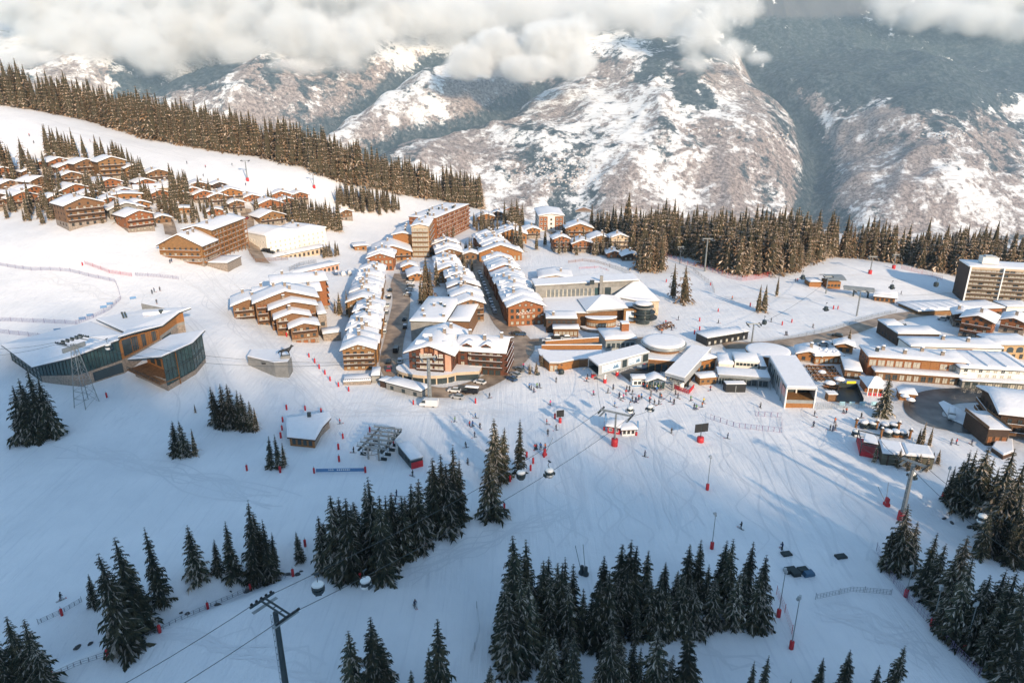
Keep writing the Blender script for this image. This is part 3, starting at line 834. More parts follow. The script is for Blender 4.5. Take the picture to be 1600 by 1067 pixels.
clump('along the red safety net', [(1462, 831, 926), (1474, 845, 938), (1514, 831, 962), (1524, 864, 1000), (1499, 850, 960), (1466, 862, 922), (1496, 880, 962), (1490, 905, 985), (1510, 900, 995)], wid=.82)
clump('in the wood at the lower right edge', [(1566, 887, 1012), (1548, 898, 1012), (1586, 890, 1030), (1600, 900, 1035), (1535, 905, 1005), (1575, 930, 1035), (1560, 950, 1040), (1595, 950, 1050), (1612, 930, 1060), (1580, 900, 1000), (1530, 940, 1015), (1600, 1010, 1100)])
clump('in the wood by the creek', [(1516, 701, 795), (1525, 698, 792), (1541, 694, 795), (1503, 716, 790), (1562, 726, 805), (1583, 697, 830), (1600, 716, 850), (1588, 748, 862), (1553, 797, 872), (1603, 760, 870), (1572, 770, 865), (1494, 728, 785), (1612, 790, 880), (1535, 720, 795), (1550, 712, 800), (1593, 810, 880)])
clump('beside the gondola garage', [(1448, 658, 697), (1459, 665, 697), (1440, 668, 695)], wid=1.1)
clump('as saplings round the gondola garage', [(1470, 701, 725), (1371, 695, 722), (1381, 705, 722), (1409, 700, 730), (1424, 710, 735), (1440, 708, 733), (1452, 712, 736), (1461, 705, 722)], wid=1.2, hmin=2.5)
clump('in front of the terrace restaurant', [(1391, 585, 650)], wid=1.15)
clump('standing between the village rows', [(666, 396, 472), (660, 410, 476), (671, 415, 476), (656, 432, 476)], MIDCROWNS)
clump('behind the brown stepped apartments', [(528, 455, 492), (540, 452, 494), (548, 470, 496), (522, 468, 490)], MIDCROWNS + CROWNS)
clump('twin on the sunny piste', [(1056, 410, 466), (1075, 413, 474)], MIDCROWNS + CROWNS)
clump('pair by the round snow garden', [(1190, 443, 488), (1199, 443, 488)], MIDCROWNS)
clump('slim beside the tall mast', [(1218, 428, 463)], MIDCROWNS, wid=0.7)
clump('beside the road bend', [(1330, 512, 540)], MIDCROWNS, wid=1.5)
clump('small beside the roundabout kiosk', [(847, 553, 572), (828, 566, 585), (838, 564, 585), (1540, 612, 632)], MIDCROWNS, wid=1.6, hmin=3)

def in_poly(x, y, poly):
    c = False
    for (x1, y1), (x2, y2) in zip(poly, poly[1:] + poly[:1]):
        if (y1 > y) != (y2 > y) and x < (x2 - x1) * (y - y1) / (y2 - y1) + x1: c = not c
    return c
def fill(where, poly, n, hm, hv, crowns, kind='sunlit spruce', parts=True):
    n = int(n * 1.7)
    """n trees standing on a patch of ground outlined by survey marks"""
    w = [tuple(P(a, b)[:2]) for a, b in poly]
    x0, x1 = min(p[0] for p in w), max(p[0] for p in w); y0, y1 = min(p[1] for p in w), max(p[1] for p in w)
    pts = []
    tries = 0
    while len(pts) < n and tries < 40000:
        tries += 1
        x, y = rt.uniform(x0, x1), rt.uniform(y0, y1)
        if not in_poly(x, y, w): continue
        if any((x - a) ** 2 + (y - c) ** 2 < 3.2 for a, c in pts): continue
        pts.append((x, y))
    grp = 'spruces ' + where
    res = []
    for x, y in pts:
        res.append(tree_at((x, y, H(x, y)), rt.gauss(hm, hv), rt.choice(crowns), kind + ' ' + where, grp, rt.uniform(0.9, 1.2)))
    if res:
        res.sort(key=lambda o: proj(o['base'])[0])
        res[0]['label'] = 'first ' + kind + ' from the left ' + where
        res[-1]['label'] = 'last ' + kind + ' on the right ' + where
        mx_ = max(res[1:-1], key=lambda o: o['h'], default=None)
        if mx_ is not None: mx_['label'] = 'tallest ' + kind + ' ' + where
    ALL_TREES.extend(res)
fill('in the grove above the hillside chalets', [(72, 236), (135, 246), (134, 252), (72, 250)], 13, 17, 2, MIDCROWNS)
fill('in the grove over the big lodge roof', [(150, 252), (208, 258), (205, 262), (150, 258)], 10, 14, 2, MIDCROWNS)
fill('between the upper chalets by the piste', [(38, 268), (62, 276), (62, 292), (38, 286)], 8, 18, 2, MIDCROWNS)
fill('at the edge of the hillside chalets', [(0, 262), (24, 270), (24, 285), (0, 280)], 7, 20, 2, MIDCROWNS)
fill('between the hillside chalets', [(80, 290), (98, 296), (100, 322), (80, 318)], 9, 17, 2, MIDCROWNS)
fill('beside the dark brown chalet', [(64, 326), (110, 345), (108, 350), (64, 332)], 9, 12, 2, MIDCROWNS)
fill('behind the brown gabled chalet', [(138, 300), (164, 312), (164, 326), (140, 318)], 8, 14, 2, MIDCROWNS)
fill('by the long orange chalet', [(206, 278), (230, 284), (228, 292), (206, 290)], 8, 16, 2, MIDCROWNS)
fill('below the white balcony lodge', [(268, 300), (296, 306), (296, 326), (268, 322)], 11, 17, 2, MIDCROWNS)
fill('round the orange hillside chalets', [(310, 318), (330, 322), (330, 338), (312, 334)], 5, 7, 2, MIDCROWNS)
fill('along the upper chalet gardens', [(270, 282), (286, 285), (286, 292), (270, 290)], 4, 9, 2, MIDCROWNS)
fill('in the grove behind the white hotel', [(448, 340), (500, 346), (534, 356), (534, 364), (495, 360), (450, 350)], 34, 17, 2, MIDCROWNS)
fill('in the dark grove beside the practice slope', [(527, 322), (545, 330), (600, 338), (626, 330), (600, 322), (560, 312), (530, 310)], 34, 16, 2.5, MIDCROWNS)
fill('below the white hotel terrace', [(505, 398), (530, 396), (532, 400), (506, 404)], 5, 8, 2, MIDCROWNS)
fill('along the long red apartment block', [(684, 375), (728, 356), (730, 360), (690, 380)], 6, 8, 1.5, MIDCROWNS)
fill('beside the lone orange chalet', [(752, 352), (757, 360), (762, 362), (758, 352)], 3, 10, 2, MIDCROWNS)
fill('above the upper village lane', [(786, 350), (822, 352), (816, 362), (790, 360)], 12, 17, 2.5, MIDCROWNS)
fill('beside the chalet lane', [(800, 386), (814, 386), (814, 396), (802, 394)], 4, 17, 2, MIDCROWNS)
fill('in the lane garden', [(716, 395), (730, 390), (732, 400), (720, 402)], 4, 7, 1.5, MIDCROWNS)
fill('before the lodges at the wood edge', [(885, 390), (975, 398), (975, 404), (885, 398)], 12, 11, 2.5, MIDCROWNS)
fill('at the wood corner above the snow garden', [(992, 412), (1036, 420), (1036, 427), (994, 424)], 12, 19, 3, MIDCROWNS)

# long forest belts: the trees that show largest are single things, the rest one mass
def belt(front, depth, sp, hm, hv):
    w = [P(a, b) for a, b in front]
    pts = []
    for (a, b) in zip(w, w[1:]):
        n = max(1, int((b - a).length / sp)); d = (b - a); dn = Vector((d.x, d.y)).normalized(); nrm = Vector((-dn.y, dn.x))
        if nrm.y < 0: nrm = -nrm
        for r in range(int(depth / sp)):
            for i in range(n):
                c = a.lerp(b, (i + rt.random()) / n)
                x = c.x + nrm.x * (r + rt.random()) * sp * 0.9; y = c.y + nrm.y * (r + rt.random()) * sp * 0.9
                pts.append((x, y, r, rt.gauss(hm, hv * 1.5)))
    return pts
B1 = belt([(-45, 166), (0, 166), (60, 174), (140, 190), (230, 218), (330, 236), (400, 245), (440, 256), (470, 262)], 45, 4.0, 26, 3)
B2 = belt([(486, 272), (540, 288), (610, 302), (690, 314), (740, 322)], 42, 4.0, 25, 3)
B3 = belt([(742, 324), (790, 328), (850, 333), (905, 337), (935, 352)], 34, 4.6, 19, 3)
B4 = belt([(930, 374), (990, 396), (1040, 400), (1062, 396), (1110, 420), (1160, 432), (1240, 428), (1290, 404), (1340, 404), (1400, 412), (1460, 424), (1500, 432), (1560, 440), (1610, 446), (1680, 452)], 85, 4.2, 19, 3.5)
def clear(x, y):
    return False
BELTS = {id(p): n for L_, n in ((B1, 'in the ridge forest above the long piste'), (B2, 'in the forest behind the practice slope'), (B4, 'at the edge of the forest below the snow garden')) for p in L_}
rest = []
for p in B1 + B2 + B3 + B4:
    where = BELTS.get(id(p))
    if p[2] == 0 and where:
        tree_at((p[0], p[1], H(p[0], p[1])), p[3], rt.choice(MIDCROWNS), 'sunlit spruce ' + where, 'spruces ' + where, rt.uniform(0.95, 1.25))
    else: rest.append(p)

# ------------------------------------------------------------------ building kit
rb = random.Random(11)
WINS = {}
FRAMES = {'dark': WOOD_D, 'white': WHITE, 'metal': METAL_D, 'wood': WOOD_B, 'red': WOOD_R}
PANES = {'glass': GLASS, 'curtain': GLASS_P, 'shut': WOOD_R, 'teal': GLASS_T}
def window_data(w, h, frame='dark', pane='glass', mull=1):
    k = (round(w, 2), round(h, 2), frame, pane, mull)
    if k not in WINS:
        b = MB(); f = FRAMES[frame]; p = PANES[pane]; t = min(0.12, w * 0.12)
        b.face([(-w / 2 + t, -0.03, t), (w / 2 - t, -0.03, t), (w / 2 - t, -0.03, h - t), (-w / 2 + t, -0.03, h - t)], p)
        for (x0, z0, x1, z1) in ((-w / 2, 0, w / 2, t), (-w / 2, h - t, w / 2, h), (-w / 2, t, -w / 2 + t, h - t), (w / 2 - t, t, w / 2, h - t)):
            b.box(x0, -0.09, z0, x1, 0.02, z1, f)
        for i in range(1, mull + 1):
            x = -w / 2 + w * i / (mull + 1)
            b.box(x - 0.035, -0.075, t, x + 0.035, 0.0, h - t, f)
        WINS[k] = b.data('window')
    return WINS[k]
CHIM = {}
def chimney_data(kind):
    if kind not in CHIM:
        b = MB(); m = {'stone': STONE, 'metal': METAL_D, 'wood': WOOD_B}[kind]
        b.box(-0.55, -0.45, -1.2, 0.55, 0.45, 1.3, m)
        for x in (-0.45, 0.4):
            for y in (-0.35, 0.3): b.box(x, y, 1.3, x + 0.06, y + 0.06, 1.6, METAL_D)
        b.box(-0.7, -0.6, 1.6, 0.7, 0.6, 1.68, METAL_D)
        b.lathe([(0.74, 1.68), (0.78, 1.8), (0.55, 2.0), (0.02, 2.08)], SNOW, 8)
        CHIM[kind] = b.data('chimney')
    return CHIM[kind]
def snow_pad(b, xs, ys, zf, th=0.45, jit=0.07, M=None):
    """snow lying on a roof: a lumpy sheet with rounded edges, zf(x, y) is the roof deck"""
    nx, ny = len(xs), len(ys)
    vs = []
    for j, y in enumerate(ys):
        for i, x in enumerate(xs):
            e = (i in (0, nx - 1)) or (j in (0, ny - 1))
            vs.append((x, y, zf(x, y) + (th * 0.45 if e else th + rb.uniform(-jit, jit))))
    for j, y in enumerate(ys):
        for i, x in enumerate(xs):
            vs.append((x, y, zf(x, y) + 0.004))
    fs = []; n = nx * ny
    for j in range(ny - 1):
        for i in range(nx - 1):
            a = j * nx + i
            fs.append((a, a + 1, a + nx + 1, a + nx))
    ring = [i for i in range(nx)] + [j * nx + nx - 1 for j in range(1, ny)] + [(ny - 1) * nx + i for i in range(nx - 2, -1, -1)] + [j * nx for j in range(ny - 2, 0, -1)]
    for a, c in zip(ring, ring[1:] + ring[:1]): fs.append((c, a, a + n, c + n))
    if M is not None: vs = [M @ Vector(v) for v in vs]
    b.mesh(vs, fs, SNOW, True)
def spread(a, b, n, edge):
    s = 1 if b > a else -1
    inner = [a + s * edge + (b - a - 2 * s * edge) * i / (n - 1) for i in range(n)]
    return [a] + inner + [b]
HOUSES = []
class B:
    """a building composed of parts in its own frame: x along the front, y away from the viewer, z up"""
    def __init__(self, name, label, cat, org, yaw, group=None):
        self.r = empty(name, org, yaw, label, cat, group)
        HOUSES.append((org[0] - 6 * sin(yaw), org[1] + 6 * cos(yaw)))
    def wall(self, b, name='wall'):
        return b.build(name, self.r)
    def gable(self, x0, x1, y0, y1, z0, ze, axis='y', pitch=0.36, m=WOOD_B, stone=0.0, over=1.0, th=0.5, gm=None, fas=WOOD_D, seg=None, chim=0, ck='stone'):
        """walls with a pitched roof, ridge along y (gable to the front) or x"""
        b = MB(); gm = gm or m
        if axis == 'y':
            hw = (x1 - x0) / 2; c = (x0 + x1) / 2; zr = ze + hw * pitch
            mp = lambda p, q, z: (p, q, z)
            a0, a1, b0, b1 = x0, x1, y0, y1
        else:
            hw = (y1 - y0) / 2; c = (y0 + y1) / 2; zr = ze + hw * pitch
            mp = lambda p, q, z: (q, p, z)
            a0, a1, b0, b1 = y0, y1, x0, x1
        zs = z0 + stone
        if stone: b.box(x0 - 0.08, y0 - 0.08, z0 - 4, x1 + 0.08, y1 + 0.08, zs, STONE)
        zb = zs if stone else z0 - 4
        q = [mp(a0, b0, zb), mp(a1, b0, zb), mp(a1, b1, zb), mp(a0, b1, zb), mp(a0, b0, ze), mp(a1, b0, ze), mp(a1, b1, ze), mp(a0, b1, ze), mp(c, b0, zr), mp(c, b1, zr)]
        b.mesh(q, [(0, 1, 5, 4), (1, 2, 6, 5), (2, 3, 7, 6), (3, 0, 4, 7)], m)
        b.mesh(q, [(4, 5, 8), (6, 7, 9)], gm)
        self.wall(b)
        # timber roof deck with fascia, then the snow on it
        H_ = hw + over; o = over * 0.9; td = 0.28
        zd = lambda p: zr + 0.06 + td - abs(p - c) * pitch
        d = MB()
        pr = [c - H_, c, c + H_]
        top = [mp(p, y, zd(p)) for y in (b0 - o, b1 + o) for p in pr]; bot = [mp(p, y, zd(p) - td) for y in (b0 - o, b1 + o) for p in pr]
        d.mesh(top + bot, [(0, 1, 4, 3), (1, 2, 5, 4), (6, 9, 10, 7), (7, 10, 11, 8), (0, 6, 7, 1), (1, 7, 8, 2), (3, 4, 10, 9), (4, 5, 11, 10), (0, 3, 9, 6), (2, 8, 11, 5)], fas)
        # purlin ends under the verge
        for p in (c - hw * 0.7, c, c + hw * 0.7):
            for y, dy in ((b0, -o + 0.1), (b1, o - 0.1)):
                P0 = mp(p - 0.12, min(y, y + dy), 0); P1 = mp(p + 0.12, max(y, y + dy), 0)
                zz = zd(p) - td
                d.box(min(P0[0], P1[0]), min(P0[1], P1[1]), zz - 0.3, max(P0[0], P1[0]), max(P0[1], P1[1]), zz - 0.02, fas)
        roof = d.build('roof', self.r)
        s = MB()
        xs = spread(c - H_ - 0.06, c + H_ + 0.06, 7, 0.28); ys = spread(b0 - o - 0.06, b1 + o + 0.06, max(3, min(9, int((b1 - b0) / 3.5) + 2)), 0.28)
        zf = lambda p, y: zr + 0.06 + td - (math.hypot(p - c, 0.5) - 0.25) * pitch
        if axis == 'y': snow_pad(s, xs, ys, zf, th)
        else: snow_pad(s, ys, xs, lambda p, y: zf(y, p), th)
        s.build('snow_cover', roof)
        for i in range(chim):
            p = c + hw * rb.uniform(-0.45, 0.45); y = b0 + (b1 - b0) * (i + rb.uniform(0.3, 0.7)) / chim
            xy = mp(p, y, 0)
            part('chimney', chimney_data(ck), self.r, (xy[0], xy[1], zd(p) + 0.55), 0.0)
        return zr
    def flat(self, x0, x1, y0, y1, z0, z1, m, over=0.5, th=0.4, fas=METAL_D, roof=True, dep=3, parapet=0):
        b = MB(); b.box(x0, y0, z0 - dep, x1, y1, z1, m); self.wall(b)
        if roof:
            d = MB(); d.box(x0 - over, y0 - over, z1 + 0.004, x1 + over, y1 + over, z1 + 0.34, fas)
            r = d.build('roof', self.r)
            s = MB(); snow_pad(s, spread(x0 - over, x1 + over, max(3, int((x1 - x0) / 5) + 2), 0.25), spread(y0 - over, y1 + over, max(3, int((y1 - y0) / 5) + 2), 0.25), lambda x, y: z1 + 0.342, th)
            s.build('snow_cover', r)
    def wins(self, face, a0, a1, c, z, n, w=1.2, h=1.4, frame='dark', pane='glass', mull=1, skip=0.0, name='window', alt=None):
        """n windows in a row on one face; c is the wall plane"""
        for i in range(n):
            if rb.random() < skip: continue
            a = a0 + (a1 - a0) * (i + 0.5) / n
            pk = rb.choice(alt) if alt else pane
            me = window_data(w, h, frame, pk, mull)
            if face == 'f': part(name, me, self.r, (a, c, z), 0)
            elif face == 'b': part(name, me, self.r, (a, c, z), pi)
            elif face == 'r': part(name, me, self.r, (c, a, z), pi / 2)
            else: part(name, me, self.r, (c, a, z), -pi / 2)
    def balc(self, face, a0, a1, c, z, d=1.4, m=None, rail=0.8, snow=True, solid=False):
        m = m or WOOD_B
        b = MB(); L_ = a1 - a0
        b.box(-L_ / 2, -d, -0.18, L_ / 2, -0.02, 0, m)
        if solid: b.box(-L_ / 2, -d, 0.003, L_ / 2, -d + 0.08, rail, m)
        else:
            for zz in (0.15, 0.55): b.box(-L_ / 2, -d, zz * rail, L_ / 2, -d + 0.05, zz * rail + 0.2, m)
            k = max(2, int(L_ / 2.2) + 1)
            for i in range(k):
                x = -L_ / 2 + (L_ - 0.1) * i / (k - 1)
                b.box(x, -d + 0.05, 0.003, x + 0.1, -d + 0.14, rail + 0.05, m)
        for sx in (-1, 1): b.box(sx * (L_ / 2 - 0.03) - 0.03, -d + 0.16, 0.15, sx * (L_ / 2 - 0.03) + 0.03, -0.05, rail, m)
        if snow: b.box(-L_ / 2 - 0.02, -d - 0.03, rail + 0.053, L_ / 2 + 0.02, -d + 0.16, rail + 0.14, SNOW)
        mid = (a0 + a1) / 2
        loc, rz = {'f': ((mid, c, z), 0), 'r': ((c, mid, z), pi / 2), 'l': ((c, mid, z), -pi / 2), 'b': ((mid, c, z), pi)}[face]
        return b.build('balcony', self.r, loc, rz)
    def box(self, name, x0, y0, z0, x1, y1, z1, m):
        b = MB(); b.box(x0, y0, z0, x1, y1, z1, m)
        return b.build(name, self.r)
    def chim(self, x, y, z, kind='stone'):
        part('chimney', chimney_data(kind), self.r, (x, y, z + 1.0))
    def dormer(self, x, y, z, w, l, m, side='f', h=1.5):
        """small gabled dormer; side is the way it looks"""
        o = MB(); hw = w / 2
        rz = {'f': 0, 'r': pi / 2, 'l': -pi / 2}[side]
        q = [(-hw, 0, -1.5), (hw, 0, -1.5), (hw, l, -1.5), (-hw, l, -1.5), (-hw, 0, h), (hw, 0, h), (hw, l, h), (-hw, l, h), (0, 0, h + hw * 0.5), (0, l, h + hw * 0.5)]
        o.mesh(q, [(0, 1, 5, 4), (1, 2, 6, 5), (3, 0, 4, 7), (4, 5, 8)], m)
        o.face([(-hw * 0.6, -0.04, 0.2), (hw * 0.6, -0.04, 0.2), (hw * 0.6, -0.04, h - 0.15), (-hw * 0.6, -0.04, h - 0.15)], GLASS)
        snow_pad(o, [-hw - 0.5, -hw * 0.5, 0, hw * 0.5, hw + 0.5], [-0.6, -0.3, l * 0.5, l], lambda x, y: h + hw * 0.5 + 0.05 - abs(x) * 0.5, 0.35, 0.03)
        return o.build('dormer', self.r, (x, y, z), rz)
def frame_px(a, b, dz=0.0):
    """front base corners read off the photograph -> origin, width, yaw"""
    A, C = P(a[0], a[1], dz), P(b[0], b[1], dz)
    yaw = math.atan2(C.y - A.y, C.x - A.x)
    m = (A + C) / 2; m.z = min(A.z, C.z) - dz
    return m, math.hypot(C.x - A.x, C.y - A.y), yaw
def centre_px(cx, by, wpx, turn=0.0):
    p = P(cx, by)
    face = math.atan2(-p.x, p.y)
    return p, wpx * T(p) / FPX, -math.atan2(p.x, p.y) * -1 if False else (math.atan2(p.x, p.y) * -1 + radians(turn))
def stretch_h(base, ty):
    return max(2.5, top_height(base, ty))

def chalet(cx, by, wpx, fl, L, turn, label, m=WOOD_R, stone=2.6, pitch=0.36, name='chalet', win='glass', cat='chalet', frame='dark', side_annex=0, fh=2.7, balc=True, chim=1, group=None):
    p, W, yaw = centre_px(cx, by, wpx, turn)
    W = max(6.0, W / max(0.6, cos(radians(turn))) * 0.92)
    b = B(name, label, cat, p, yaw, group)
    ze = fl * fh + 0.3
    x0, x1 = -W / 2, W / 2
    st = min(stone, ze - 1.5) if fl > 1 else 0.6
    zr = b.gable(x0, x1, 0, L, 0, ze, 'y', pitch, m, st, chim=chim)
    nw = max(2, int(W / 3.2))
    for k in range(fl):
        z = 0.75 + k * fh
        b.wins('f', x0 + 0.5, x1 - 0.5, (-0.08 if z < st else 0), z, nw, 1.25, 1.45, frame, win, alt=[win, win, 'curtain'])
        ns = max(2, int(L / 4.2))
        b.wins('r', 0.8, L - 0.8, x1 + (0.08 if z < st else 0), z, ns, 1.1, 1.35, frame, win, skip=0.15)
        b.wins('l', 0.8, L - 0.8, x0 - (0.08 if z < st else 0), z, ns, 1.1, 1.35, frame, win, skip=0.15)
        if k >= 1 and balc: b.balc('f', x0 + 0.3, x1 - 0.3, -0.0, k * fh + 0.25, 1.3, WOOD_D if m is not WOOD_D else WOOD_B)
    if zr - ze > 1.5: b.wins('f', -W * 0.22, W * 0.22, 0, ze - 0.2, 2, 1.0, 1.1, frame, win)
    if side_annex:
        b.gable(x1 + 0.4 if side_annex > 0 else x0 - 6.4, x1 + 6.4 if side_annex > 0 else x0 - 0.4, 2, L * 0.7, 0, ze * 0.6, 'y', pitch, m, 1.0)
        b.wins('f', *((x1 + 1, x1 + 5.8) if side_annex > 0 else (x0 - 5.8, x0 - 1)), 2, 0.9, 2, 1.1, 1.3, frame, win)
    return b

def row(label, a, b_, ey, L, nseg, m=WOOD_B, stone=2.6, pitch=0.36, name='chalet_row', frame='dark', pane='glass', floors=3, chim=2, step=0.8, wvar=1.2, rise=0.0, front_gm=None, balc=True, tw=0.0, face=None):
    """terrace of gabled units one behind the other, with a finished front"""
    p, W, yaw = frame_px(a, b_)
    yaw = yaw + radians(tw) if face is None else radians(face)
    ze = stretch_h(P(*a), ey)
    b = B(name, label, 'building', p, yaw)
    x0, x1 = -W / 2, W / 2; y = 0.0; s = L / nseg
    for k in range(nseg):
        o0, o1 = rb.uniform(0, wvar), rb.uniform(0, wvar)
        if k == 0: o0 = o1 = 0
        zk = ze + rise * k / nseg + (rb.uniform(-step, step) if k else 0)
        b.gable(x0 + (o0 - wvar / 2) * (k > 0), x1 - (o1 - wvar / 2) * (k > 0), y + 0.02 * (k > 0), y + s, 0, zk, 'y', pitch + rb.uniform(-.02, .02) * (k > 0), m if k % 2 == 0 or front_gm else m, stone if k == 0 else 0, over=0.9, chim=chim if k else 0, gm=front_gm if k == 0 else None)
        fh = (ze - 0.4) / floors
        for f in range(floors):
            zz = 0.6 + f * fh
            if k: 
                b.wins('r', y + 0.6, y + s - 0.6, x1 - (o1 - wvar / 2), zz, max(2, int(s / 3.6)), 1.1, 1.3, frame, pane, skip=0.2, alt=[pane, 'curtain'])
                b.wins('l', y + 0.6, y + s - 0.6, x0 + (o0 - wvar / 2), zz, max(2, int(s / 3.6)), 1.1, 1.3, frame, pane, skip=0.2, alt=[pane, 'curtain'])
        if k and rb.random() < 0.8:
            b.dormer(x1 - 1.2, y + s * 0.5, zk + 0.4, 2.2, 3.0, m, 'r', 1.0)
        if k and rb.random() < 0.6:
            b.dormer(x0 + 1.2, y + s * 0.5, zk + 0.4, 2.2, 3.0, m, 'l', 1.0)
        y += s
    fh = (ze - 0.4) / floors
    for f in range(floors):
        nw = max(3, int(W / 2.4)); yy = -0.08 if f * fh + 0.6 < stone else 0
        b.wins('f', x0 + 0.5, x1 - 0.5, yy, 0.55 + f * fh, nw, 1.35, fh * 0.58, frame, pane, alt=[pane, 'curtain', 'curtain'])
        b.wins('r', 0.6, s - 0.6, x1 + (0.08 if yy else 0), 0.6 + f * fh, max(2, int(s / 3.2)), 1.1, 1.3, frame, pane)
        b.wins('l', 0.6, s - 0.6, x0 - (0.08 if yy else 0), 0.6 + f * fh, max(2, int(s / 3.2)), 1.1, 1.3, frame, pane)
        if f and balc: b.balc('f', x0 + 0.2, x1 - 0.2, 0, f * fh + 0.2, 1.2, WOOD_D if m is not WOOD_D else WOOD_B)
    b.wins('f', -W * 0.25, W * 0.25, 0, ze + 0.1, 3, 1.1, 1.1, frame, 'curtain')
    b.W, b.ze = W, ze
    return b

# ------------------------------------------------------------------ hillside chalets
chalet(138, 353, 56, 4, 17, 18, 'large dark brown gabled chalet with three balcony rows at the slope edge', WOOD_B)
chalet(222, 362, 40, 3, 13, 22, 'snowy roofed chalet with pale panels beside the chalet lane', WOOD_R, win='curtain')
chalet(201, 343, 52, 2, 15, 10, 'low wide chalet with a grey glass front', CONC, frame='metal')
chalet(41, 324, 46, 2, 15, 20, 'orange brown chalet with a thick snow roof by the hedge', WOOD_R)
chalet(8, 282, 30, 2, 12, 15, 'red brown chalet cut by the frame edge, high on the hill', WOOD_R)
chalet(2, 330, 24, 3, 12, 15, 'dark chalet half out of the frame beside the trees', WOOD_D)
chalet(12, 312, 26, 1, 10, 12, 'low chalet with a deep snow roof behind the frame edge', WOOD_B)
chalet(122, 312, 44, 2, 15, 22, 'wide chalet with a broad snow roof behind the dark gabled chalet', WOOD_R)
chalet(68, 298, 34, 2, 13, 30, 'chalet under a plain white roof between the garden spruces', WOOD_B)
chalet(40, 304, 30, 1, 10, 20, 'small chalet roof just above the orange brown chalet', WOOD_R)
chalet(115, 289, 28, 2, 11, 16, 'small chalet with a timber truss gable', WOOD_B)
chalet(140, 277, 36, 3, 14, 20, 'brown three storey lodge with rows of balconies at the slope top', WOOD_B)
chalet(180, 281, 40, 4, 16, 14, 'tall honey coloured lodge, four storeys, under the grove', WOOD_Y)
chalet(213, 284, 26, 3, 14, 14, 'stepped end of the honey lodge with a flat snow cap', WOOD_Y)
chalet(96, 267, 32, 2, 13, 20, 'upper chalet with long white roof below the first grove', WOOD_R)
chalet(70, 262, 22, 1, 9, 20, 'tiny upper cabin beside the piste edge', WOOD_R)
chalet(108, 276, 26, 2, 10, 18, 'narrow chalet wedged before the brown lodge', WOOD_R)
chalet(175, 301, 34, 2, 12, 24, 'red gabled chalet with a wide porch on the middle terrace', WOOD_R)
chalet(155, 292, 24, 1, 10, 10, 'low cabin with a flat looking snow roof', WOOD_B)
chalet(196, 308, 30, 1, 10, 10, 'half buried chalet roof above the long orange chalet', WOOD_R)
chalet(196, 321, 54, 2, 11, 4, 'long orange clad chalet with a nearly flat roof', WOOD_O, pitch=0.10)
chalet(250, 285, 34, 2, 13, 12, 'grey brown chalet alone under the ski piste', WOOD_B)
chalet(252, 318, 30, 2, 12, 25, 'chalet with a snow hood beside the lodge parking', WOOD_R)
chalet(284, 335, 34, 1, 9, 6, 'low flat chalet by the lane junction', WOOD_O, pitch=0.12)
chalet(320, 318, 30, 2, 12, 18, 'bright orange chalet with a steep white roof', WOOD_R)
chalet(362, 315, 38, 2, 13, 10, 'wide orange gabled chalet above the hotel road', WOOD_O)
chalet(312, 298, 36, 1, 13, 8, 'long snow covered roof with a dark dormer under the piste', WOOD_B)
chalet(344, 296, 22, 1, 9, 10, 'small dark roofed cabin beside the piste net', WOOD_D)
chalet(424, 333, 42, 2, 14, 15, 'red brown gabled chalet beside the upper car park', WOOD_R)
chalet(427, 352, 40, 2, 14, 26, 'cream and timber chalet with a long side roof', WOOD_Y)
chalet(395, 316, 26, 1, 10, 10, 'small chalet at the top of the hill road', WOOD_R)
chalet(440, 312, 34, 1, 12, 6, 'low row of roofs dotted with red by the piste', WOOD_R)
chalet(470, 318, 26, 2, 11, 14, 'chalet peeping from behind the hotel grove', WOOD_R)
chalet(541, 345, 22, 2, 13, 34, 'brown hut with a big snow roof beside the grove', WOOD_B, balc=False)
chalet(564, 392, 20, 1, 8, 8, 'small orange ski school hut with a flat snow roof', WOOD_O, pitch=0.06, balc=False, chim=0)
chalet(614, 409, 62, 2, 24, 2, 'wide orange gabled hotel facing the practice slope', WOOD_O, stone=0.8)
chalet(760, 350, 27, 2, 11, 8, 'lone orange chalet before the forest belt', WOOD_O)
chalet(778, 345, 22, 2, 12, -8, 'dark gabled chalet with a white roof edge', WOOD_D)
chalet(802, 330, 30, 2, 12, 10, 'red chalet high behind the upper lane spruces', WOOD_R)
chalet(832, 373, 26, 2, 12, 14, 'orange chalet with a cube porch by the lodge road', WOOD_O)
chalet(877, 394, 26, 3, 10, 12, 'red brown chalet with three balconies above the snow garden', WOOD_R)
chalet(905, 376, 44, 3, 15, 8, 'broad orange lodge with a double roof at the forest edge', WOOD_O)
chalet(910, 395, 34, 2, 12, 10, 'reddish chalet below the broad orange lodge', WOOD_R)
chalet(938, 388, 38, 2, 14, 12, 'chalet with a wide snow roof and pale gable by the wood', WOOD_Y)
chalet(968, 392, 30, 3, 10, 12, 'cream lodge with a tower like end at the wood corner', RENDER_C)
chalet(985, 408, 26, 1, 10, 14, 'dark low cabin under the wood corner', WOOD_D)
chalet(960, 404, 24, 1, 10, 8, 'small roof hidden among the garden spruces', WOOD_R)
chalet(912, 330, 28, 1, 12, 4, 'long low mountain restaurant beyond the lodges', WOOD_B)
chalet(20, 302, 26, 2, 11, 18, 'brown chalet squeezed behind the hedge at the hill edge', WOOD_B)
chalet(57, 312, 28, 2, 11, 24, 'red chalet between the orange brown chalet and the broad roof', WOOD_R)
chalet(52, 283, 24, 2, 10, 16, 'small chalet beside the upper garden trees', WOOD_B)
chalet(92, 325, 26, 2, 10, 20, 'chalet tucked left of the dark gabled chalet', WOOD_R)
chalet(150, 320, 28, 2, 11, 22, 'brown chalet right behind the large dark gabled one', WOOD_B)
chalet(176, 330, 30, 2, 11, 14, 'red chalet below the long orange chalet', WOOD_R)
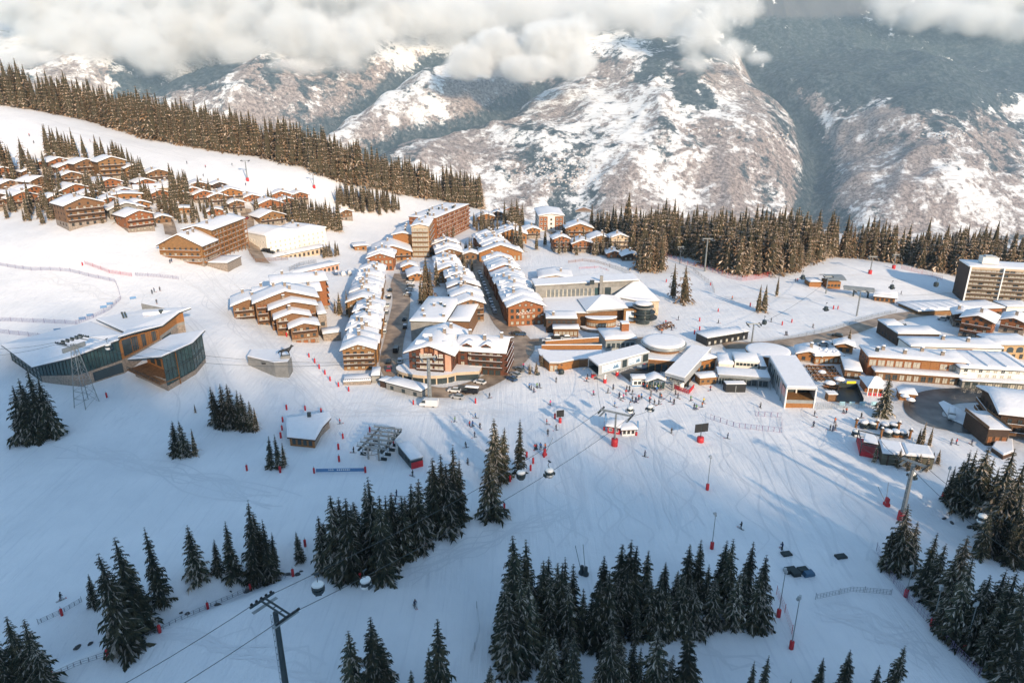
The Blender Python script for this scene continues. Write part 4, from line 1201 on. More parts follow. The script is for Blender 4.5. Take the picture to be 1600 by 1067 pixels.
chalet(222, 335, 28, 2, 10, 16, 'chalet by the top of the chalet lane', WOOD_O)
chalet(230, 300, 28, 2, 11, 16, 'chalet behind the white balcony lodge', WOOD_R)
chalet(268, 303, 26, 2, 10, 14, 'chalet half hidden by the lodge spruces', WOOD_B)
chalet(282, 318, 26, 2, 10, 18, 'orange chalet before the piste edge roofs', WOOD_O)
chalet(303, 312, 24, 2, 10, 14, 'red chalet left of the bright orange one', WOOD_R)
chalet(342, 322, 28, 2, 11, 14, 'brown chalet between two orange ones', WOOD_B)
chalet(338, 338, 24, 1, 10, 10, 'low chalet behind the honey hotel roof', WOOD_R)
chalet(372, 332, 24, 2, 10, 12, 'chalet at the hill road bend', WOOD_B)
chalet(452, 328, 28, 2, 10, 12, 'chalet roof against the hotel grove', WOOD_R)
chalet(255, 350, 26, 1, 9, 10, 'low annex by the middle of the chalet lane', WOOD_B)
# cream lodge with balconies on the hill
p, W, yaw = centre_px(243, 311, 52, 4)
b = B('lodge', 'white walled lodge with two long balcony rows on the hillside', 'building', p, yaw)
b.gable(-W / 2, W / 2, 0, 12, 0, 6.2, 'x', 0.28, RENDER_C, 0, chim=2)
for f in range(2):
    b.wins('f', -W / 2 + 4, W / 2 - 0.5, 0, 0.7 + 2.8 * f, 7, 1.5, 1.6, 'red', 'curtain')
    b.balc('f', -W / 2 + 4, W / 2 - 0.3, 0, 0.25 + 2.8 * f, 1.3, WOOD_R)
b.wins('l', 1, 11, -W / 2, 1.0, 3); b.wins('r', 1, 11, W / 2, 1.0, 3)

# big hillside hotel: gabled head and a long seven storey wing
m_, W, yaw = frame_px((336, 404), (386, 388))
b = B('hotel', 'honey timber hotel stepping down the hill with a seven storey balcony front', 'hotel', m_, yaw)
ze = 17.0
b.gable(-W / 2, W / 2, 0, 15, 0, ze, 'x', 0.26, WOOD_Y, 2.4, chim=3)
for f in range(6):
    z = 1.0 + f * 2.65
    b.wins('f', -W / 2 + 0.4, W / 2 - 0.4, -0.08 if z < 2.4 else 0, z, 10, 1.3, 1.7, 'wood', 'glass', alt=['glass', 'curtain'])
    if f: b.balc('f', -W / 2 + 0.2, W / 2 - 0.2, 0, f * 2.65 + 0.4, 1.3, WOOD_O)
for i in range(9):
    x = -W / 2 + W * i / 8
    b.box('pillar', x - 0.22, -1.55, 0, x + 0.22, -1.33, ze - 0.4, WOOD_O)
for f in range(6): b.wins('r', 1, 14, W / 2, 1 + f * 2.65, 4, 1.2, 1.5, 'wood')
b.gable(-W / 2 - 15, -W / 2 - 0.3, -2, 20, 3, 12.0, 'x', 0.5, WOOD_Y, 3.0, chim=2)
for f in range(3): b.wins('f', -W / 2 - 14.3, -W / 2 - 1, -2.08 if 4 + f * 2.8 < 6 else -2, 4.0 + f * 2.8, 5, 1.3, 1.6, 'wood', alt=['glass', 'curtain']); b.balc('f', -W / 2 - 14.6, -W / 2 - 0.6, -2, 3.5 + f * 2.8, 1.2, WOOD_O)
for f in range(3): b.wins('l', -1, 19, -W / 2 - 15 - (.08 if f == 0 else 0), 4.0 + f * 2.8, 7, 1.3, 1.5, 'wood', alt=['glass', 'curtain']); b.balc('l', -1.4, 19.4, -W / 2 - 15, 3.5 + f * 2.8, 1.1, WOOD_O)
b.flat(-W / 2 - 13, -W / 2 + 2, -13, -2.6, -2, 3.0, STONE, 0.3)

# white hotel
m_, W, yaw = frame_px((418, 394), (516, 388))
b = B('hotel', 'bright white rendered hotel with two broad gables and a terrace', 'hotel', m_, yaw)
b.gable(-W / 2, -1.0, 0, 22, 0, 14.5, 'y', 0.22, RENDER_W, 0, over=0.5, fas=WHITE)
b.gable(-0.5, W / 2, 3, 22, 0, 12.5, 'y', 0.22, RENDER_W, 0, over=0.5, fas=WHITE, chim=2)
b.flat(-W / 2 - 3, W / 2 - 8, -9, -0.3, 0, 3.6, RENDER_C, 0.3)
for f in range(4):
    b.wins('f', -W / 2 + 1, -1.6, 0, 4.2 + f * 2.6, 6, 1.3, 1.5, 'white', 'curtain') if f < 3 else None
    b.wins('f', 0.4, W / 2 - 1, 3, 1.2 + f * 2.7, 6, 1.3, 1.5, 'white', 'curtain')
    b.wins('l', 1, 21, -W / 2, 1.2 + f * 2.9, 6, 1.3, 1.4, 'white', 'curtain')
b.wins('f', -W / 2 - 2, W / 2 - 9, -9, 0.8, 12, 1.5, 2.0, 'wood', 'glass')

# apartment tower and its snow terraces
m_, W, yaw = frame_px((645, 402), (671, 402))
yaw -= radians(4)
b = B('apartment_block', 'narrow pale apartment tower with a grid of open balconies', 'building', m_, yaw)
b.gable(-W / 2, W / 2, 0, 26, 0, 19.5, 'y', 0.25, RENDER_C, 0, over=0.6, chim=3)
for f in range(6):
    z = 1.0 + f * 3.05
    b.wins('f', -W / 2 + 0.4, W / 2 - 0.4, 0, z, 3, 3.0, 2.1, 'wood', 'curtain', 1)
    b.balc('f', -W / 2 + 0.2, W / 2 - 0.2, 0, z - 0.5, 1.2, WOOD_Y)
    b.wins('r', 0.6, 25, W / 2, z, 8, 1.8, 1.9, 'wood', 'glass', 1, alt=['glass', 'curtain'])
    b.balc('r', 0.6, 25.4, W / 2, z - 0.5, 1.2, WOOD_O)
b.gable(-W / 2 - 13, -W / 2 - 0.4, 6, 32, 0, 13.0, 'y', 0.22, WOOD_O, 0, chim=3)
# long red block
m_, W, yaw = frame_px((682, 380), (733, 356))
b = B('apartment_block', 'long red brown apartment block, six balcony storeys under a cluttered flat roof', 'building', m_, yaw)
b.flat(-W / 2, W / 2, 0, 20, 0, 18.0, WOOD_R, 0.4)
for f in range(6):
    z = 0.9 + f * 2.9
    b.wins('f', -W / 2 + 0.5, W / 2 - 0.5, 0, z, 14, 2.2, 1.9, 'red', 'glass', 1, alt=['glass', 'curtain', 'curtain'])
    b.balc('f', -W / 2 + 0.2, W / 2 - 0.2, 0, z - 0.5, 1.3, WOOD_R)
    b.wins('l', 1, 19, -W / 2, z, 4, 1.6, 1.6, 'red', 'glass')
    b.balc('l', 1, 19, -W / 2, z - 0.5, 1.2, WOOD_R)
for i in range(16):
    part('chimney', chimney_data(rb.choice(['stone', 'metal'])), b.r, (rb.uniform(-W / 2 + 2, W / 2 - 2), rb.uniform(3, 18), 19.2))
# red and white block by the lodge road
p, W, yaw = centre_px(861, 361, 38, 6)
b = B('apartment_block', 'red and white house with a wide plain snow roof by the forest', 'building', p, yaw)
b.gable(-W / 2, W / 2, 0, 34, 0, 11.0, 'y', 0.16, RENDER_W, 0, over=0.9)
for s in (-1, 1):
    b.box('panel', s * W * 0.32 - W * 0.17, -0.06, 0.6, s * W * 0.32 + W * 0.17, 0.01, 10.6, WOOD_R)
    for f in range(3):
        b.wins('f', s * W * 0.32 - W * 0.15, s * W * 0.32 + W * 0.15, -0.06, 1.4 + f * 3.1, 2, 1.4, 1.7, 'white', 'glass')
for f in range(3): b.wins('f', -W * 0.13, W * 0.13, 0, 1.4 + f * 3.1, 1, 1.4, 1.5, 'wood', 'glass'); b.wins('l', 1, 33, -W / 2, 1.4 + f * 3.1, 8)

# ------------------------------------------------------------------ village centre rows
b = row('golden timber chalet row, its balconied gable above the snowy forecourt', (538, 578), (587, 578), 546, 60, 8, WOOD_Y, 0.0, name='chalet_row', floors=4, chim=2, tw=4)
b = row('chalet row with a plain golden end gable behind the dark spruces', (546, 500), (590, 494), 474, 66, 8, WOOD_Y, 0.0, floors=3, chim=2, balc=False, tw=3, face=6.7)
b = row('long chalet row with an orange sign gable beside the parked street', (796, 512), (846, 505), 482, 98, 12, WOOD_R, 0.0, floors=3, chim=1, tw=-4, balc=False, face=8.4)
sg = MB()
pts = [(-4 + i * 0.42, -0.05, 5.6 + 0.55 * sin(i * 1.9) + 0.07 * i) for i in range(16)]
sg.tube(pts, 0.10, WHITE, 4); sg.bar((-3.6, -0.05, 5.0), (3.2, -0.05, 5.9), 0.07, WHITE, 4)
sg.build('sign', b.r)
row('brown chalet row between the lane and the parked street', (706, 470), (742, 464), 450, 30, 4, WOOD_B, 0.0, floors=3, chim=2, tw=-2, balc=False, face=10)
row('cream fronted chalet row with stepped snow roofs beside the tall spruces', (684, 443), (722, 440), 424, 32, 4, WOOD_Y, 0.0, floors=3, chim=2, balc=False, face=10)
row('snow laden row of roofs climbing behind the upper lane', (684, 414), (722, 410), 398, 34, 4, WOOD_B, 0.0, floors=2, chim=2, balc=False, face=10)
row('cluttered row of brown roofs above the small timber chalet', (708, 494), (752, 488), 466, 22, 3, WOOD_D, 0.0, floors=3, chim=3, balc=False, face=9)
chalet(736, 503, 44, 3, 12, 6, 'timber chalet with a pointed window behind the red brown hotel', WOOD_B, stone=0.8)
row('terrace of snowy roofs with a red gable at the lane top', (756, 402), (798, 398), 386, 40, 5, WOOD_R, 0.0, floors=2, chim=2, tw=-8, balc=False, face=12)
row('stepped orange eaved roofs beside the lane curve', (752, 412), (812, 404), 398, 14, 2, WOOD_O, 0.0, floors=1, chim=2, balc=False, face=4)
row('short snow roofed row at the end of the brown road', (578, 424), (612, 420), 404, 20, 3, WOOD_R, 0.0, floors=2, chim=2, balc=False, face=6.6)
chalet(652, 440, 28, 1, 14, 4, 'small orange gabled garage beside the brown road', WOOD_O, balc=False, chim=0)

row('big stepped snow roofs over an orange wall by the lodge road', (778, 384), (822, 380), 368, 24, 4, WOOD_O, 0.0, floors=2, chim=3, balc=False, face=6)
chalet(765, 396, 22, 1, 9, 6, 'small red chalet at the inside of the lane curve', WOOD_R, balc=False)
chalet(706, 406, 26, 2, 10, 4, 'red chalet at the head of the stepped row', WOOD_R, balc=False)
chalet(735, 412, 22, 2, 9, 4, 'chimneyed chalet beside the lane garden', WOOD_B, balc=False)
chalet(640, 425, 24, 1, 9, 4, 'low timber chalet at the top of the brown road', WOOD_O, balc=False)
m_, W, yaw = frame_px((450, 427), (530, 422)); b = B('colonnade', 'long low snow roofed colonnade behind the stepped apartments', 'building', m_, yaw); b.flat(-W / 2, W / 2, 0, 8, 0, 3.4, RENDER_P, .5, th=.6); b.wins('f', -W / 2, W / 2, 0, .4, 12, 1.5, 2.2, 'wood', 'glass')

# brown stepped apartments by the piste
m_, W, yaw = frame_px((457, 534), (499, 536))
b = B('apartment_house', 'brown stepped apartment house of many snowy gables by the red posts', 'building', m_, yaw + radians(4))
h = W / 2
def gwin(x0, x1, y, z0, n, fl, pane='glass', bal=True, sk=0.0):
    for f in range(fl):
        b.wins('f', x0 + 0.4, x1 - 0.4, y, z0 + f * 2.7, n, 1.2, 1.35, 'dark', pane, alt=['glass', 'curtain', 'shut'], skip=sk)
        if bal and f: b.balc('f', x0 + 0.5, x1 - 0.5, y, z0 - 0.5 + f * 2.7, 1.2, WOOD_D)
b.gable(-h, h, 0, 9, 0, 7.4, 'y', 0.3, WOOD_B, 2.5); gwin(-h, h, 0, 3.1, 4, 2); b.wins('f', -h + 1, h - 1, -0.08, 0.4, 3, 1.8, 1.6, 'dark', 'shut')
b.gable(-h - 5, h - 2.5, 6.5, 16, 0, 9.8, 'y', 0.3, WOOD_B, 2.5, chim=1); gwin(-h - 5, -h, 6.5, 3.2, 2, 3)
b.gable(-h - 6.5, h + 1, 13, 22, 0, 12.0, 'y', 0.28, WOOD_B, 2.5, chim=1); gwin(-h - 6.5, -h - 4, 13, 3.2, 1, 3); gwin(h - 2.4, h + 1, 13, 3.2, 1, 3)
b.gable(-h - 12, h + 2, 20, 33, 0, 13.6, 'y', 0.32, WOOD_B, 2.5, chim=3, over=1.3); gwin(-h - 12, -h - 7, 20, 3.2, 2, 4)
b.gable(-h - 21, -h - 8, 28, 42, 0, 11.0, 'y', 0.34, WOOD_B, 2.5, chim=2); gwin(-h - 21, -h - 12.5, 28, 3.2, 3, 3)
b.gable(-h - 12, h + 5, 32, 46, 0, 13.0, 'x', 0.22, WOOD_B, 2.5, chim=3)
b.gable(-h - 4, h + 9, 44, 60, 0, 14.5, 'x', 0.2, WOOD_R, 2.5, chim=2)
for f in range(4):
    b.wins('r', 45, 59, h + 9, 3 + f * 2.8, 4, 1.4, 1.7, 'white', 'curtain'); b.balc('r', 44.6, 59.4, h + 9, 2.5 + f * 2.8, 1.2, WOOD_R)
    b.wins('l', 29, 41, -h - 21, 3 + f * 2.6, 4) if f < 3 else None
    b.wins('r', 14, 32, h + 2 if False else h + 2.0, 3 + f * 2.6, 4) if f < 3 else None
b.flat(h + 1.3, h + 4.6, 9, 27, 0, 9.0, STONE, 0.2)
b.wins('f', h + 1.5, h + 4.4, 9, 1, 1, 1.6, 2.2, 'dark'); b.wins('f', h + 1.5, h + 4.4, 9, 4.2, 1, 1.6, 1.6, 'dark'); b.wins('r', 10, 26, h + 4.6, 4, 5, 1.2, 1.5)
b.flat(h + 2, h + 9, 2, 8.5, 0, 2.6, STONE, 0.25, th=0.6)

# red brown corner hotel with its curved glass podium
A, C = P(641, 592), P(709, 590)
m_, W, yaw = frame_px((641, 592), (706, 592))
ze = stretch_h(P(641, 592), 551)
yaw -= radians(8)
b = B('hotel', 'red brown corner hotel with a broad snow gable and a curved glass podium', 'hotel', m_, yaw)
h = W / 2 + 0.3
b.gable(-h, h, 0, 24, 0, ze, 'y', 0.36, WOOD_C, 0, over=1.6, gm=WOOD_C, chim=3, th=0.4)
arc = [(-h - 1.5, 8)] + [(-h * 0.2 + (h + 2.2) * cos(pi + (pi * 0.90) * i / 14) * 1.12, 1.5 + 6.5 * sin(pi + (pi * 0.90) * i / 14)) for i in range(15)] + [(h + 9, 2.0), (h + 9, 8)]
pm = MB(); pm.prism(arc, -2, 2.4, GLASS); pm.build('podium', b.r)
pm = MB(); big = [(x * 1.03, y * 1.03 - 0.2) for x, y in arc]
pm.prism(big, 2.404, 3.5, RENDER_C, SNOW); pb = pm.build('podium_band', b.r)
for i in range(1, len(arc) - 2):
    (xa, ya), (xb, yb) = arc[i], arc[i + 1]
    mm = MB(); a_ = math.atan2(yb - ya, xb - xa)
    mm.box(-0.22, -0.16, -1, 0.22, 0.05, 2.38, RENDER_C if i % 2 else METAL_D)
    mm.build('pillar', b.r, (xa, ya, 0), a_)
fh = (ze - 3.4) / 3
for f in range(3):
    z = 3.9 + f * fh
    for (a0, a1, n) in ((-h * 0.5, h * 0.1, 3), (h * 0.18, h * 0.62, 2)):
        b.wins('f', a0, a1, 0, z, n, 1.3, fh * 0.62, 'white', 'curtain')
    b.wins('f', -h + 0.5, -h * 0.58, 0, z, 1, 1.6, fh * 0.66, 'dark', 'glass')
    b.balc('f', -h * 0.62, h * 0.66, 0, z - 0.4, 1.3, WOOD_D)
    b.wins('r', 1, 23, h, z, 7, 1.3, fh * 0.6, 'dark', 'glass', alt=['glass', 'curtain'])
    b.wins('l', 1, 23, -h, z, 7, 1.3, fh * 0.6, 'dark', 'glass')
b.box('panel', h * 0.70, -0.09, 3.6, h * 0.98, 0.0, ze - 0.3, RENDER_P)
b.box('panel', -h * 0.44, -0.12, ze - 0.6, -h * 0.30, 0.0, ze + 1.5, RENDER_P); b.box('panel', h * 0.22, -0.12, ze - 0.6, h * 0.36, 0.0, ze + 1.9, RENDER_P)
b.wins('f', -h * 0.28, h * 0.2, 0, ze + 0.2, 2, 1.3, 1.7, 'dark', 'shut')
for (dx, dy) in ((h * 0.55, 6), (h * 0.5, 13), (-h * 0.55, 5), (-h * 0.5, 12)):
    b.dormer(dx + (1.6 if dx > 0 else -1.6), dy, ze + (h - abs(dx)) * 0.36 - 0.6, 2.4, 3.0, WOOD_C, 'r' if dx > 0 else 'l', 1.2)
# wing toward the square
hx = h + 0.4
zw = ze * 0.92
b.gable(hx, hx + 17, 7, 22, 0, zw, 'x', 0.34, WOOD_C, 0, over=1.2, th=0.4, chim=3)
for f in range(4):
    z = 0.9 + f * zw / 4.05
    b.wins('f', hx + 0.6, hx + 16.4, 7, z, 6, 1.4, 1.6, 'dark', 'glass', alt=['glass', 'curtain'])
    if f: b.balc('f', hx + 4.5, hx + 16.6, 7, z - 0.45, 1.2, WOOD_D)
    b.wins('r', 7.8, 21.2, hx + 17, z, 5, 1.4, 1.7, 'dark', 'glass', alt=['glass', 'curtain'])
    b.balc('r', 7.4, 21.6, hx + 17, z - 0.45, 1.2, WOOD_C)
for x in (3.5, 10.5): b.dormer(hx + x, 7.6, zw + 0.3, 3.4, 4.0, WOOD_C, 'f', 1.5)
b.wins('f', hx + 9, hx + 16, 6.9, 0.2, 3, 1.9, 2.2, 'dark', 'glass')
# plain flat roofed hall behind the hotel
m_, W, yaw = frame_px((634, 546), (690, 546))
b = B('hall', 'flat roofed hall under untouched snow behind the corner hotel', 'building', m_, yaw - radians(6))
b.flat(-W / 2, W / 2, 9, 44, 0, 8.6, CONC, 0.4, th=0.6)
b.flat(W / 2 + 0.8, W / 2 + 9, 14, 40, 0, 7.6, WOOD_B, 0.4, th=0.6)
for i in range(6): b.chim(rb.uniform(-W / 2 + 1, W / 2 + 6), rb.uniform(12, 38), 7.9, rb.choice(['metal', 'stone']))
b.wins('l', 10, 43, -W / 2, 4, 8); b.wins('l', 10, 43, -W / 2, 1, 8)

# ------------------------------------------------------------------ modern sports hall on the slope
def up(bx, by, ty):
    """foot on the ground and the point straight above it"""
    p = P(bx, by)
    return p, Vector((p.x, p.y, p.z + top_height(p, ty)))
def lift_off(root, pts):
    """world points into the frame of a thing that only stands at root (no turn)"""
    return [Vector(p) - root for p in pts]
def wallstrip(b, feet, tops, m, f0=0.0, f1=1.0, out=0.0):
    for (a, c), (d, e) in zip(zip(feet, feet[1:]), zip(tops, tops[1:])):
        n = Vector((c.y - a.y, a.x - c.x, 0)).normalized() * out
        lo0, lo1 = a.lerp(d, f0), c.lerp(e, f0); hi0, hi1 = a.lerp(d, f1), c.lerp(e, f1)
        b.face([lo0 + n, lo1 + n, hi1 + n, hi0 + n], m)
def roof_mesh(root, poly, th=0.5, fas=METAL_D, inset=0.4, parent=None, name='roof', deck=0.45):
    """deck and a snow sheet on any outline (local 3-D points, counter-clockwise seen from above)"""
    poly = [Vector(p) for p in poly]; n = len(poly)
    tri = tessellate_polygon([[Vector((p.x, p.y, 0)) for p in poly]])
    nz = lambda t: (poly[t[1]] - poly[t[0]]).cross(poly[t[2]] - poly[t[0]]).z
    tri = [t if nz(t) > 0 else t[::-1] for t in tri]
    b = [p - Vector((0, 0, deck)) for p in poly]
    d = MB(); d.mesh(poly + b, [tuple((i, n + i, n + (i + 1) % n, (i + 1) % n)) for i in range(n)] + tri + [tuple(n + i for i in t[::-1]) for t in tri], fas); r = d.build(name, parent)
    c = sum(poly, Vector()) / len(poly)
    s = MB()
    r0 = [p + Vector((0, 0, 0.005)) for p in poly]
    r1 = [p + Vector((0, 0, th * 0.55)) for p in poly]
    def ins(p, k): 
        v = c - p; L_ = v.length
        return p + v * min(0.5, k / max(L_, 0.1)) + Vector((0, 0, th))
    r2 = [ins(p, inset) for p in poly]
    n = len(poly); vs = r0 + r1 + r2
    s.mesh(vs, [(i, (i + 1) % n, n + (i + 1) % n, n + i) for i in range(n)] + [(n + i, n + (i + 1) % n, 2 * n + (i + 1) % n, 2 * n + i) for i in range(n)] + [tuple(2 * n + i for i in t) for t in tri], SNOW, False)
    s.build('snow_cover', r)
    return r
root = P(130, 600); 
feet, tops = zip(*[up(*q) for q in ((20, 564, 541), (66, 597, 573), (128, 604, 558), (195, 583, 531), (212, 571, 525), (252, 540, 514), (279, 521, 493), (291, 519, 488))])
hall = empty('sports_hall', root, 0, 'long modern hall with a folded snow roof, teal glass and orange timber front', 'building')
F_ = lift_off(root, feet); T_ = lift_off(root, tops)
F2 = [f - Vector((0, 0, 3)) for f in F_]
w = MB()
wallstrip(w, F2, F_, STONE); wallstrip(w, F_[1:], T_[1:], STONE, 0, 0.40); wallstrip(w, F_[:2], T_[:2], GLASS_T, 0, 1)
wallstrip(w, F_[1:4], T_[1:4], GLASS_T, 0.4, 1); wallstrip(w, F_[3:6], T_[3:6], WOOD_O, 0.4, 1); wallstrip(w, F_[5:], T_[5:], WOOD_O, 0.55, 1); wallstrip(w, F_[5:], T_[5:], CONC, 0.4, 0.55)
# the back and the far end
back = [Vector((p.x - 22, p.y + 12, H(p.x + root.x - 22, p.y + root.y + 12) - root.z - 2)) for p in F_]
for i in range(len(F_) - 1):
    pass
end0, end1 = F_[-1], T_[-1]
w.face([end0 - Vector((0, 0, 3)), back[-1], Vector((back[-1].x, back[-1].y, T_[-1].z)), end1], CONC)
w.build('wall', hall)
def on_wall(i, f, g, out=0.06):
    """point on wall section i, f along and g up"""
    a = F_[i].lerp(F_[i + 1], f); c = T_[i].lerp(T_[i + 1], f)
    n = Vector((F_[i + 1].y - F_[i].y, F_[i].x - F_[i + 1].x, 0)).normalized() * out
    return a.lerp(c, g) + n
def wall_pane(i, f0, f1, g0, g1, m, name='pane', out=0.05):
    q = MB(); q.face([on_wall(i, f0, g0, out), on_wall(i, f1, g0, out), on_wall(i, f1, g1, out), on_wall(i, f0, g1, out)], m)
    return q.build(name, hall)
for i, n in ((0, 8), (1, 11), (2, 12)):
    for k in range(n + 1):
        q = MB(); q.bar(on_wall(i, k / n, 0.42 if i else 0.02, 0.08), on_wall(i, k / n, 0.99, 0.08), 0.10, METAL_D, 4); q.build('mullion', hall)
    for g in (0.42, 0.7, 0.985) if i else (0.05, 0.35, 0.68, 0.985):
        q = MB(); q.bar(on_wall(i, 0, g, 0.09), on_wall(i, 1, g, 0.09), 0.09, METAL_D, 4); q.build('transom', hall)
for i, f0, f1 in ((3, 0.25, 1.0), (4, 0.02, 0.22), (4, 0.36, 0.5), (4, 0.72, 0.88)):
    wall_pane(i, f0, f1, 0.46, 0.95, GLASS, 'window')
for k in range(13):
    q = MB(); q.bar(on_wall(4, k / 12, 0.41, 0.05), on_wall(4, k / 12, 0.98, 0.05), 0.07, WOOD_B, 4); q.build('batten', hall)
wall_pane(2, 0.3, 0.99, 0.04, 0.33, GLASS, 'shop_window'); wall_pane(5, 0.1, 0.6, 0.05, 0.38, GLASS, 'shop_window')
def edge(i, o=2.0):
    n = Vector((F_[min(i + 1, 7)].y - F_[max(i - 1, 0)].y, F_[max(i - 1, 0)].x - F_[min(i + 1, 7)].x, 0)).normalized()
    return T_[i] + n * o + Vector((0, 0, 0.5))
tip = T_[0] + Vector((-2.2, -0.6, 0.7))
bk = [lift_off(root, [P(*q, z)])[0] for q, z in (((142, 503), 1.0), ((30, 531), 1.6), ((196, 523), 7.5), ((150, 499), 3.0), ((234, 487), 4.5))]
roof_mesh(root, [tip, edge(1), edge(2), edge(3), bk[2], bk[0], bk[1]], 0.45, parent=hall, inset=1.2)
up2 = [p + Vector((0, 0, 0.9)) for p in (edge(3), edge(4), edge(5), edge(6), edge(7, 2.5))]
roof_mesh(root, [up2[0], up2[1], up2[2], up2[3], up2[4] + Vector((1.6, 1.5, 0.3)), bk[4] + Vector((0, 0, 1.2)), bk[3], bk[2] + Vector((0, 0, 1.0))], 0.45, parent=hall, inset=1.2, name='roof')
v = lift_off(root, [P(252, 489, 7.5)])[0]
q = MB(); q.bar(v + Vector((-6, -1.5, 0)), v + Vector((7, 1.8, 0.2)), 0.7, SNOW, 8); q.build('snow_drift', hall)
q = MB(); q.bar(v, v + Vector((0, 0, 1.2)), 0.8, METAL_D, 8); q.build('vent', hall)
v = lift_off(root, [P(194, 496, 6.0)])[0]
q = MB(); [q.bar(v + Vector((dx, 0, -1)), v + Vector((dx - 0.6, 0, 2.2)), 0.35, METAL_D, 6) for dx in (0, 1.1)]; q.build('vent_pipe', hall)

# glass terrace pavilion beside it
root = P(262, 611)
feet, tops = zip(*[up(*q) for q in ((212, 588, 561), (263, 611, 556), (306, 585, 536), (322, 566, 520))])
F_ = lift_off(root, feet); T_ = lift_off(root, tops)
pav = empty('pavilion', root, 0, 'small modern pavilion with a snow terrace and glass side by the sports hall', 'building')
w = MB(); F2 = [f - Vector((0, 0, 3)) for f in F_]
wallstrip(w, F2, F_, STONE); wallstrip(w, F_[:2], T_[:2], STONE, 0, 0.35); wallstrip(w, F_[1:], T_[1:], STONE, 0, 0.16); wallstrip(w, F_[1:], T_[1:], GLASS_T, 0.16, 1)
w.build('wall', pav)
n0 = Vector((F_[1].y - F_[0].y, F_[0].x - F_[1].x, 0)).normalized()
# recessed terrace front: orange timber back wall behind the deck
w = MB(); r0, r1 = F_[0] - n0 * 5, F_[1] - n0 * 5
w.face([r0, r1, r1 + Vector((0, 0, T_[1].z - F_[1].z)), r0 + Vector((0, 0, T_[0].z - F_[0].z))], WOOD_O); w.build('back_wall', pav)
for k in range(4):
    f0, f1 = 0.12 + k * 0.2, 0.26 + k * 0.2
    w = MB(); w.face([r0.lerp(r1, f0) + n0 * 0.05 + Vector((0, 0, 4)), r0.lerp(r1, f1) + n0 * 0.05 + Vector((0, 0, 4)), r0.lerp(r1, f1) + n0 * 0.05 + Vector((0, 0, 6.6)), r0.lerp(r1, f0) + n0 * 0.05 + Vector((0, 0, 6.6))], GLASS); w.build('window', pav)
deckz = Vector((0, 0, 3.4))
w = MB(); w.slab([F_[0] + deckz + n0 * 2.5, F_[1] * 0.97 + deckz + n0 * 2.5, F_[1] - n0 * 5 + deckz, F_[0] - n0 * 5 + deckz], 0.35, WOOD_B); w.build('deck', pav)
w = MB()
for k in range(13):
    p = (F_[0] + n0 * 2.4 + deckz).lerp(F_[1] * 0.97 + n0 * 2.4 + deckz, k / 12); w.bar(p, p + Vector((0, 0, 1.0)), 0.05, METAL_D, 4)
w.bar(F_[0] + n0 * 2.4 + deckz + Vector((0, 0, 1.0)), F_[1] * 0.97 + n0 * 2.4 + deckz + Vector((0, 0, 1.0)), 0.06, METAL_D, 4); w.build('railing', pav)
for i in (1, 2):
    for k in range(9 if i == 1 else 5):
        f = k / (8 if i == 1 else 4)
        a = F_[i].lerp(F_[i + 1], f); c = T_[i].lerp(T_[i + 1], f); n = Vector((F_[i + 1].y - F_[i].y, F_[i].x - F_[i + 1].x, 0)).normalized() * 0.06
        w = MB(); w.bar(a.lerp(c, 0.16) + n, c + n, 0.09, METAL_D, 4); w.build('mullion', pav)
    for g in (0.16, 0.5, 0.56):
        w = MB(); w.bar(F_[i].lerp(T_[i], g) + n, F_[i + 1].lerp(T_[i + 1], g) + n, 0.12, METAL_D, 4); w.build('transom', pav)
bk = lift_off(root, [P(266, 524, 6.5), P(225, 548, 6.0)])
o1 = (T_[1] - (T_[0] + T_[3]) / 2).normalized() * 1.5; o1.z = 0.2
roof_mesh(root, [T_[0] + Vector((-1, -1, .2)), T_[1] + o1, T_[2] + Vector((1, -.6, .3)), T_[3] + Vector((1.4, .2, .9)), bk[0], bk[1]], 0.4, parent=pav, inset=1.0)

# concrete bunker with a bronze wolf on its roof
root = P(450, 592)
feet, tops = zip(*[up(*q) for q in ((388, 570, 563), (431, 589, 567), (452, 590, 566), (458, 580, 557))])
F_ = lift_off(root, feet); T_ = lift_off(root, tops); zt = max(t.z for t in T_)
bun = empty('retaining_block', root, 0, 'concrete block dug into the piste with a snow roof', 'building')
w = MB(); wallstrip(w, [f - Vector((0, 0, 2)) for f in F_], [Vector((t.x, t.y, zt)) for t in T_], CONC); w.build('wall', bun)
top = [Vector((t.x, t.y, zt)) for t in T_]
roof_mesh(root, top + [top[3] + Vector((-3, 7, 0)), top[0] + Vector((-1, 7, 0))], 0.35, fas=CONC, parent=bun, inset=0.6, deck=0.3)
w = MB(); w.box(-0.7, -0.05, 0, 0.7, 0.05, 0.5, BLACK); w.build('vent_slot', bun, F_[0].lerp(F_[1], 0.6) + Vector((0.3, -0.6, zt * 0.55)))
def skin_mesh(name, V, E, R, rootv, m, loc=(0, 0, 0), rz=0, s=1.0, sub=1):
    me = bpy.data.meshes.new(name); me.from_pydata(V, E, []); me.update()
    o = bpy.data.objects.new(name, me); COL.objects.link(o)
    sk = o.modifiers.new('skin', 'SKIN'); sb = o.modifiers.new('sub', 'SUBSURF'); sb.levels = sub; sb.render_levels = sub
    for i, r in enumerate(R): me.skin_vertices[0].data[i].radius = (r, r)
    me.skin_vertices[0].data[rootv].use_root = True
    dg = bpy.context.evaluated_depsgraph_get(); dg.update()
    ev = o.evaluated_get(dg); nm = bpy.data.meshes.new_from_object(ev)
    bpy.data.objects.remove(o)
    nm.materials.clear(); nm.materials.append(m); nm.polygons.foreach_set('use_smooth', [True] * len(nm.polygons))
    o = bpy.data.objects.new(name, nm); COL.objects.link(o); o.location = loc; o.rotation_euler = (0, 0, rz); o.scale = (s, s, s)
    return o
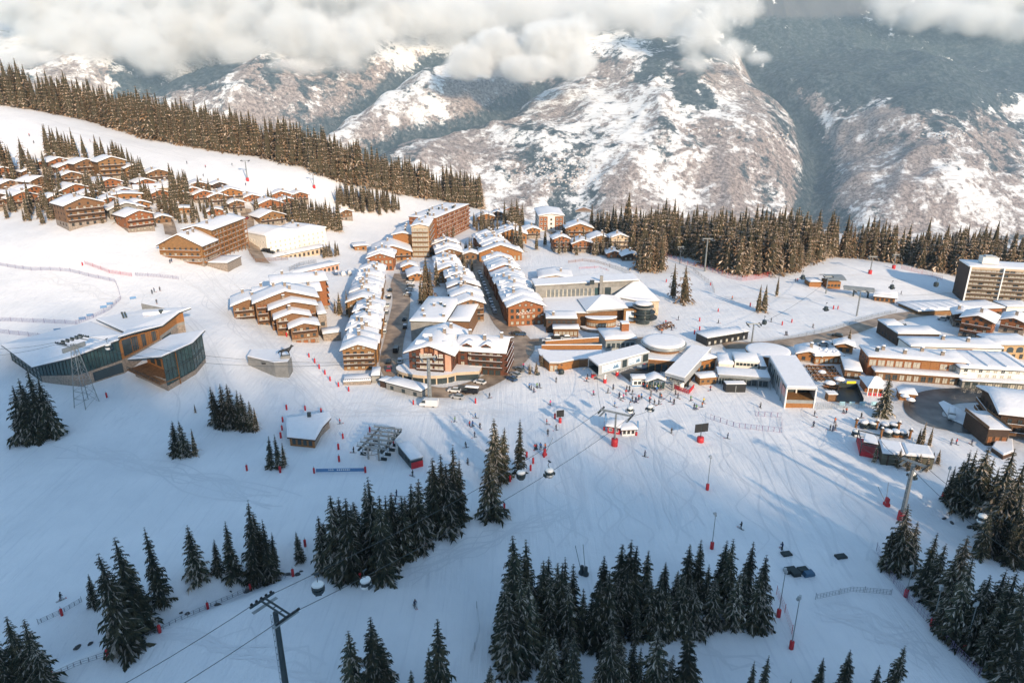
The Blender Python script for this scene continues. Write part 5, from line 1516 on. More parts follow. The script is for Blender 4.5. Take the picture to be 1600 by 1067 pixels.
def animal_statue(loc, rz, s):
    """a standing wolf: deep chest, drawn-in belly, raised head, tail down"""
    me = bpy.data.meshes.new('wolf')
    V = [(0, 0, .95), (.45, 0, .98), (.85, 0, 1.02), (1.15, 0, 1.3), (1.38, 0, 1.62), (1.75, 0, 1.60), (-.35, 0, .98), (-.75, 0, .75), (-.95, 0, .4),
         (.8, .2, .7), (.82, .2, .36), (.84, .2, .02), (.8, -.2, .7), (.88, -.2, .36), (.9, -.2, .02),
         (-.28, .2, .72), (-.42, .2, .38), (-.32, .2, .02), (-.28, -.2, .72), (-.44, -.2, .38), (-.36, -.2, .02), (1.32, .12, 1.86), (1.32, -.12, 1.86)]
    E = [(0, 1), (1, 2), (2, 3), (3, 4), (4, 5), (0, 6), (6, 7), (7, 8), (2, 9), (9, 10), (10, 11), (2, 12), (12, 13), (13, 14), (6, 15), (15, 16), (16, 17), (6, 18), (18, 19), (19, 20), (4, 21), (4, 22)]
    R = [.24, .27, .30, .2, .17, .09, .23, .1, .05, .12, .075, .07, .12, .075, .07, .13, .07, .07, .13, .07, .07, .05, .05]
    return skin_mesh('wolf_statue', V, E, R, 0, BLACK, loc, rz, s)
q = root + top[2] + Vector((-2.0, 3.0, 0.75))
w = MB(); w.box(-1.6, -0.8, -0.4, 1.6, 0.8, 0.55, CONC)
st = animal_statue(q + Vector((0, 0, 0.55)), 0.25, 2.1)
w.build('plinth', st, (0, 0, 0)).scale = (1 / 2.1,) * 3
st.children[0].location = (0.2, 0, -0.26)
tag(st, 'dark statue of a standing wolf on the concrete block', 'statue')

# half buried hut with its snow roof, above the ski lift
root = P(480, 692)
hut = empty('piste_hut', root, 0, 'half buried hut with a bent snow roof and lit timber wall by the chairlift', 'hut')
cr = [(452, 682), (491, 686), (500, 668), (514, 655), (512, 646), (480, 652), (450, 656)]
pl = lift_off(root, [P(a, c, 2.9) for a, c in cr])
zt = 3.0
for p in pl: p.z = zt
w = MB()
for a, c in zip(pl[:4], pl[1:5]):
    w.face([Vector((a.x, a.y, -1)), Vector((c.x, c.y, -1)), Vector((c.x, c.y, zt)), Vector((a.x, a.y, zt))], WOOD_O if a is pl[0] else STONE)
w.build('wall', hut)
ex = [p + (p - Vector((-1, 3, zt))).normalized() * 0.8 for p in pl]
for p in ex: p.z = zt
roof_mesh(root, ex, 0.55, fas=WOOD_D, parent=hut, inset=1.0)
for k in range(4):
    a, c = pl[0].lerp(pl[1], 0.1 + k * 0.22), pl[0].lerp(pl[1], 0.24 + k * 0.22)
    w = MB(); w.face([(a.x, a.y - .05, .6), (c.x, c.y - .05, .6), (c.x, c.y - .05, 2.2), (a.x, a.y - .05, 2.2)], GLASS); w.build('window', hut)
w = MB(); w.box(-0.5, -0.4, 0, 0.5, 0.4, 1.6, METAL_D); w.build('vent', hut, pl[5] + Vector((1, -1, 0.4)))

# ------------------------------------------------------------------ gondola terminals on the snow front
def quad_at(pts, z):
    return [Vector(from_z(a, c, z)) for a, c in pts]
def boxhall(name, label, corners, z, zb, side, fas=METAL_P, th=0.35, cat='station'):
    """hall under a quadrilateral roof whose corners (front left, front right, back right, back left) were surveyed at height z"""
    q = quad_at(corners, z); root = (q[0] + q[1]) / 2; root.z = 0
    r = empty(name, root, 0, label, cat)
    L_ = lift_off(root, q)
    return r, L_, root
# terminal one, on columns
zt = top_height(P(936, 602), 571); zb = zt - 3.6
t1, q, root = boxhall('gondola_station', 'long gondola terminal on red footed columns with two pale posters', [(920, 558), (936, 571), (1014, 550), (996, 539)], zt, zb, METAL_P)
w = MB()
def side(b, a, c, z0, z1, m): b.face([(a.x, a.y, z0), (c.x, c.y, z0), (c.x, c.y, z1), (a.x, a.y, z1)], m)
side(w, q[1], q[2], zb, zt, METAL_P); side(w, q[2], q[3], zb, zt, METAL_P); side(w, q[3], q[0], zb, zt, METAL_P)
i0 = q[0].lerp(q[3], 0.28); i1 = q[1].lerp(q[2], 0.28)
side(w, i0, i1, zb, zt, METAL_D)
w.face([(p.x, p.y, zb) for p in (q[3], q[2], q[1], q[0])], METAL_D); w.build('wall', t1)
w = MB(); w.slab([Vector((p.x, p.y, zb - 0.003)) for p in q], 0.5, METAL_G); w.build('floor_beam', t1)
ex = [p + (p - sum(q, Vector()) / 4).normalized() * 0.35 for p in q]
roof_mesh(root, ex, 0.3, fas=METAL_P, parent=t1, inset=0.5)
for a, c in ((q[0], q[0]), (q[1], q[1])):
    w = MB(); w.bar((a.x, a.y, zb), (a.x, a.y, zt), 0.25, METAL_P, 4); w.build('pillar', t1)
dv = (q[2] - q[1]); nv = Vector((dv.y, -dv.x, 0)).normalized() * 0.06
POSTER = mat('poster_paper', (0.62, 0.72, 0.80), 0.6); POSTER2 = mat('poster_ink', (0.14, 0.24, 0.36), 0.6)
for f0, f1 in ((0.06, 0.42), (0.58, 0.84)):
    a, c = q[1].lerp(q[2], f0) + nv, q[1].lerp(q[2], f1) + nv
    w = MB(); side(w, a, c, zb + 0.5, zt - 0.4, POSTER)
    n2 = nv * 0.4; hh = zt - zb
    for g0, g1, h0, h1 in ((0.06, 0.45, 0.22, 0.30), (0.06, 0.5, 0.62, 0.66), (0.06, 0.4, 0.52, 0.55)):
        aa, cc = a.lerp(c, g0) + n2, a.lerp(c, g1) + n2; side(w, aa, cc, zb + hh * h0, zb + hh * h1, POSTER2)
    for g in (0.66, 0.76, 0.84):
        aa, cc = a.lerp(c, g - 0.09) + n2, a.lerp(c, g + 0.09) + n2; mm = a.lerp(c, g) + n2
        w.face([(aa.x, aa.y, zb + hh * .25), (cc.x, cc.y, zb + hh * .25), (mm.x, mm.y, zb + hh * (.58 + g * .2))], POSTER2)
    w.build('poster', t1)
for f0, f1 in ((0.46, 0.55), (0.88, 0.99)):
    a, c = q[1].lerp(q[2], f0) + nv, q[1].lerp(q[2], f1) + nv
    w = MB(); side(w, a, c, zb + 0.3, zt - 0.3, GLASS); w.build('window', t1)
for px, py in ((945, 598), (964, 587), (926, 590)):
    p = P(px, py) - root
    w = MB(); w.bar((p.x, p.y, -0.5), (p.x, p.y, zb - 0.4), 0.38, WHITE, 10); w.build('pillar', t1)
    w = MB(); w.bar((p.x, p.y, -0.3), (p.x, p.y, 1.6), 0.62, RED, 10); w.build('pad', t1)
for (a, c) in ((q[0], 1), (q[1], 1)):
    w = MB(); d_ = (q[0] - q[3]).normalized(); w.bar((a.x, a.y, zb - 0.2), (a.x + d_.x * 2.6, a.y + d_.y * 2.6, zb - 0.4), 0.16, METAL_G, 5); w.build('guide_rail', t1)
# terminal two, the low silver shed with its drive
zt = top_height(P(1071, 614), 590); zb = zt - 2.7
t2, q, root = boxhall('gondola_station', 'silver roofed gondola terminal running down to a red guarded exit', [(1039.5, 581.5), (1070, 590), (1111.5, 544), (1081.5, 539.5)], zt, zb, METAL_P)
w = MB()
side(w, q[1], q[2], zb, zt, METAL_P); side(w, q[2], q[3], 0, zt, METAL_P); side(w, q[3], q[0], zb, zt, METAL_P)
k0, k1 = q[0].lerp(q[3], 0.18), q[1].lerp(q[2], 0.18)
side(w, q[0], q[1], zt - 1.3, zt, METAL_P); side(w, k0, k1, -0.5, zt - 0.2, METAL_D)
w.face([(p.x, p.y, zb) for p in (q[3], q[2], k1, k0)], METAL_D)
s0, s1 = q[1].lerp(q[2], 0.15), q[2]
side(w, s0 + nv * 0 + (q[0] - q[1]) * 0.12, s1 + (q[0] - q[1]) * 0.12, -1, zb, WOOD_D); w.build('wall', t2)
ex = [p + (p - sum(q, Vector()) / 4).normalized() * 0.3 for p in q]
roof_mesh(root, ex, 0.28, fas=METAL_P, parent=t2, inset=0.45)
mid = q[0].lerp(q[1], 0.45)
w = MB()
for r_ in (2.2, 1.3): 
    ring = [(mid.x + r_ * cos(a * pi / 8), mid.y - 0.5 + r_ * 0.9 * sin(a * pi / 8), zb + 0.6) for a in range(17)]
    w.tube(ring, 0.13, METAL_G, 5)
for a in range(6): w.bar((mid.x, mid.y - 0.5, zb + 0.6), (mid.x + 2.2 * cos(a * pi / 3), mid.y - 0.5 + 2 * sin(a * pi / 3), zb + 0.6), 0.1, METAL_G, 4)
w.bar((mid.x, mid.y, -0.3), (mid.x, mid.y, zb + 0.8), 0.4, METAL_G, 8); w.build('bull_wheel', t2)
fr = P(1052, 607) - root; fe = P(1076, 616) - root; bk_ = P(1084, 606) - root
w = MB()
for a, c in ((fr, fe), (fe, bk_)):
    for k in range(9):
        p = a.lerp(c, k / 8); w.bar((p.x, p.y, -0.3), (p.x, p.y, 1.3), 0.09, RED, 5)
    for hh in (0.3, 0.75, 1.25): w.bar((a.x, a.y, hh), (c.x, c.y, hh), 0.14, RED, 5)
w.build('guard_rail', t2)
p = P(1064, 608) - root
w = MB(); w.lathe([(0.9, -0.2), (0.95, 1.8), (0.7, 2.6), (0.2, 2.9)], WHITE, 10, (p.x, p.y, 0)); w.build('snow_roller', t2)
# round roof hall between them
zc = 7.6; c = Vector(from_z(1037, 533, zc)); root = Vector((c.x, c.y, 0)); R = 32.5 * T(c) / FPX
dh = empty('station_hall', root, 0, 'round snow topped station hall between the gondola terminals', 'station')
w = MB(); w.lathe([(R * 0.86, -1), (R * 0.86, zc - 3.0), (R * 0.86, zc - 1.2)], WOOD_B, 40, smooth=False); w.build('wall', dh)
w = MB(); w.lathe([(R * 0.86, zc - 1.9), (R * 1.07, zc - 1.3), (R * 1.09, zc - 0.5), (R * 1.02, zc - 0.35)], METAL_G, 48); r_ = w.build('roof', dh)
w = MB(); w.lathe([(R * 1.0, zc - 0.346), (R * 1.01, zc + 0.1), (R * 0.97, zc + 0.4), (R * 0.8, zc + 0.5), (R * 0.4, zc + 0.56), (0.01, zc + 0.58)], SNOW, 48); w.build('snow_cover', r_)
low = lift_off(root, quad_at([(994, 561), (1012, 552), (1080, 552), (1056, 566)], 4.2))
low = [low[0], low[3], low[2], low[1]]
w = MB(); w.prism([(p.x, p.y) for p in low], -1, 4.0, WOOD_B); w.build('front_hall', dh)
roof_mesh(root, [p + Vector((0, 0, 0.3)) for p in low], 0.3, fas=WOOD_O, parent=dh, inset=0.5)
a, c_ = low[0], low[1]; nn_ = Vector((c_.y - a.y, a.x - c_.x, 0)).normalized() * 0.07
for k in range(6):
    p0, p1 = a.lerp(c_, 0.02 + k * 0.163) + nn_, a.lerp(c_, 0.15 + k * 0.163) + nn_
    w = MB(); side(w, p0, p1, 0.2, 3.0, GLASS); w.build('glass_door', dh)
w = MB(); p0, p1 = a.lerp(c_, 0.0) + nn_ * 2, a.lerp(c_, 0.28) + nn_ * 2
NAVY = mat('piste_map_navy', (0.03, 0.055, 0.11), 0.5)
side(w, p0, p1, 0.6, 3.4, NAVY); side(w, p0.lerp(p1, .1) + nn_ * .3, p0.lerp(p1, .55) + nn_ * .3, 1.2, 2.6, mat('piste_map', (0.13, 0.20, 0.32), 0.5, rgb2=(0.4, 0.5, 0.62), scale=0.9)); w.build('map_panel', dh)
w = MB(); side(w, p0.lerp(p1, .66) + nn_ * .5, p0.lerp(p1, .85) + nn_ * .5, 2.5, 3.1, RED); w.build('sign', dh)
# sunken court in front
crt = [P(a_, b_) - root for a_, b_ in ((968, 583), (984, 576), (1030, 578), (1036, 590), (1010, 600), (986, 598))]
w = MB(); w.mesh([(p.x, p.y, 0.16) for p in crt], [tuple(range(6))[::-1] if False else tuple(range(6))], mat('wet_paving', (0.10, 0.095, 0.09), 0.4, var=0.3, scale=0.8))
w2 = w.build('court', dh)
w = MB()
for a_, b_ in zip(crt, crt[1:]):
    w.bar((a_.x, a_.y, 1.1), (b_.x, b_.y, 1.1), 0.06, METAL_D, 4)
    for k in range(4): 
        p = a_.lerp(b_, k / 4); w.bar((p.x, p.y, -.2), (p.x, p.y, 1.1), 0.05, METAL_D, 4)
w.build('railing', dh)
# ticket kiosk and gabled glass gate
m_, W, yaw = frame_px((988, 604), (1010, 604))
b = B('ticket_kiosk', 'white ticket kiosk with a flat snow roof before the sunken court', 'kiosk', m_, yaw); b.flat(-W / 2, W / 2, 0, 3.5, 0, 2.7, WHITE, 0.3, dep=1)
b.wins('f', -W / 2 + .3, W / 2 - .3, 0, 0.9, 3, 1.1, 1.1, 'metal', 'glass')
b.box('counter_band', -W / 2, -0.06, 0.1, W / 2, -0.002, 0.6, BLUE)
m_, W, yaw = frame_px((1011, 608), (1040, 608))
b = B('lift_gate', 'glass lift gate under a shallow snowy gable full of skiers', 'gate', m_, yaw)
for x in (-W / 2 + .3, -W / 6, W / 6, W / 2 - .3): b.box('pillar', x - .12, 0.1, -1, x + .12, 0.34, 3.1, METAL_G)
w = MB(); w.face([(-W / 2, 0.02, 3.1), (W / 2, 0.02, 3.1), (0, 0.02, 4.3)], GLASS); w.build('gable', b.r)
for k in range(4):
    xx = -W / 2 + W * (k + .5) / 4; w = MB(); w.face([(xx - W * .1, .2, .1), (xx + W * .1, .2, .1), (xx + W * .1, .2, 2.6), (xx - W * .1, .2, 2.6)], GLASS_T); w.build('pane', b.r)
d = MB(); d.mesh([(-W / 2 - .6, -.8, 3.0), (0, -.8, 4.5), (W / 2 + .6, -.8, 3.0), (-W / 2 - .6, 5, 3.0), (0, 5, 4.5), (W / 2 + .6, 5, 3.0)], [(0, 1, 4, 3), (1, 2, 5, 4)], METAL_G)
r_ = d.build('roof', b.r); s = MB(); snow_pad(s, spread(-W / 2 - .6, W / 2 + .6, 5, .2), spread(-.8, 5, 3, .2), lambda x, y: 4.5 - abs(x) * 1.5 / (W / 2 + .6), 0.3); s.build('snow_cover', r_)
# terminal three: the big white hall
zt = top_height(P(1230, 636), 605); 
t3, q, root = boxhall('gondola_station', 'tall white gondola terminal with an open wooden mouth and a poster side', [(1230, 605), (1276, 606), (1243, 556), (1202.5, 557)], zt, 0, METAL_P)
dk = zt * 0.38
w = MB()
side(w, q[1], q[2], 0, zt, METAL_P); side(w, q[2], q[3], -1, zt, METAL_P)
k0, k1 = q[0].lerp(q[3], 0.22), q[1].lerp(q[2], 0.22)
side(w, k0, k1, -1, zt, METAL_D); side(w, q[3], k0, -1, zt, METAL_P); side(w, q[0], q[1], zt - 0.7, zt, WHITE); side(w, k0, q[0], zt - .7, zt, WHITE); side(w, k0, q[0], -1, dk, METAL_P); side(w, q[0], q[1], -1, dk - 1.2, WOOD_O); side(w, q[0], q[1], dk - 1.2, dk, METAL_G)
w.build('wall', t3)
w = MB(); w.face([(p.x, p.y, dk) for p in (q[0], q[1], k1, k0)], WOOD_Y); w.build('deck', t3)
for p in (q[0], q[1]):
    w = MB(); w.bar((p.x, p.y, -1), (p.x, p.y, zt), 0.3, WHITE, 4); w.build('pillar', t3)
ex = [p + (p - sum(q, Vector()) / 4).normalized() * 0.3 for p in q]
roof_mesh(root, ex, 0.45, fas=METAL_P, parent=t3, inset=0.5)
dv = (q[0] - q[3]); nv = Vector((dv.y, -dv.x, 0)).normalized() * 0.07
if nv.x > 0: nv = -nv
for f0, f1, m in ((0.70, 0.96, mat('poster_red', (0.55, 0.16, 0.12), 0.6, rgb2=(0.7, 0.5, 0.45), scale=0.8)), (0.08, 0.25, GLASS_T), (0.30, 0.45, GLASS_T), (0.50, 0.64, GLASS_T)):
    a, c_ = q[3].lerp(q[0], f0) + nv, q[3].lerp(q[0], f1) + nv
    w = MB(); side(w, a, c_, dk + .2, zt - 1.2, m); w.build('poster' if f0 == .70 else 'window', t3)
for k in range(6):
    p = q[3].lerp(q[0], 0.04 + k * 0.19) + nv * 3
    w = MB(); w.bar((p.x, p.y, -1), (p.x, p.y, zt - .4), 0.16, METAL_P, 4); w.build('pillar', t3)
mid = k0.lerp(k1, .5) + Vector((0, -1.0, 0))
w = MB(); w.bar((mid.x - 3, mid.y, zt - 1.6), (mid.x + 3, mid.y, zt - 1.6), 0.25, WHITE, 6); [w.bar((mid.x + dx, mid.y, zt - 1.6), (mid.x + dx, mid.y, zt - .4), .1, METAL_G, 4) for dx in (-2, 2)]; w.build('guide_rail', t3)
w = MB(); w.bar((mid.x, mid.y + .6, dk), (mid.x, mid.y + .6, zt - 1.4), .3, WHITE, 8); w.build('support', t3)

# round garden roof, white plant blocks, wooden shop behind terminal two
zc = 4.0; c = Vector(from_z(1200, 547, zc)); root = Vector((c.x, c.y, 0)); R = 33 * T(c) / FPX
g = empty('round_roof_building', root, 0, 'low round building under smooth snow behind the white terminal', 'building')
w = MB(); w.lathe([(R * 0.95, -1), (R * 0.95, zc - .5)], WOOD_B, 40, smooth=False); w.build('wall', g)
w = MB(); w.lathe([(R * .95, zc - .6), (R * 1.03, zc - .5), (R * 1.03, zc - .1)], WOOD_O, 40); r_ = w.build('roof', g)
w = MB(); w.lathe([(R * 1.02, zc - .096), (R * 1.0, zc + .25), (R * .9, zc + .4), (.01, zc + .5)], SNOW, 40); w.build('snow_cover', r_)
m_, W, yaw = frame_px((1100, 588), (1126, 582)); b = B('shop', 'timber clad shop behind the silver terminal roof', 'building', m_, yaw); b.flat(-W / 2, W / 2, 3, 16, 0, 4.6, WOOD_O, .3); b.wins('f', -W / 2, W / 2, 3, .8, 3, 1.6, 2.2, 'metal', 'glass')
m_, W, yaw = frame_px((1093, 602), (1119, 600)); b = B('snack_hut', 'small timber snack hut with a thick snow slab beside the silver terminal', 'hut', m_, yaw); b.flat(-W / 2, W / 2, 0, 4, 0, 2.5, WOOD_Y, .35, th=.55, fas=WOOD_B); b.wins('f', -W / 2, W / 2, 0, .9, 3, 1.0, 1.0, 'wood', 'glass')
m_, W, yaw = frame_px((1122, 604), (1202, 610)); b = B('terrace_building', 'low glass fronted terrace building between the two terminals', 'building', m_, yaw)
b.flat(-W / 2, W / 2, 2, 9, 0, 3.6, METAL_G, .3, th=.12, fas=METAL_G); b.wins('f', -W / 2 + .3, W / 2 - .3, 2, .5, 9, 1.6, 2.0, 'metal', 'glass')
b.flat(-W * .12, W * .36, 12, 20, 0, 5.6, RENDER_W, .2, th=.3, fas=WHITE); b.wins('f', -W * .1, W * .34, 12, 3.9, 6, 1.0, 1.0, 'metal', 'glass')
b.flat(-W * .45, -W * .16, 11, 21, 0, 4.4, RENDER_W, .2, th=.5, fas=WHITE)
b.flat(W * .38, W * .49, 10, 22, 0, 4.6, METAL_G, .2, th=.4)
for sgn in range(5):
    x = -W / 2 + 1 + sgn * W * .24; b.box('pillar', x - .1, 0.4, -1, x + .1, .6, 3.5, METAL_G)
b.box('rail', -W / 2, .4, 3.5, W / 2, .5, 4.4, METAL_G)

# ------------------------------------------------------------------ leisure centre: glass wall, pyramid roof, curved restaurant
root = P(920, 500)
fc = empty('leisure_centre', root, 0, 'leisure centre with a long slatted glass wall, snow pyramid and curved terraces', 'building')
def at(px, py, z): return Vector(from_z(px, py, z)) - root
zw = 12.0
tl, tr = at(837, 447, zw), at(996, 438, zw + 1)
bl, br = Vector((tl.x, tl.y, -1)), Vector((tr.x, tr.y, -1))
w = MB(); dv = (tr - tl).normalized(); bkv = Vector((-dv.y, dv.x, 0)) * 9; bkv.z = 0
for a, c in ((bl, br),): w.face([a, c, tr, tl], CONC)
w.face([br, br + bkv, tr + bkv, tr], CONC); w.face([bl + bkv, bl, tl, tl + bkv], CONC); w.face([br + bkv, bl + bkv, tl + bkv, tr + bkv], CONC)
w.build('wall', fc)
roof_mesh(root, [tl + Vector((-.5, -1.2, .5)), tr + Vector((.5, -1.2, .5)), tr + bkv + Vector((1, 2, .5)), tl + bkv + Vector((-.5, 2, .5))], .35, fas=CONC, parent=fc, inset=.6)
nv = Vector((dv.y, -dv.x, 0)) * 0.08
SLAT = mat('grey_glass_slat', (0.14, 0.16, 0.17), .3, var=.3, scale=.8)
for k in range(34):
    f0 = 0.10 + k * 0.0135
    a, c = tl.lerp(tr, f0) + nv, tl.lerp(tr, f0 + 0.011) + nv
    w = MB(); w.face([(a.x, a.y, 1), (c.x, c.y, 1), (c.x, c.y, zw - 2.2), (a.x, a.y, zw - 2.2)], SLAT if k % 3 else GLASS_P); w.build('slat', fc)
for f0, f1, m in ((.58, .66, GLASS_T), (.68, .74, GLASS), (.74, .93, mat('grey_panel', (.30, .30, .29), .7, var=.1, scale=.4))):
    a, c = tl.lerp(tr, f0) + nv, tl.lerp(tr, f1) + nv
    w = MB(); w.face([(a.x, a.y, 1), (c.x, c.y, 1), (c.x, c.y, zw - 2), (a.x, a.y, zw - 2)], m); w.build('pane', fc)
p = at(938, 462, 6) ; w = MB(); w.box(-.7, -.6, 0, .7, .6, 17, CONC); w.build('chimney_shaft', fc, (p.x, p.y - 1.5, -1))
p = at(925, 444, zw + .8); w = MB(); w.box(-1, -.8, 0, 1, .8, 1.8, METAL_D); w.build('vent', fc, p)
# low roofs in front
pl = [at(*q, 6) for q in ((850, 489), (918, 489), (968, 480), (1010, 478), (1000, 462), (905, 462), (846, 466))]
w = MB(); w.prism([(p.x, p.y) for p in pl], -2, 5.6, WOOD_B); w.build('low_hall', fc)
roof_mesh(root, pl, .4, fas=CONC, parent=fc, inset=.8)
ap = at(941, 460, 11.5); bs = [at(*q, 6.9) for q in ((916, 486), (982, 481), (966, 462), (902, 467))]
w = MB()
for a, c in zip(bs, bs[1:] + bs[:1]):
    w.face([a, c, ap], SNOW)
    w.face([a - Vector((0, 0, .8)), c - Vector((0, 0, .8)), c - Vector((0, 0, .002)), a - Vector((0, 0, .002))], CONC)
w.build('pyramid_roof', fc)
tri = [at(1031, 470, 7.0), at(996, 435, 13.6), at(958, 463, 7.2), at(1000, 471, 7.0)]
roof_mesh(root, [tri[3], tri[0], tri[1], tri[2]], .4, fas=CONC, parent=fc, inset=.8, name='swept_roof')
e0 = tri[0]; w = MB(); w.face([(e0.x - 4, e0.y - .4, -1), (e0.x - .3, e0.y + .3, -1), (e0.x - .3, e0.y + .3, 6.4), (e0.x - 4, e0.y - .4, 6.4)], RENDER_C)
w.face([(e0.x - .3, e0.y + .3, -1), (e0.x - .3, e0.y + 22, -1), (tri[1].x + 1, tri[1].y, 13), (e0.x - .3, e0.y + .3, 6.4)], RENDER_C); w.build('end_wall', fc)
# curved restaurant front
c = at(939, 494, 5.4); R = 27 * 262 / FPX
arc = [(c.x + R * cos(pi + pi * i / 16), c.y + R * 0.62 * sin(pi + pi * i / 16)) for i in range(17)]
w = MB(); w.prism(arc, -2, 4.6, WOOD_O); w.build('curved_hall', fc)
roof_mesh(root, [Vector((c.x + (x - c.x) * 1.06, c.y + (y - c.y) * 1.08, 5.1)) for x, y in arc], .4, fas=WOOD_D, parent=fc, inset=.6)
for i in range(2, 14):
    (xa, ya), (xb, yb) = arc[i], arc[i + 1]
    a_ = math.atan2(yb - ya, xb - xa); part('window', window_data(1.15, 1.7, 'wood', 'curtain'), fc, ((xa + xb) / 2, (ya + yb) / 2, 1.6), a_)
w = MB(); w.prism([(c.x + (x - c.x) * 1.35, c.y + (y - c.y) * 1.55 - .3) for x, y in arc], -2, 1.0, STONE, SNOW); w.build('terrace', fc)
# tiered round balconies at the corner
c = at(1004, 494, 3); R0 = 15 * 258 / FPX
TC = [Vector((c.x, c.y, 0))]
w = MB(); w.lathe([(R0 * .92, -2), (R0 * .92, 8.0)], GLASS, 24, (c.x, c.y, 0), smooth=False); w.build('corner_tower', fc)
for k, (z, r) in enumerate(((2.4, 1.75), (4.8, 1.5), (7.2, 1.28))):
    w = MB(); w.lathe([(R0 * .9, z), (R0 * r, z), (R0 * r, z + .45), (R0 * (r - .03), z + .45), (R0 * .92, z + .2)], METAL_D if k < 2 else CONC, 28, (c.x, c.y, 0))
    for i in range(28):
        a = i * 2 * pi / 28; w.bar((c.x + R0 * r * cos(a), c.y + R0 * r * sin(a), z + .45), (c.x + R0 * r * cos(a), c.y + R0 * r * sin(a), z + 1.3), .05, METAL_D, 4)
    w.tube([(c.x + R0 * r * cos(i * pi / 14), c.y + R0 * r * sin(i * pi / 14), z + 1.3) for i in range(29)], .05, METAL_D, 4)
    w.build('balcony', fc)
w = MB(); w.lathe([(R0 * 1.0, 8.6), (R0 * 1.1, 8.9), (R0 * .9, 9.2), (.01, 9.3)], SNOW, 24, (c.x, c.y, 0)); w.build('snow_cover', fc)
p = at(985, 505, 0); w = MB(); w.box(-3.2, -.3, -1, 2.2, .3, 6.6, WOOD_Y); w.box(-2.2, -.36, 1.0, 1.2, -.305, 5.6, POSTER); w.build('poster_wall', fc, (p.x, p.y, 0))
# shops before it
m_, W, yaw = frame_px((854, 526), (902, 526)); b = B('shop_building', 'twin flat roofed shops with strings of lamps along the station road', 'building', m_, yaw)
b.flat(-W / 2, W / 2, 5, 15, 0, 6.2, WOOD_D, .3); b.flat(-W / 2 + 3, W / 2 + .4, 0, 4.4, 0, 3.3, WOOD_B, .5, th=.5); b.wins('f', -W / 2 + 3.3, W / 2, 0, .4, 6, 1.4, 2.0, 'wood', 'curtain'); b.wins('f', -W / 2 + .4, W / 2 - .4, 5, 4.2, 6, 1.3, 1.4); b.chim(-W / 2 + 3, 8, 5.8)
m_, W, yaw = frame_px((822, 506), (852, 506)); b = B('shop_building', 'dark cabin like shop with a skewed snow gable beside the sign gable', 'building', m_, yaw); b.gable(-W / 2, W / 2, 0, 12, 0, 4.4, 'x', .3, WOOD_D, 0); b.wins('f', -W / 2, W / 2, 0, .6, 4, 1.4, 2.0, 'wood', 'curtain')
m_, W, yaw = frame_px((946, 548), (1000, 545)); b = B('station_annex', 'station annex with a lumpy snow roof and a brown timber chimney tower', 'building', m_, yaw)
b.flat(-W / 2, W / 2 - 2, 0, 12, 0, 4.4, METAL_G, .5, th=.7, fas=WOOD_O); b.wins('f', -W / 2 + .3, W / 2 - 2.3, 0, 1, 6, 1.3, 2, 'metal', 'glass'); b.box('chimney_tower', W * .08, 7, 4, W * .08 + 3, 10, 8.6, WOOD_R)
b.box('snow_cap', W * .08 - .1, 6.9, 8.603, W * .08 + 3.1, 10.1, 9.0, SNOW)
# curved timber ramp building
root = P(870, 580)
rp = empty('ramp_building', root, 0, 'long curved timber ramp building at the roundabout edge', 'building')
ft = [P(*q) - root for q in ((842, 566), (858, 580), (874, 580), (905, 574), (940, 572))]
w = MB()
for a, c in zip(ft, ft[1:]): w.face([(a.x, a.y, -1), (c.x, c.y, -1), (c.x, c.y, 3.0), (a.x, a.y, 3.0)], WOOD_O if c is not ft[-1] else WOOD_B)
w.build('wall', rp)
bk_ = [P(*q) - root for q in ((940, 560), (900, 562), (862, 561), (840, 558))]
pl = [Vector((p.x, p.y, 3.3)) for p in ft + bk_]
roof_mesh(root, pl, .25, fas=CONC, parent=rp, inset=.6, deck=.5)
for i, (x0, x1) in enumerate(((.1, .4), (.5, .8))):
    a, c = ft[1].lerp(ft[2], x0) + Vector((0, -.06, 0)), ft[1].lerp(ft[2], x1) + Vector((0, -.06, 0)); w = MB(); w.face([(a.x, a.y, .1), (c.x, c.y, .1), (c.x, c.y, 2.2), (a.x, a.y, 2.2)], GLASS_P); w.build('door', rp)
for k, (q0, q1, z) in enumerate((((846, 556), (940, 556), 4.2), ((852, 551), (935, 546), 4.6))):
    a, c = at_ = P(*q0) - root, P(*q1) - root
    w = MB(); w.slab([Vector((a.x, a.y, z)), Vector((c.x, c.y, z)), Vector((c.x, c.y + .5, z)), Vector((a.x, a.y + .5, z))], 1.8, WOOD_O); w.build('parapet', rp)
    w = MB(); w.box(0, 0, 0, (c - a).length, .6, .2, SNOW); w.build('snow_cap', rp, (a.x, a.y, z + .005), math.atan2(c.y - a.y, c.x - a.x))
# snow garden chalet, fences and walls on the upper terrace
b = chalet(868, 443, 54, 1, 16, 4, 'snow garden restaurant with a broad lumpy roof and pale balcony', RENDER_C, pitch=.16, stone=.5)
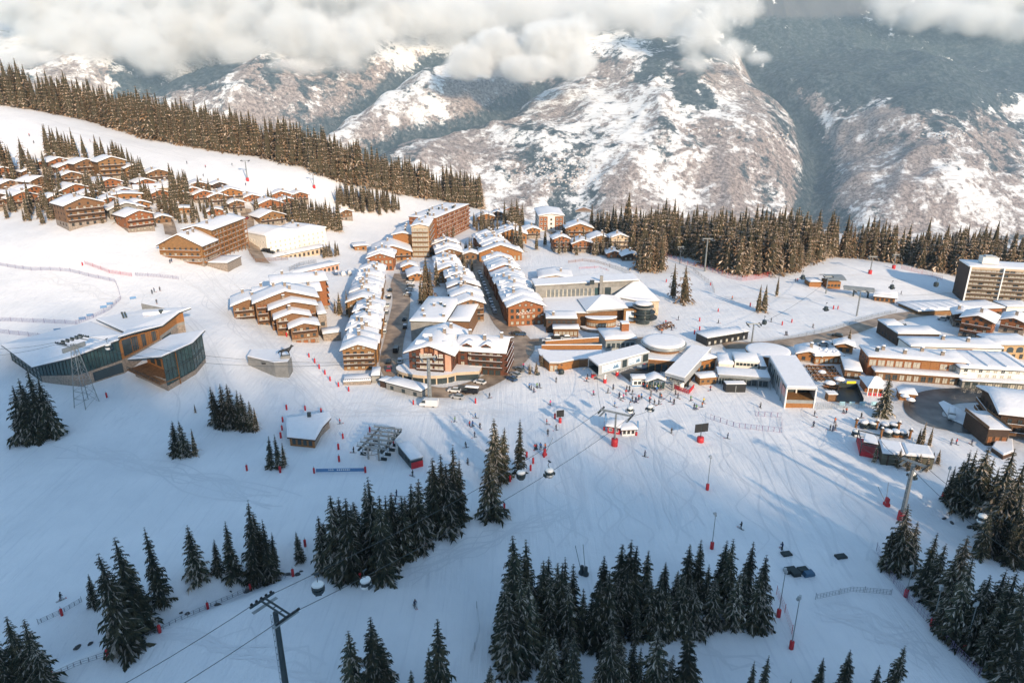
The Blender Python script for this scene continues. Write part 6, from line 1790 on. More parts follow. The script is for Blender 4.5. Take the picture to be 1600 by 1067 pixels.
# ------------------------------------------------------------------ upper piste lift stations
def canopy(b, x0, x1, y0, y1, z, bow, m, name='canopy'):
    w = MB(); n = 8
    for i in range(n):
        f0, f1 = i / n, (i + 1) / n; c0, c1 = y0 + (y1 - y0) * f0, y0 + (y1 - y0) * f1; z0, z1 = z + bow * sin(pi * f0), z + bow * sin(pi * f1)
        w.slab([Vector((x0, c0, z0)), Vector((x1, c0, z0)), Vector((x1, c1, z1)), Vector((x0, c1, z1))], .2, m)
    return w.build(name, b.r)
m_, W, yaw = frame_px((1264, 448), (1310, 450)); b = B('chairlift_station', 'timber chairlift station with a tilted grey canopy on the upper piste', 'station', m_, yaw)
b.flat(-W / 2, -W * .1, 0, 7, 0, 3.0, WOOD_O, .4); b.flat(W * .05, W / 2, -2, 6, 0, 3.8, WOOD_O, .2, roof=False); canopy(b, W * .0, W * .62, -4, 8, 5.2, 1.4, METAL_G); b.wins('f', W * .05, W / 2, -2, 1.2, 4, 1.2, 1.2); b.box('support', W * .3, 1, 0, W * .3 + .5, 1.5, 5.2, METAL_G)
m_, W, yaw = frame_px((1316, 460), (1396, 472)); b = B('gondola_station', 'grey tube roofed gondola station with a timber cabin end on the upper piste', 'station', m_, yaw)
canopy(b, -W / 2, W * .1, -2.6, 2.6, 4.6, 1.6, METAL_G); b.box('support', -W * .3, -.4, -1, -W * .3 + .8, .4, 4.6, METAL_D); b.box('support', -W * .02, -.4, -1, -W * .02 + .8, .4, 4.6, METAL_D)
b.gable(W * .12, W * .5, -4, 4, 0, 3.2, 'x', .35, WOOD_O, .8); b.wins('f', W * .14, W * .48, -4, 1, 4, 1.2, 1.3)
# black clad travelator building
m_, W, yaw = frame_px((1104, 541), (1168, 530)); b = B('travelator', 'sloping black walled travelator tube under a snow lid beside the bend road', 'building', m_, yaw)
b.flat(-W / 2, W / 2, 0, 7, 0, 3.2, BLACK, .2, th=.3)
for k in range(7): b.box('panel', -W / 2 + .8 + k * W / 7.2, -.06, .5, -W / 2 + 1.8 + k * W / 7.2, -.003, 1.8, GLASS_P if k % 2 else METAL_P)

# ------------------------------------------------------------------ shopping centre, terraces and tower block
m_, W, yaw = frame_px((1358, 592), (1512, 603))
zt = stretch_h(P(1358, 592), 564)
b = B('shopping_arcade', 'long flat roofed arcade with orange panels over a covered shop row', 'building', m_, yaw)
b.flat(-W / 2, W / 2, 4, 15, 0, zt, WOOD_R, .6, th=.4, fas=WOOD_B)
b.flat(-W / 2 + 2, W / 2 + 1, 0, 3.7, 0, 2.9, WOOD_B, .8, th=.5, fas=WOOD_B)
hh = zt - 3.8
n = 11
for k in range(n):
    x = -W / 2 + W * (k + .5) / n
    if k in (6, 7, 10): b.box('panel', x - W / n * .48, 3.93, 3.6, x + W / n * .48, 3.99, zt - .3, WOOD_O)
    else: part('window', window_data(W / n * .86, hh * .8, 'red', 'curtain', 1), b.r, (x, 4, 3.7))
b.wins('f', -W / 2 + 2.4, W / 2 + .6, 0, .2, 13, 1.7, 2.2, 'wood', 'curtain', alt=['glass', 'curtain']); b.wins('l', 4.5, 14.5, -W / 2, zt - 2.8, 4, 1.5, 1.8, 'red', 'glass')
for x, y in ((-W * .38, 9), (-W * .3, 11), (-W * .1, 8), (W * .12, 12), (W * .3, 9)): b.chim(x, y, zt - .4, rb.choice(['stone', 'metal']))
m_, W, yaw = frame_px((1502, 606), (1612, 612)); zt2 = stretch_h(P(1502, 606), 580)
b = B('shopping_arcade', 'white fronted shop block with ribbed snow roofs at the frame edge', 'building', m_, yaw)
b.flat(-W / 2, W / 2, 3, 20, 0, zt2, RENDER_W, .7, th=.45)
b.flat(-W / 2, W / 2, 0, 2.7, 0, 2.7, CONC, .8, th=.3)
for f in range(2): b.wins('f', -W / 2 + .5, W / 2 - .5, 3, 3.2 + f * 1.7, 9, 1.4, 1.3, 'white', 'glass', alt=['glass', 'curtain'], skip=.2)
b.wins('f', -W / 2 + .5, W / 2 - .5, 0, .2, 9, 1.7, 2.1, 'metal', 'glass', alt=['glass', 'curtain'])
for k in range(4): b.box('roof_rib', -W / 2 + 3 + k * 6, 4, zt2 + .8, -W / 2 + 3.6 + k * 6, 19, zt2 + 1.2, SNOW)
m_, W, yaw = frame_px((1420, 560), (1560, 566)); b = B('shop_building', 'low white building with a rounded snow roof behind the arcade', 'building', m_, yaw); b.flat(-W / 2, W / 2, 0, 10, 0, 5.4, RENDER_W, .5, th=.6); b.wins('f', -W / 2, W / 2, 0, 3.2, 9, 1.6, 1.3, 'metal', 'glass'); b.chim(W * .2, 5, 5.2); b.chim(-W * .05, 7, 5.2); b.box('panel', 0, -.05, 2.8, 6, -.002, 5.0, WOOD_O)
m_, W, yaw = frame_px((1400, 540), (1464, 542)); b = B('shop_building', 'brown walled building with two joined flat snow roofs by the car park', 'building', m_, yaw); b.flat(-W / 2, W / 2, 0, 9, 0, 5.2, WOOD_D, .3, th=.6); b.flat(-W / 2, -W * .1, 9.4, 17, 0, 5.4, WOOD_D, .3, th=.6); b.wins('f', -W / 2, W / 2, 0, 1.2, 7); b.wins('l', 1, 16, -W / 2, 1.2, 5)
chalet(1520, 530, 44, 3, 12, -6, 'brown balconied chalet between the shops and the tower block', WOOD_R)
chalet(1578, 522, 34, 2, 12, -4, 'twin dormer brown house below the tower block', WOOD_R)
chalet(1500, 512, 20, 2, 9, 10, 'narrow dark chalet at the corner of the upper car park', WOOD_D)
m_, W, yaw = frame_px((1552, 560), (1612, 562)); b = B('arcade_house', 'golden plastered house with arched loggias and wavy snow', 'building', m_, yaw)
GOLD = mat('golden_plaster', (.40, .27, .14), .8, var=.15, scale=.6)
b.flat(-W / 2, W / 2, 0, 11, 0, 6.0, GOLD, .5, th=.7)
for k in range(4):
    x = -W / 2 + W * (k + .5) / 4; w = MB(); r = W / 8 * .7
    w.mesh([(x - r, -.05, 3.0), (x + r, -.05, 3.0)] + [(x + r * cos(a * pi / 8), -.05, 4.2 + r * .8 * sin(a * pi / 8)) for a in range(9)], [tuple([0, 1] + list(range(2, 11)))], GLASS); w.build('arch_window', b.r)
b.wins('f', -W / 2, W / 2, 0, .4, 5, 1.3, 1.8)
m_, W, yaw = frame_px((1434, 491), (1566, 494)); b = B('market_hall', 'long low hall with a ribbed snow roof at the foot of the tower block', 'building', m_, yaw); b.flat(-W / 2, W * .12, 0, 14, 0, 4.2, WOOD_Y, .8, th=.5); b.flat(W * .125, W / 2, 1, 12, 0, 3.8, WOOD_R, .8, th=.5); b.wins('f', -W / 2, W / 2, 0, .6, 14, 1.6, 1.8, 'wood', 'curtain', alt=['glass', 'curtain'])
for k in range(6): b.box('roof_rib', -W / 2 + 2 + k * W * .1, 1, 4.95, -W / 2 + 2.5 + k * W * .1, 13, 5.25, SNOW)
m_, W, yaw = frame_px((1570, 494), (1612, 496)); b = B('annex', 'plain white annex right under the tower block', 'building', m_, yaw); b.flat(-W / 2, W / 2, 0, 10, 0, 5, RENDER_W, .2); b.wins('f', -W / 2, W / 2, 0, 1.4, 4, 1.3, 1.6, 'metal', 'glass')
# tower block
A, C = (1503, 470), (1612, 481)
m_, W, yaw = frame_px(A, C); zt = stretch_h(P(*A), 413)
yaw = yaw
b = B('tower_block', 'eight storey tower block with balcony bands and a white stair seam', 'building', m_, yaw)
b.flat(-W / 2, W / 2, 0, 15, 0, zt, RENDER_C, .3, th=.3, fas=WHITE)
b.box('side_wall', -W / 2 - .25, -1.4, -3, -W / 2 - .003, 15.2, zt + .2, WOOD_D); b.box('edge_pier', -W / 2 - .2, -1.7, -3, -W / 2 + .5, -1.405, zt + .2, WHITE)
seam = -W / 2 + W * .48
b.box('stair_seam', seam - .25, -1.5, -1, seam + .25, -.01, zt + .2, WHITE)
fh = (zt - .5) / 8.3
BAL = mat('loggia_brown', (.10, .065, .035), .8, var=.2, scale=.6)
for f in range(8):
    z = .6 + f * fh
    for x0, x1 in ((-W / 2 + .6, seam - .35), (seam + .35, W / 2 - .2)):
        b.wins('f', x0, x1, 0, z + .3, 6, (x1 - x0) / 6.6, fh * .62, 'wood', 'curtain', 1, alt=['curtain', 'glass', 'curtain'])
        b.balc('f', x0, x1, 0, z + fh * .02, 1.3, BAL, rail=fh * .34, solid=True)
b.box('plant_room', -W * .28, 5, zt + .9, -W * .05, 11, zt + 4.2, RENDER_W); b.box('plant_room', -W * .24, 6, zt + 4.203, -W * .12, 9, zt + 5.0, METAL_P)
# dark lodge at the right edge
m_, W, yaw = frame_px((1562, 700), (1640, 690)); b = B('lodge', 'dark timber lodge with diagonal balconies and an untouched snow roof at the creek wood', 'building', m_, yaw - radians(30))
b.gable(-6, 14, 4, 22, 0, 7.6, 'x', .22, WOOD_D, 1.5, over=1.6, th=.6); b.gable(6, 20, -5, 10, 0, 6.6, 'y', .3, WOOD_D, 1.5, over=1.4, th=.6)
for f in range(2):
    b.wins('l', 5, 21, -6, 1.8 + f * 2.6, 5, 1.3, 1.6); b.balc('l', 4.4, 21.6, -6, 1.4 + f * 2.6, 1.4, WOOD_B); b.wins('f', -5, 5.5, 4, 1.8 + f * 2.6, 4, 1.3, 1.6); b.balc('f', -5.6, 5.6, 4, 1.4 + f * 2.6, 1.3, WOOD_B)
m_, W, yaw = frame_px((1540, 697), (1570, 696)); b = B('garage', 'flat snow topped garage with a concrete door wall beside the turning circle', 'building', m_, yaw - radians(8)); b.flat(-W / 2, W / 2, 0, 12, 0, 5.0, WOOD_D, .3, th=.2, fas=WOOD_D); b.wins('f', -W / 2, W / 2, 0, .3, 3, 1.3, 2.6, 'wood', 'shut')
for x in (-W / 2 - .3, W / 2 + .2): b.box('parapet', x, -.3, 5.0, x + .15, 12.3, 6.2, WOOD_B)
pl = [P(*q) for q in ((1548, 705), (1566, 718), (1582, 712), (1580, 692), (1556, 692))]; root = pl[0].copy(); tz = max(p.z for p in pl) + 1.2
tr_ = empty('terrace', root, 0, 'pentagon snow terrace with a timber edge before the dark lodge', 'terrace')
L_ = [Vector((p.x - root.x, p.y - root.y, tz - root.z)) for p in pl]; w = MB(); w.prism([(p.x, p.y) for p in L_], -2, tz - root.z - .3, WOOD_D); w.build('wall', tr_); roof_mesh(root, L_, .4, fas=WOOD_B, parent=tr_, inset=.4, name='deck', deck=.28)
# restaurant yard between terminal three and the arcade
chalet(1262, 566, 34, 1, 8, 6, 'timber framed restaurant chalet beside the white terminal', WOOD_O, stone=.6)
m_, W, yaw = frame_px((1276, 572), (1320, 572)); b = B('restaurant', 'restaurant roof strewn with chunky snow and timber pergola', 'building', m_, yaw); b.flat(-W / 2, W / 2, 2, 9, 0, 3.2, WOOD_O, .4, th=.5); b.wins('f', -W / 2, W / 2, 2, .6, 6, 1.3, 1.8, 'wood', 'curtain')
for k in range(26): 
    w = MB(); x, y = rb.uniform(-W / 2 + 1, W / 2 - 1), rb.uniform(2.5, 8.5); r = rb.uniform(.35, .8); w.lathe([(r, 0), (r * .9, r * .5), (r * .4, r * .85), (.01, r * .9)], SNOW, 7, (x, y, 3.9)); w.build('snow_lump', b.r)
m_, W, yaw = frame_px((1320, 590), (1342, 594)); b = B('shed', 'long narrow shed with grey snow between the terraces', 'shed', m_, yaw + radians(14)); b.flat(-2.6, 2.6, 0, 13, 0, 3, WOOD_B, .4, th=.4); b.wins('f', -2.4, 2.4, 0, .6, 2, 1.3, 1.7, 'wood', 'curtain')
chalet(1318, 552, 14, 1, 5, 6, 'tiny timber kiosk with a round snow hood by the bend road', WOOD_O, stone=.3, balc=False, chim=0)
m_, W, yaw = frame_px((1355, 618), (1386, 620)); b = B('tent_pavilion', 'pale hip roofed pavilion with a white railed red front', 'pavilion', m_, yaw)
for x in range(5): b.box('pillar', -W / 2 + x * W / 4 - .12, 0, -1, -W / 2 + x * W / 4 + .12, .24, 3.0, WHITE)
b.box('back_wall', -W / 2, 3, 0, W / 2, 9, 3.0, WOOD_R); b.box('front_band', -W / 2 - .3, -.1, 2.75, W / 2 + .3, -.005, 3.1, WHITE)
for k in range(8): b.box('rail', -W / 2 + k * W / 8, .05, 0, -W / 2 + k * W / 8 + .5, .15, 1.1, RED)
d = MB(); q = [(-W / 2 - .5, -.6, 3.1), (W / 2 + .5, -.6, 3.1), (W / 2 + .5, 10, 3.1), (-W / 2 - .5, 10, 3.1), (-W * .05, 4.5, 5.4), (W * .12, 5, 5.4)]
d.mesh(q, [(0, 1, 5, 4), (1, 2, 5), (2, 3, 4, 5), (3, 0, 4)], SNOW); d.build('roof', b.r)
m_, W, yaw = frame_px((1409, 626), (1424, 626)); b = B('kiosk', 'small timber kiosk under a pillow of snow before the turning circle', 'kiosk', m_, yaw - .3); b.flat(-2.4, 2.4, 0, 4, 0, 2.2, WOOD_O, .4, th=.7, fas=WOOD_B); b.wins('f', -2.2, 2.2, 0, .7, 2, 1.1, 1.0, 'wood', 'glass')
# forecourt of the golden row, garage slabs and sheds along the brown road
m_, W, yaw = frame_px((537, 602), (592, 600)); b = B('forecourt', 'railed snow forecourt before the golden chalet row', 'terrace', m_, yaw); b.flat(-W / 2, W * .28, 0, 6, 0, 1.2, STONE, .1, th=.4, fas=CONC)
w = MB()
for k in range(14): w.bar((-W / 2 + k * W * .78 / 13, -.05, 1.2), (-W / 2 + k * W * .78 / 13, -.05, 2.4), .06, METAL_D, 4)
w.bar((-W / 2, -.05, 2.4), (W * .28, -.05, 2.4), .07, METAL_D, 4); w.build('railing', b.r)
b.flat(W * .30, W * .52, 1, 8, 0, 2.6, CONC, .2, th=.6)
m_, W, yaw = frame_px((604, 608), (658, 622)); b = B('garage', 'long low garage under one snow sheet at the road bend', 'building', m_, yaw); b.flat(-W / 2, W / 2, 0, 5, 0, 2.4, CONC, .3, th=.4); b.wins('f', -W / 2, W / 2, 0, .4, 3, 1.4, 1.3, 'metal', 'glass')
m_, W, yaw = frame_px((594, 604), (610, 608)); b = B('shed', 'dark small shed with a snow slab beside the brown road', 'shed', m_, yaw); b.flat(-W / 2, W / 2, 0, 3.4, 0, 2.2, WOOD_D, .3, th=.4)

# ------------------------------------------------------------------ garden trees between the houses, then all trees at once
def gardens(where, poly, n, hm):
    w = [tuple(P(a, b)[:2]) for a, b in poly]
    x0, x1 = min(p[0] for p in w), max(p[0] for p in w); y0, y1 = min(p[1] for p in w), max(p[1] for p in w); k = 0
    for _ in range(n * 40):
        x, y = rt.uniform(x0, x1), rt.uniform(y0, y1)
        if k >= n: break
        if in_poly(x, y, w) and min((x - a) ** 2 + (y - c) ** 2 for a, c in HOUSES) > 85:
            k += 1; tree_at((x, y, H(x, y)), rt.gauss(hm, 3), rt.choice(MIDCROWNS), 'sunlit spruce ' + where, 'spruces ' + where, rt.uniform(.95, 1.25))
gardens('in the gardens of the hillside chalets', [(0, 268), (60, 262), (200, 285), (330, 300), (380, 318), (370, 345), (300, 352), (200, 368), (110, 356), (0, 345)], 95, 12)
gardens('round the chalets by the hill road', [(395, 312), (450, 318), (450, 352), (400, 350)], 12, 10)
gardens('in the gardens above the village lanes', [(740, 352), (900, 372), (960, 400), (880, 402), (800, 384), (740, 372)], 30, 11)
gardens('in the yards of the village centre', [(690, 400), (740, 395), (745, 440), (690, 480), (676, 440)], 10, 9)
# the largest in view stay single trees, the others join the forest mass
TREES.sort(key=lambda t: -t['h'] / T(t['base']))
for t in TREES[:296]:
    o = empty('spruce_tree', t['base'], 0, t['label'], 'tree', t['group'])
    o.rotation_euler = t['rot']; o.scale = (t['h'] * t['wid'], t['h'] * t['wid'], t['h'])
    part('trunk', TRUNK, o); part('crown', t['crown'], o)
rest += [(t['base'].x, t['base'].y, 0, t['h'], t['wid']) for t in TREES[296:]]
# unseen wood behind the viewpoint, tall trees added to soften the shade edge
for k in range(520):
    s = rt.uniform(-520, 420); q = -640 + rt.gauss(0, 12)
    x = -q * SUN_H.x + s * SUN_H.y; y = -q * SUN_H.y - s * SUN_H.x
    rest.append((x, y, 9, rt.gauss(23, 6) if k < 330 else rt.uniform(32, 46), 0.8))
def forest_mass(name, pts, label):
    vs, fs, ms = [], [], []
    src = []
    for me in FARCROWNS:
        co = np.empty(len(me.vertices) * 3, np.float32); me.vertices.foreach_get('co', co)
        src.append((co.reshape(-1, 3), [tuple(p.vertices) for p in me.polygons], [p.material_index for p in me.polygons], me))
    off = 0; V = []; F = []; M_ = []
    for x, y, r, h, *wd in pts:
        co, pf, pm, me = src[rt.randrange(len(src))]
        a = rt.random() * 6.28; w = (wd[0] if wd else rt.uniform(1.0, 1.35)) * h
        c = np.empty_like(co)
        c[:, 0] = x + (co[:, 0] * cos(a) - co[:, 1] * sin(a)) * w
        c[:, 1] = y + (co[:, 0] * sin(a) + co[:, 1] * cos(a)) * w
        c[:, 2] = H(x, y) + co[:, 2] * h
        V.append(c); F += [tuple(i + off for i in f) for f in pf]; M_ += pm; off += len(co)
    me = bpy.data.meshes.new(name)
    me.from_pydata(np.concatenate(V), [], F)
    for m in src[0][3].materials: me.materials.append(m)
    me.polygons.foreach_set('material_index', M_)
    me.update()
    return tag(link(bpy.data.objects.new(name, me)), label, 'forest', kind='stuff')
forest_mass('spruce_forest', rest, 'dense belt of sunlit spruces along the ridge behind the village, plus unseen shade trees')

# ------------------------------------------------------------------ lifts
def pylon(px, by, ty, arm, label, base=None, lattice=False, mast=METAL_G, wid=None, head_turn=0.0, foot=None):
    p = foot if foot is not None else P(px, by)
    h = top_height(p, ty)
    r = empty('lift_pylon', p, head_turn, label, 'lift pylon')
    t = MB()
    if lattice:
        for sx in (-1, 1):
            for sy in (-1, 1):
                t.bar((sx * 2.6, sy * 2.6, -1), (sx * .5, sy * .5, h * .93), .13, mast, 4, .1)
        for k in range(8):
            f0, f1 = k / 8, (k + 1) / 8; a0, a1 = 2.6 - 2.1 * f0, 2.6 - 2.1 * f1; z0, z1 = h * .93 * f0, h * .93 * f1
            for sx, sy, ex, ey in ((-1, -1, 1, -1), (1, -1, 1, 1), (1, 1, -1, 1), (-1, 1, -1, -1)):
                t.bar((sx * a0, sy * a0, z0), (ex * a1, ey * a1, z1), .06, mast, 3); t.bar((sx * a1, sy * a1, z1), (ex * a1, ey * a1, z1), .05, mast, 3)
    else:
        rr = wid or max(.3, h * .028)
        t.bar((0, 0, -1), (0, 0, h * .96), rr, mast, 10, rr * .72)
        for k in range(int(h / 1.2)): t.box(-.2, -rr - .18, k * 1.2 + .5, .2, -rr - .14, k * 1.2 + .56, METAL_D)
        for x in (-.2, .2): t.bar((x, -rr - .16, .3), (x, -rr - .16, h * .95), .03, METAL_D, 3)
    t.build('mast', r)
    c = MB(); a = arm / 2
    for y in (-.35, .35): c.bar((-a, y, h), (a, y, h), .16, mast, 6)
    for x in (-a, -a / 2, 0, a / 2, a): c.bar((x, -.35, h), (x, .35, h), .08, mast, 4)
    if lattice:
        for x in (-a * .8, -a * .4, 0, a * .4, a * .8): c.box(x - .25, -.5, h - .5, x + .25, .5, h + .6, METAL_D)
        c.box(-a, -.3, h - 3.4, a, .3, h - 2.0, METAL_G)
    c.build('crossarm', r)
    for s in (-1, 1):
        b_ = MB(); L_ = min(5.0, arm * .7)
        b_.box(s * a - .12, -L_ / 2, h - .05 - .35, s * a + .12, L_ / 2, h - .05, METAL_D)
        b_.box(s * a - .5 * s - .3, -L_ / 2, h - 1.0, s * a - .5 * s + .3, L_ / 2, h - .92, METAL_G)
        sh = b_.build('sheave_beam', r)
        for k in range(5):
            w = MB(); y = -L_ / 2 + L_ * (k + .5) / 5
            w.lathe([(.02, -.06), (.24, -.06), (.24, .06), (.02, .06)], BLACK, 8)
            o = w.build('sheave', sh, (s * a + s * .2, y, h + .02)); o.rotation_euler = (0, pi / 2, 0)
    if base:
        b_ = MB(); b_.lathe([(1.0, -.4), (1.0, 2.2), (.85, 2.25)], base, 10); b_.build('pad', r)
    return r, p, h, arm
def rope(pts, sag, label, rad=.05):
    b = MB()
    for a, c in zip(pts, pts[1:]):
        n = 14; q = [a.lerp(c, k / n) - Vector((0, 0, 4 * sag * (k / n) * (1 - k / n))) for k in range(n + 1)]
        b.tube(q, rad, METAL_D, 4)
    return tag(b.build('haul_cable'), label, 'cable', 'cables of the ski lifts')
def arm_end(py, s):
    r, p, h, a = py; th = r.rotation_euler.z
    return Vector((p.x + cos(th) * s * a / 2, p.y + sin(th) * s * a / 2, p.z + h))
ft = Vector((from_t(430, 955, 101)[0], from_t(430, 955, 101)[1], 0)); ft.z = H(ft.x, ft.y)
PE = pylon(0, 0, 948, 6.0, 'dark gondola pylon cut by the bottom frame edge', mast=METAL_D, foot=ft, head_turn=-.62, wid=.55)
PC = pylon(960, 696, 645, 9.0, 'gondola pylon with a red padded foot on the open snow front', RED, head_turn=-.5)
PB = pylon(672, 630, 558, 5.0, 'plain grey pylon before the curved glass podium', head_turn=.25, wid=.75)
PA = pylon(136, 632, 530, 7.5, 'old lattice lift tower before the sports hall', lattice=True, head_turn=1.2)
PD = pylon(1408, 812, 722, 5.2, 'tall gondola pylon with a red foot by the gondola garage', RED, head_turn=-.9, wid=.6)
pylon(1101, 424, 373, 6, 'slim lamp headed pylon in front of the dark forest edge'); pylon(740, 314, 287, 6, 'pale pylon at the end of the ridge forest'); pylon(1062, 412, 386, 4, 'short pylon by the red nets at the forest gap')
pylon(866, 332, 318, 6, 'far pylon behind the red and white house'); pylon(387, 283, 251, 5, 'pylon on the sunny hillside piste', RED); pylon(491, 294, 271, 5, 'pylon below the ridge forest gap', RED)
PL = pylon(1174, 537, 506, 5, 'pylon beside the round roof at the bend road'); PM_ = pylon(1338, 494, 455, 5, 'leaning looking pylon above the bend road'); PN = pylon(1290, 459, 432, 4, 'pylon at the chairlift station canopy'); pylon(1359, 428, 401, 5, 'pylon on the upper piste near the forest', RED); pylon(1396, 420, 398, 4, 'last small pylon before the tower block wood', RED)
e1 = Vector(from_z(932, 575, 5.5)); e2 = Vector(from_z(1060, 598, 3.6)); off = Vector((-60, -25, -14))
rope([arm_end(PE, -1) + Vector((-48, -38, -6)), arm_end(PE, -1), arm_end(PC, -1), e1], 2.5, 'upper gondola cable from the bottom pylon to the column footed terminal')
rope([arm_end(PE, 1) + Vector((-48, -38, -6)), arm_end(PE, 1), arm_end(PC, 1), e2], 2.5, 'lower gondola cable from the bottom pylon to the silver terminal')
rope([arm_end(PA, -1) + Vector((-60, -6, 3)), arm_end(PA, -1), arm_end(PB, -1)], 5, 'chairlift cable from the lattice tower to the grey pylon')
rope([arm_end(PA, 1) + Vector((-60, -6, 3)), arm_end(PA, 1), arm_end(PB, 1)], 5, 'second chairlift cable past the concrete block')
rope([Vector(from_z(1340, 690, 3)), arm_end(PD, -1), Vector(from_t(1640, 900, 125))], 2, 'gondola cable from the garage to the creek wood')
rope([Vector(from_z(1375, 686, 4)), arm_end(PD, 1), Vector(from_t(1640, 840, 135))], 2, 'gondola cable passing the tall pylon on its far side')
rope([arm_end(PL, 1), arm_end(PN, 1)], 2, 'lift cable between the round roof pylon and the chairlift station'); rope([arm_end(PM_, -1), Vector(from_z(1500, 455, 12))], 2, 'lift cable above the bend road toward the tower block')

def cabin_parts(r, body, roofm, hang=True):
    b = MB(); b.lathe([(.72, 0), (.98, .22), (1.06, .8)], body, 8, sy=.86); b.lathe([(1.02, 1.5), (1.0, 1.8), (.78, 2.0), (.02, 2.06)], roofm, 8, sy=.86)
    for k in range(8):
        a = k * pi / 4; b.bar((1.02 * cos(a), .88 * sin(a), .75), (.99 * cos(a), .85 * sin(a), 1.52), .06, METAL_D, 4)
    b.build('body', r)
    g = MB(); g.lathe([(1.03, .802), (1.0, 1.498)], GLASS, 8, sy=.86); g.build('window_band', r)
    s = MB(); s.box(-.5, -1.22, .35, .5, -1.0, .95, METAL_D); s.box(-.5, 1.0, .35, .5, 1.22, .95, METAL_D); s.build('ski_rack', r)
    if hang:
        h = MB(); h.bar((0, 0, 2.15), (0, .35, 2.9), .07, METAL_D, 5); h.bar((0, .35, 2.9), (0, 0, 3.7), .07, METAL_D, 5); h.box(-.45, -.12, 3.6, .45, .12, 3.82, METAL_D); h.build('hanger', r)
def cabin(px, py, hpx, label, body=None, roofm=None, group='gondola cabins hanging on the cables', k=1.0):
    t = 2.2 * FPX / hpx * .95; p = Vector(from_t(px, py, t))
    r = empty('gondola_cabin', p, rb.uniform(0, 3), label, 'gondola cabin', group); r.scale = (k, k, k)
    cabin_parts(r, body or WHITE, roofm or WHITE)
cabin(498, 926, 20, 'white gondola cabin nearest the bottom pylon', METAL_D, WHITE); cabin(572, 918, 18.5, 'white gondola cabin with dark windows before the big spruce clump')
cabin(858, 745, 15.5, 'grey and white cabin over the open piste', METAL_P); cabin(814, 748, 14.5, 'dark bottomed cabin beside the slim spruce', METAL_D); cabin(984, 645, 11.5, 'white cabin just above the snow front pylon'); cabin(1015, 643, 11.5, 'white cabin floating before the ski queue', METAL_P)
cabin(1424, 748, 13.5, 'golden lit cabin on the tall pylon', METAL_P); cabin(1533, 816, 15, 'white cabin against the creek wood'); cabin(1336, 681, 11, 'white cabin leaving the gondola garage'); cabin(1326, 657, 9.5, 'brown lit cabin before the white terminal', METAL_P); cabin(170, 546, 10, 'white cabin in front of the teal glass hall')
for a, c, l in ((1194, 507, 'dark cabin by the round roof pylon'), (1290, 486, 'dark cabin over the middle of the upper piste'), (1254, 437, 'dark cabin close to the timber chairlift station'), (1393, 452, 'dark cabin at the tube station'), (1462, 448, 'dark cabin below the tower block'), (877, 585, 'dark cabin coming down from the roundabout')):
    cabin(a, c, 7.5 if a != 877 else 9, l, METAL_D, METAL_D)
cabin(840, 590, 9, 'dark chair like cabin over the roundabout skiers', METAL_D, METAL_D)
for i, (a, c) in enumerate(((1349, 668), (1362, 669), (1381, 671), (1395, 671), (1386, 682), (1398, 682), (1410, 683))):
    r = empty('gondola_cabin', P(a, c), rb.uniform(0, 3), 'parked retro gondola cabin, ' + ['blue first by the post', 'teal second in the back row', 'dark one before the middle post', 'dark one at the end of the back row', 'dark front one', 'orange front one', 'orange last one beside the wooden post'][i], 'gondola cabin', 'parked cabins beside the gondola garage')
    cabin_parts(r, METAL_D if i < 5 else WOOD_O, SNOW, False); r.scale = (1.25, 1.25, 1.15)
for i, (a, c) in enumerate(((1337, 668), (1369, 671), (1403, 673), (1376, 683), (1421, 685))):
    r = empty('lantern_post', P(a, c), 0, 'carved timber lantern post, ' + ['left of the parked cabins', 'between the second and third cabin', 'at the end of the back row', 'before the front row', 'right of the front row'][i], 'lantern post', 'timber lantern posts round the parked cabins')
    b = MB(); b.bar((0, 0, -.3), (0, 0, 2.4), .34, WOOD_O, 6); b.build('post', r); b = MB(); b.box(-.5, -.5, 2.4, .5, .5, 2.6, WOOD_B); b.box(-.3, -.3, 2.6, .3, .3, 3.1, WOOD_D); b.lathe([(.55, 3.1), (.1, 3.5)], SNOW, 6); b.build('lantern', r)
for i, (a, c, l) in enumerate(((509, 574, 'empty chair hanging on the cable before the golden chalet row'), (350, 566, 'empty chair hanging between the hall and the concrete block'))):
    p = Vector(from_t(a, c, 262)); r = empty('lift_chair', p, .4, l, 'lift chair', 'chairs on the chairlift cable'); b = MB(); b.bar((0, 0, .8), (0, 0, 3.2), .06, METAL_D, 4); b.bar((-1.1, 0, .8), (1.1, 0, .8), .05, METAL_D, 4); b.build('hanger', r); b = MB(); b.box(-1.1, -.1, 0, 1.1, .45, .1, METAL_D); b.box(-1.1, .4, .1, 1.1, .48, .8, METAL_D); b.build('seat', r)
w = MB(); q = [P(*m) for m in ((1466, 630), (1474, 627), (1500, 640), (1522, 662), (1512, 668), (1484, 656))]; o0 = q[0]
n_ = len(q); c0 = sum(q, Vector()) / n_ - o0; vs = [p - o0 + Vector((0, 0, .32)) for p in q] + [p - o0 - Vector((0, 0, .3)) for p in q] + [c0 + Vector((0, 0, .75))]
w.mesh(vs, [(n_ + i, n_ + (i + 1) % n_, (i + 1) % n_, i) for i in range(n_)], CONC); w.mesh(vs, [(i, (i + 1) % n_, 2 * n_) for i in range(n_)], SNOW); tag(w.build('traffic_island', None, o0), kind='structure')
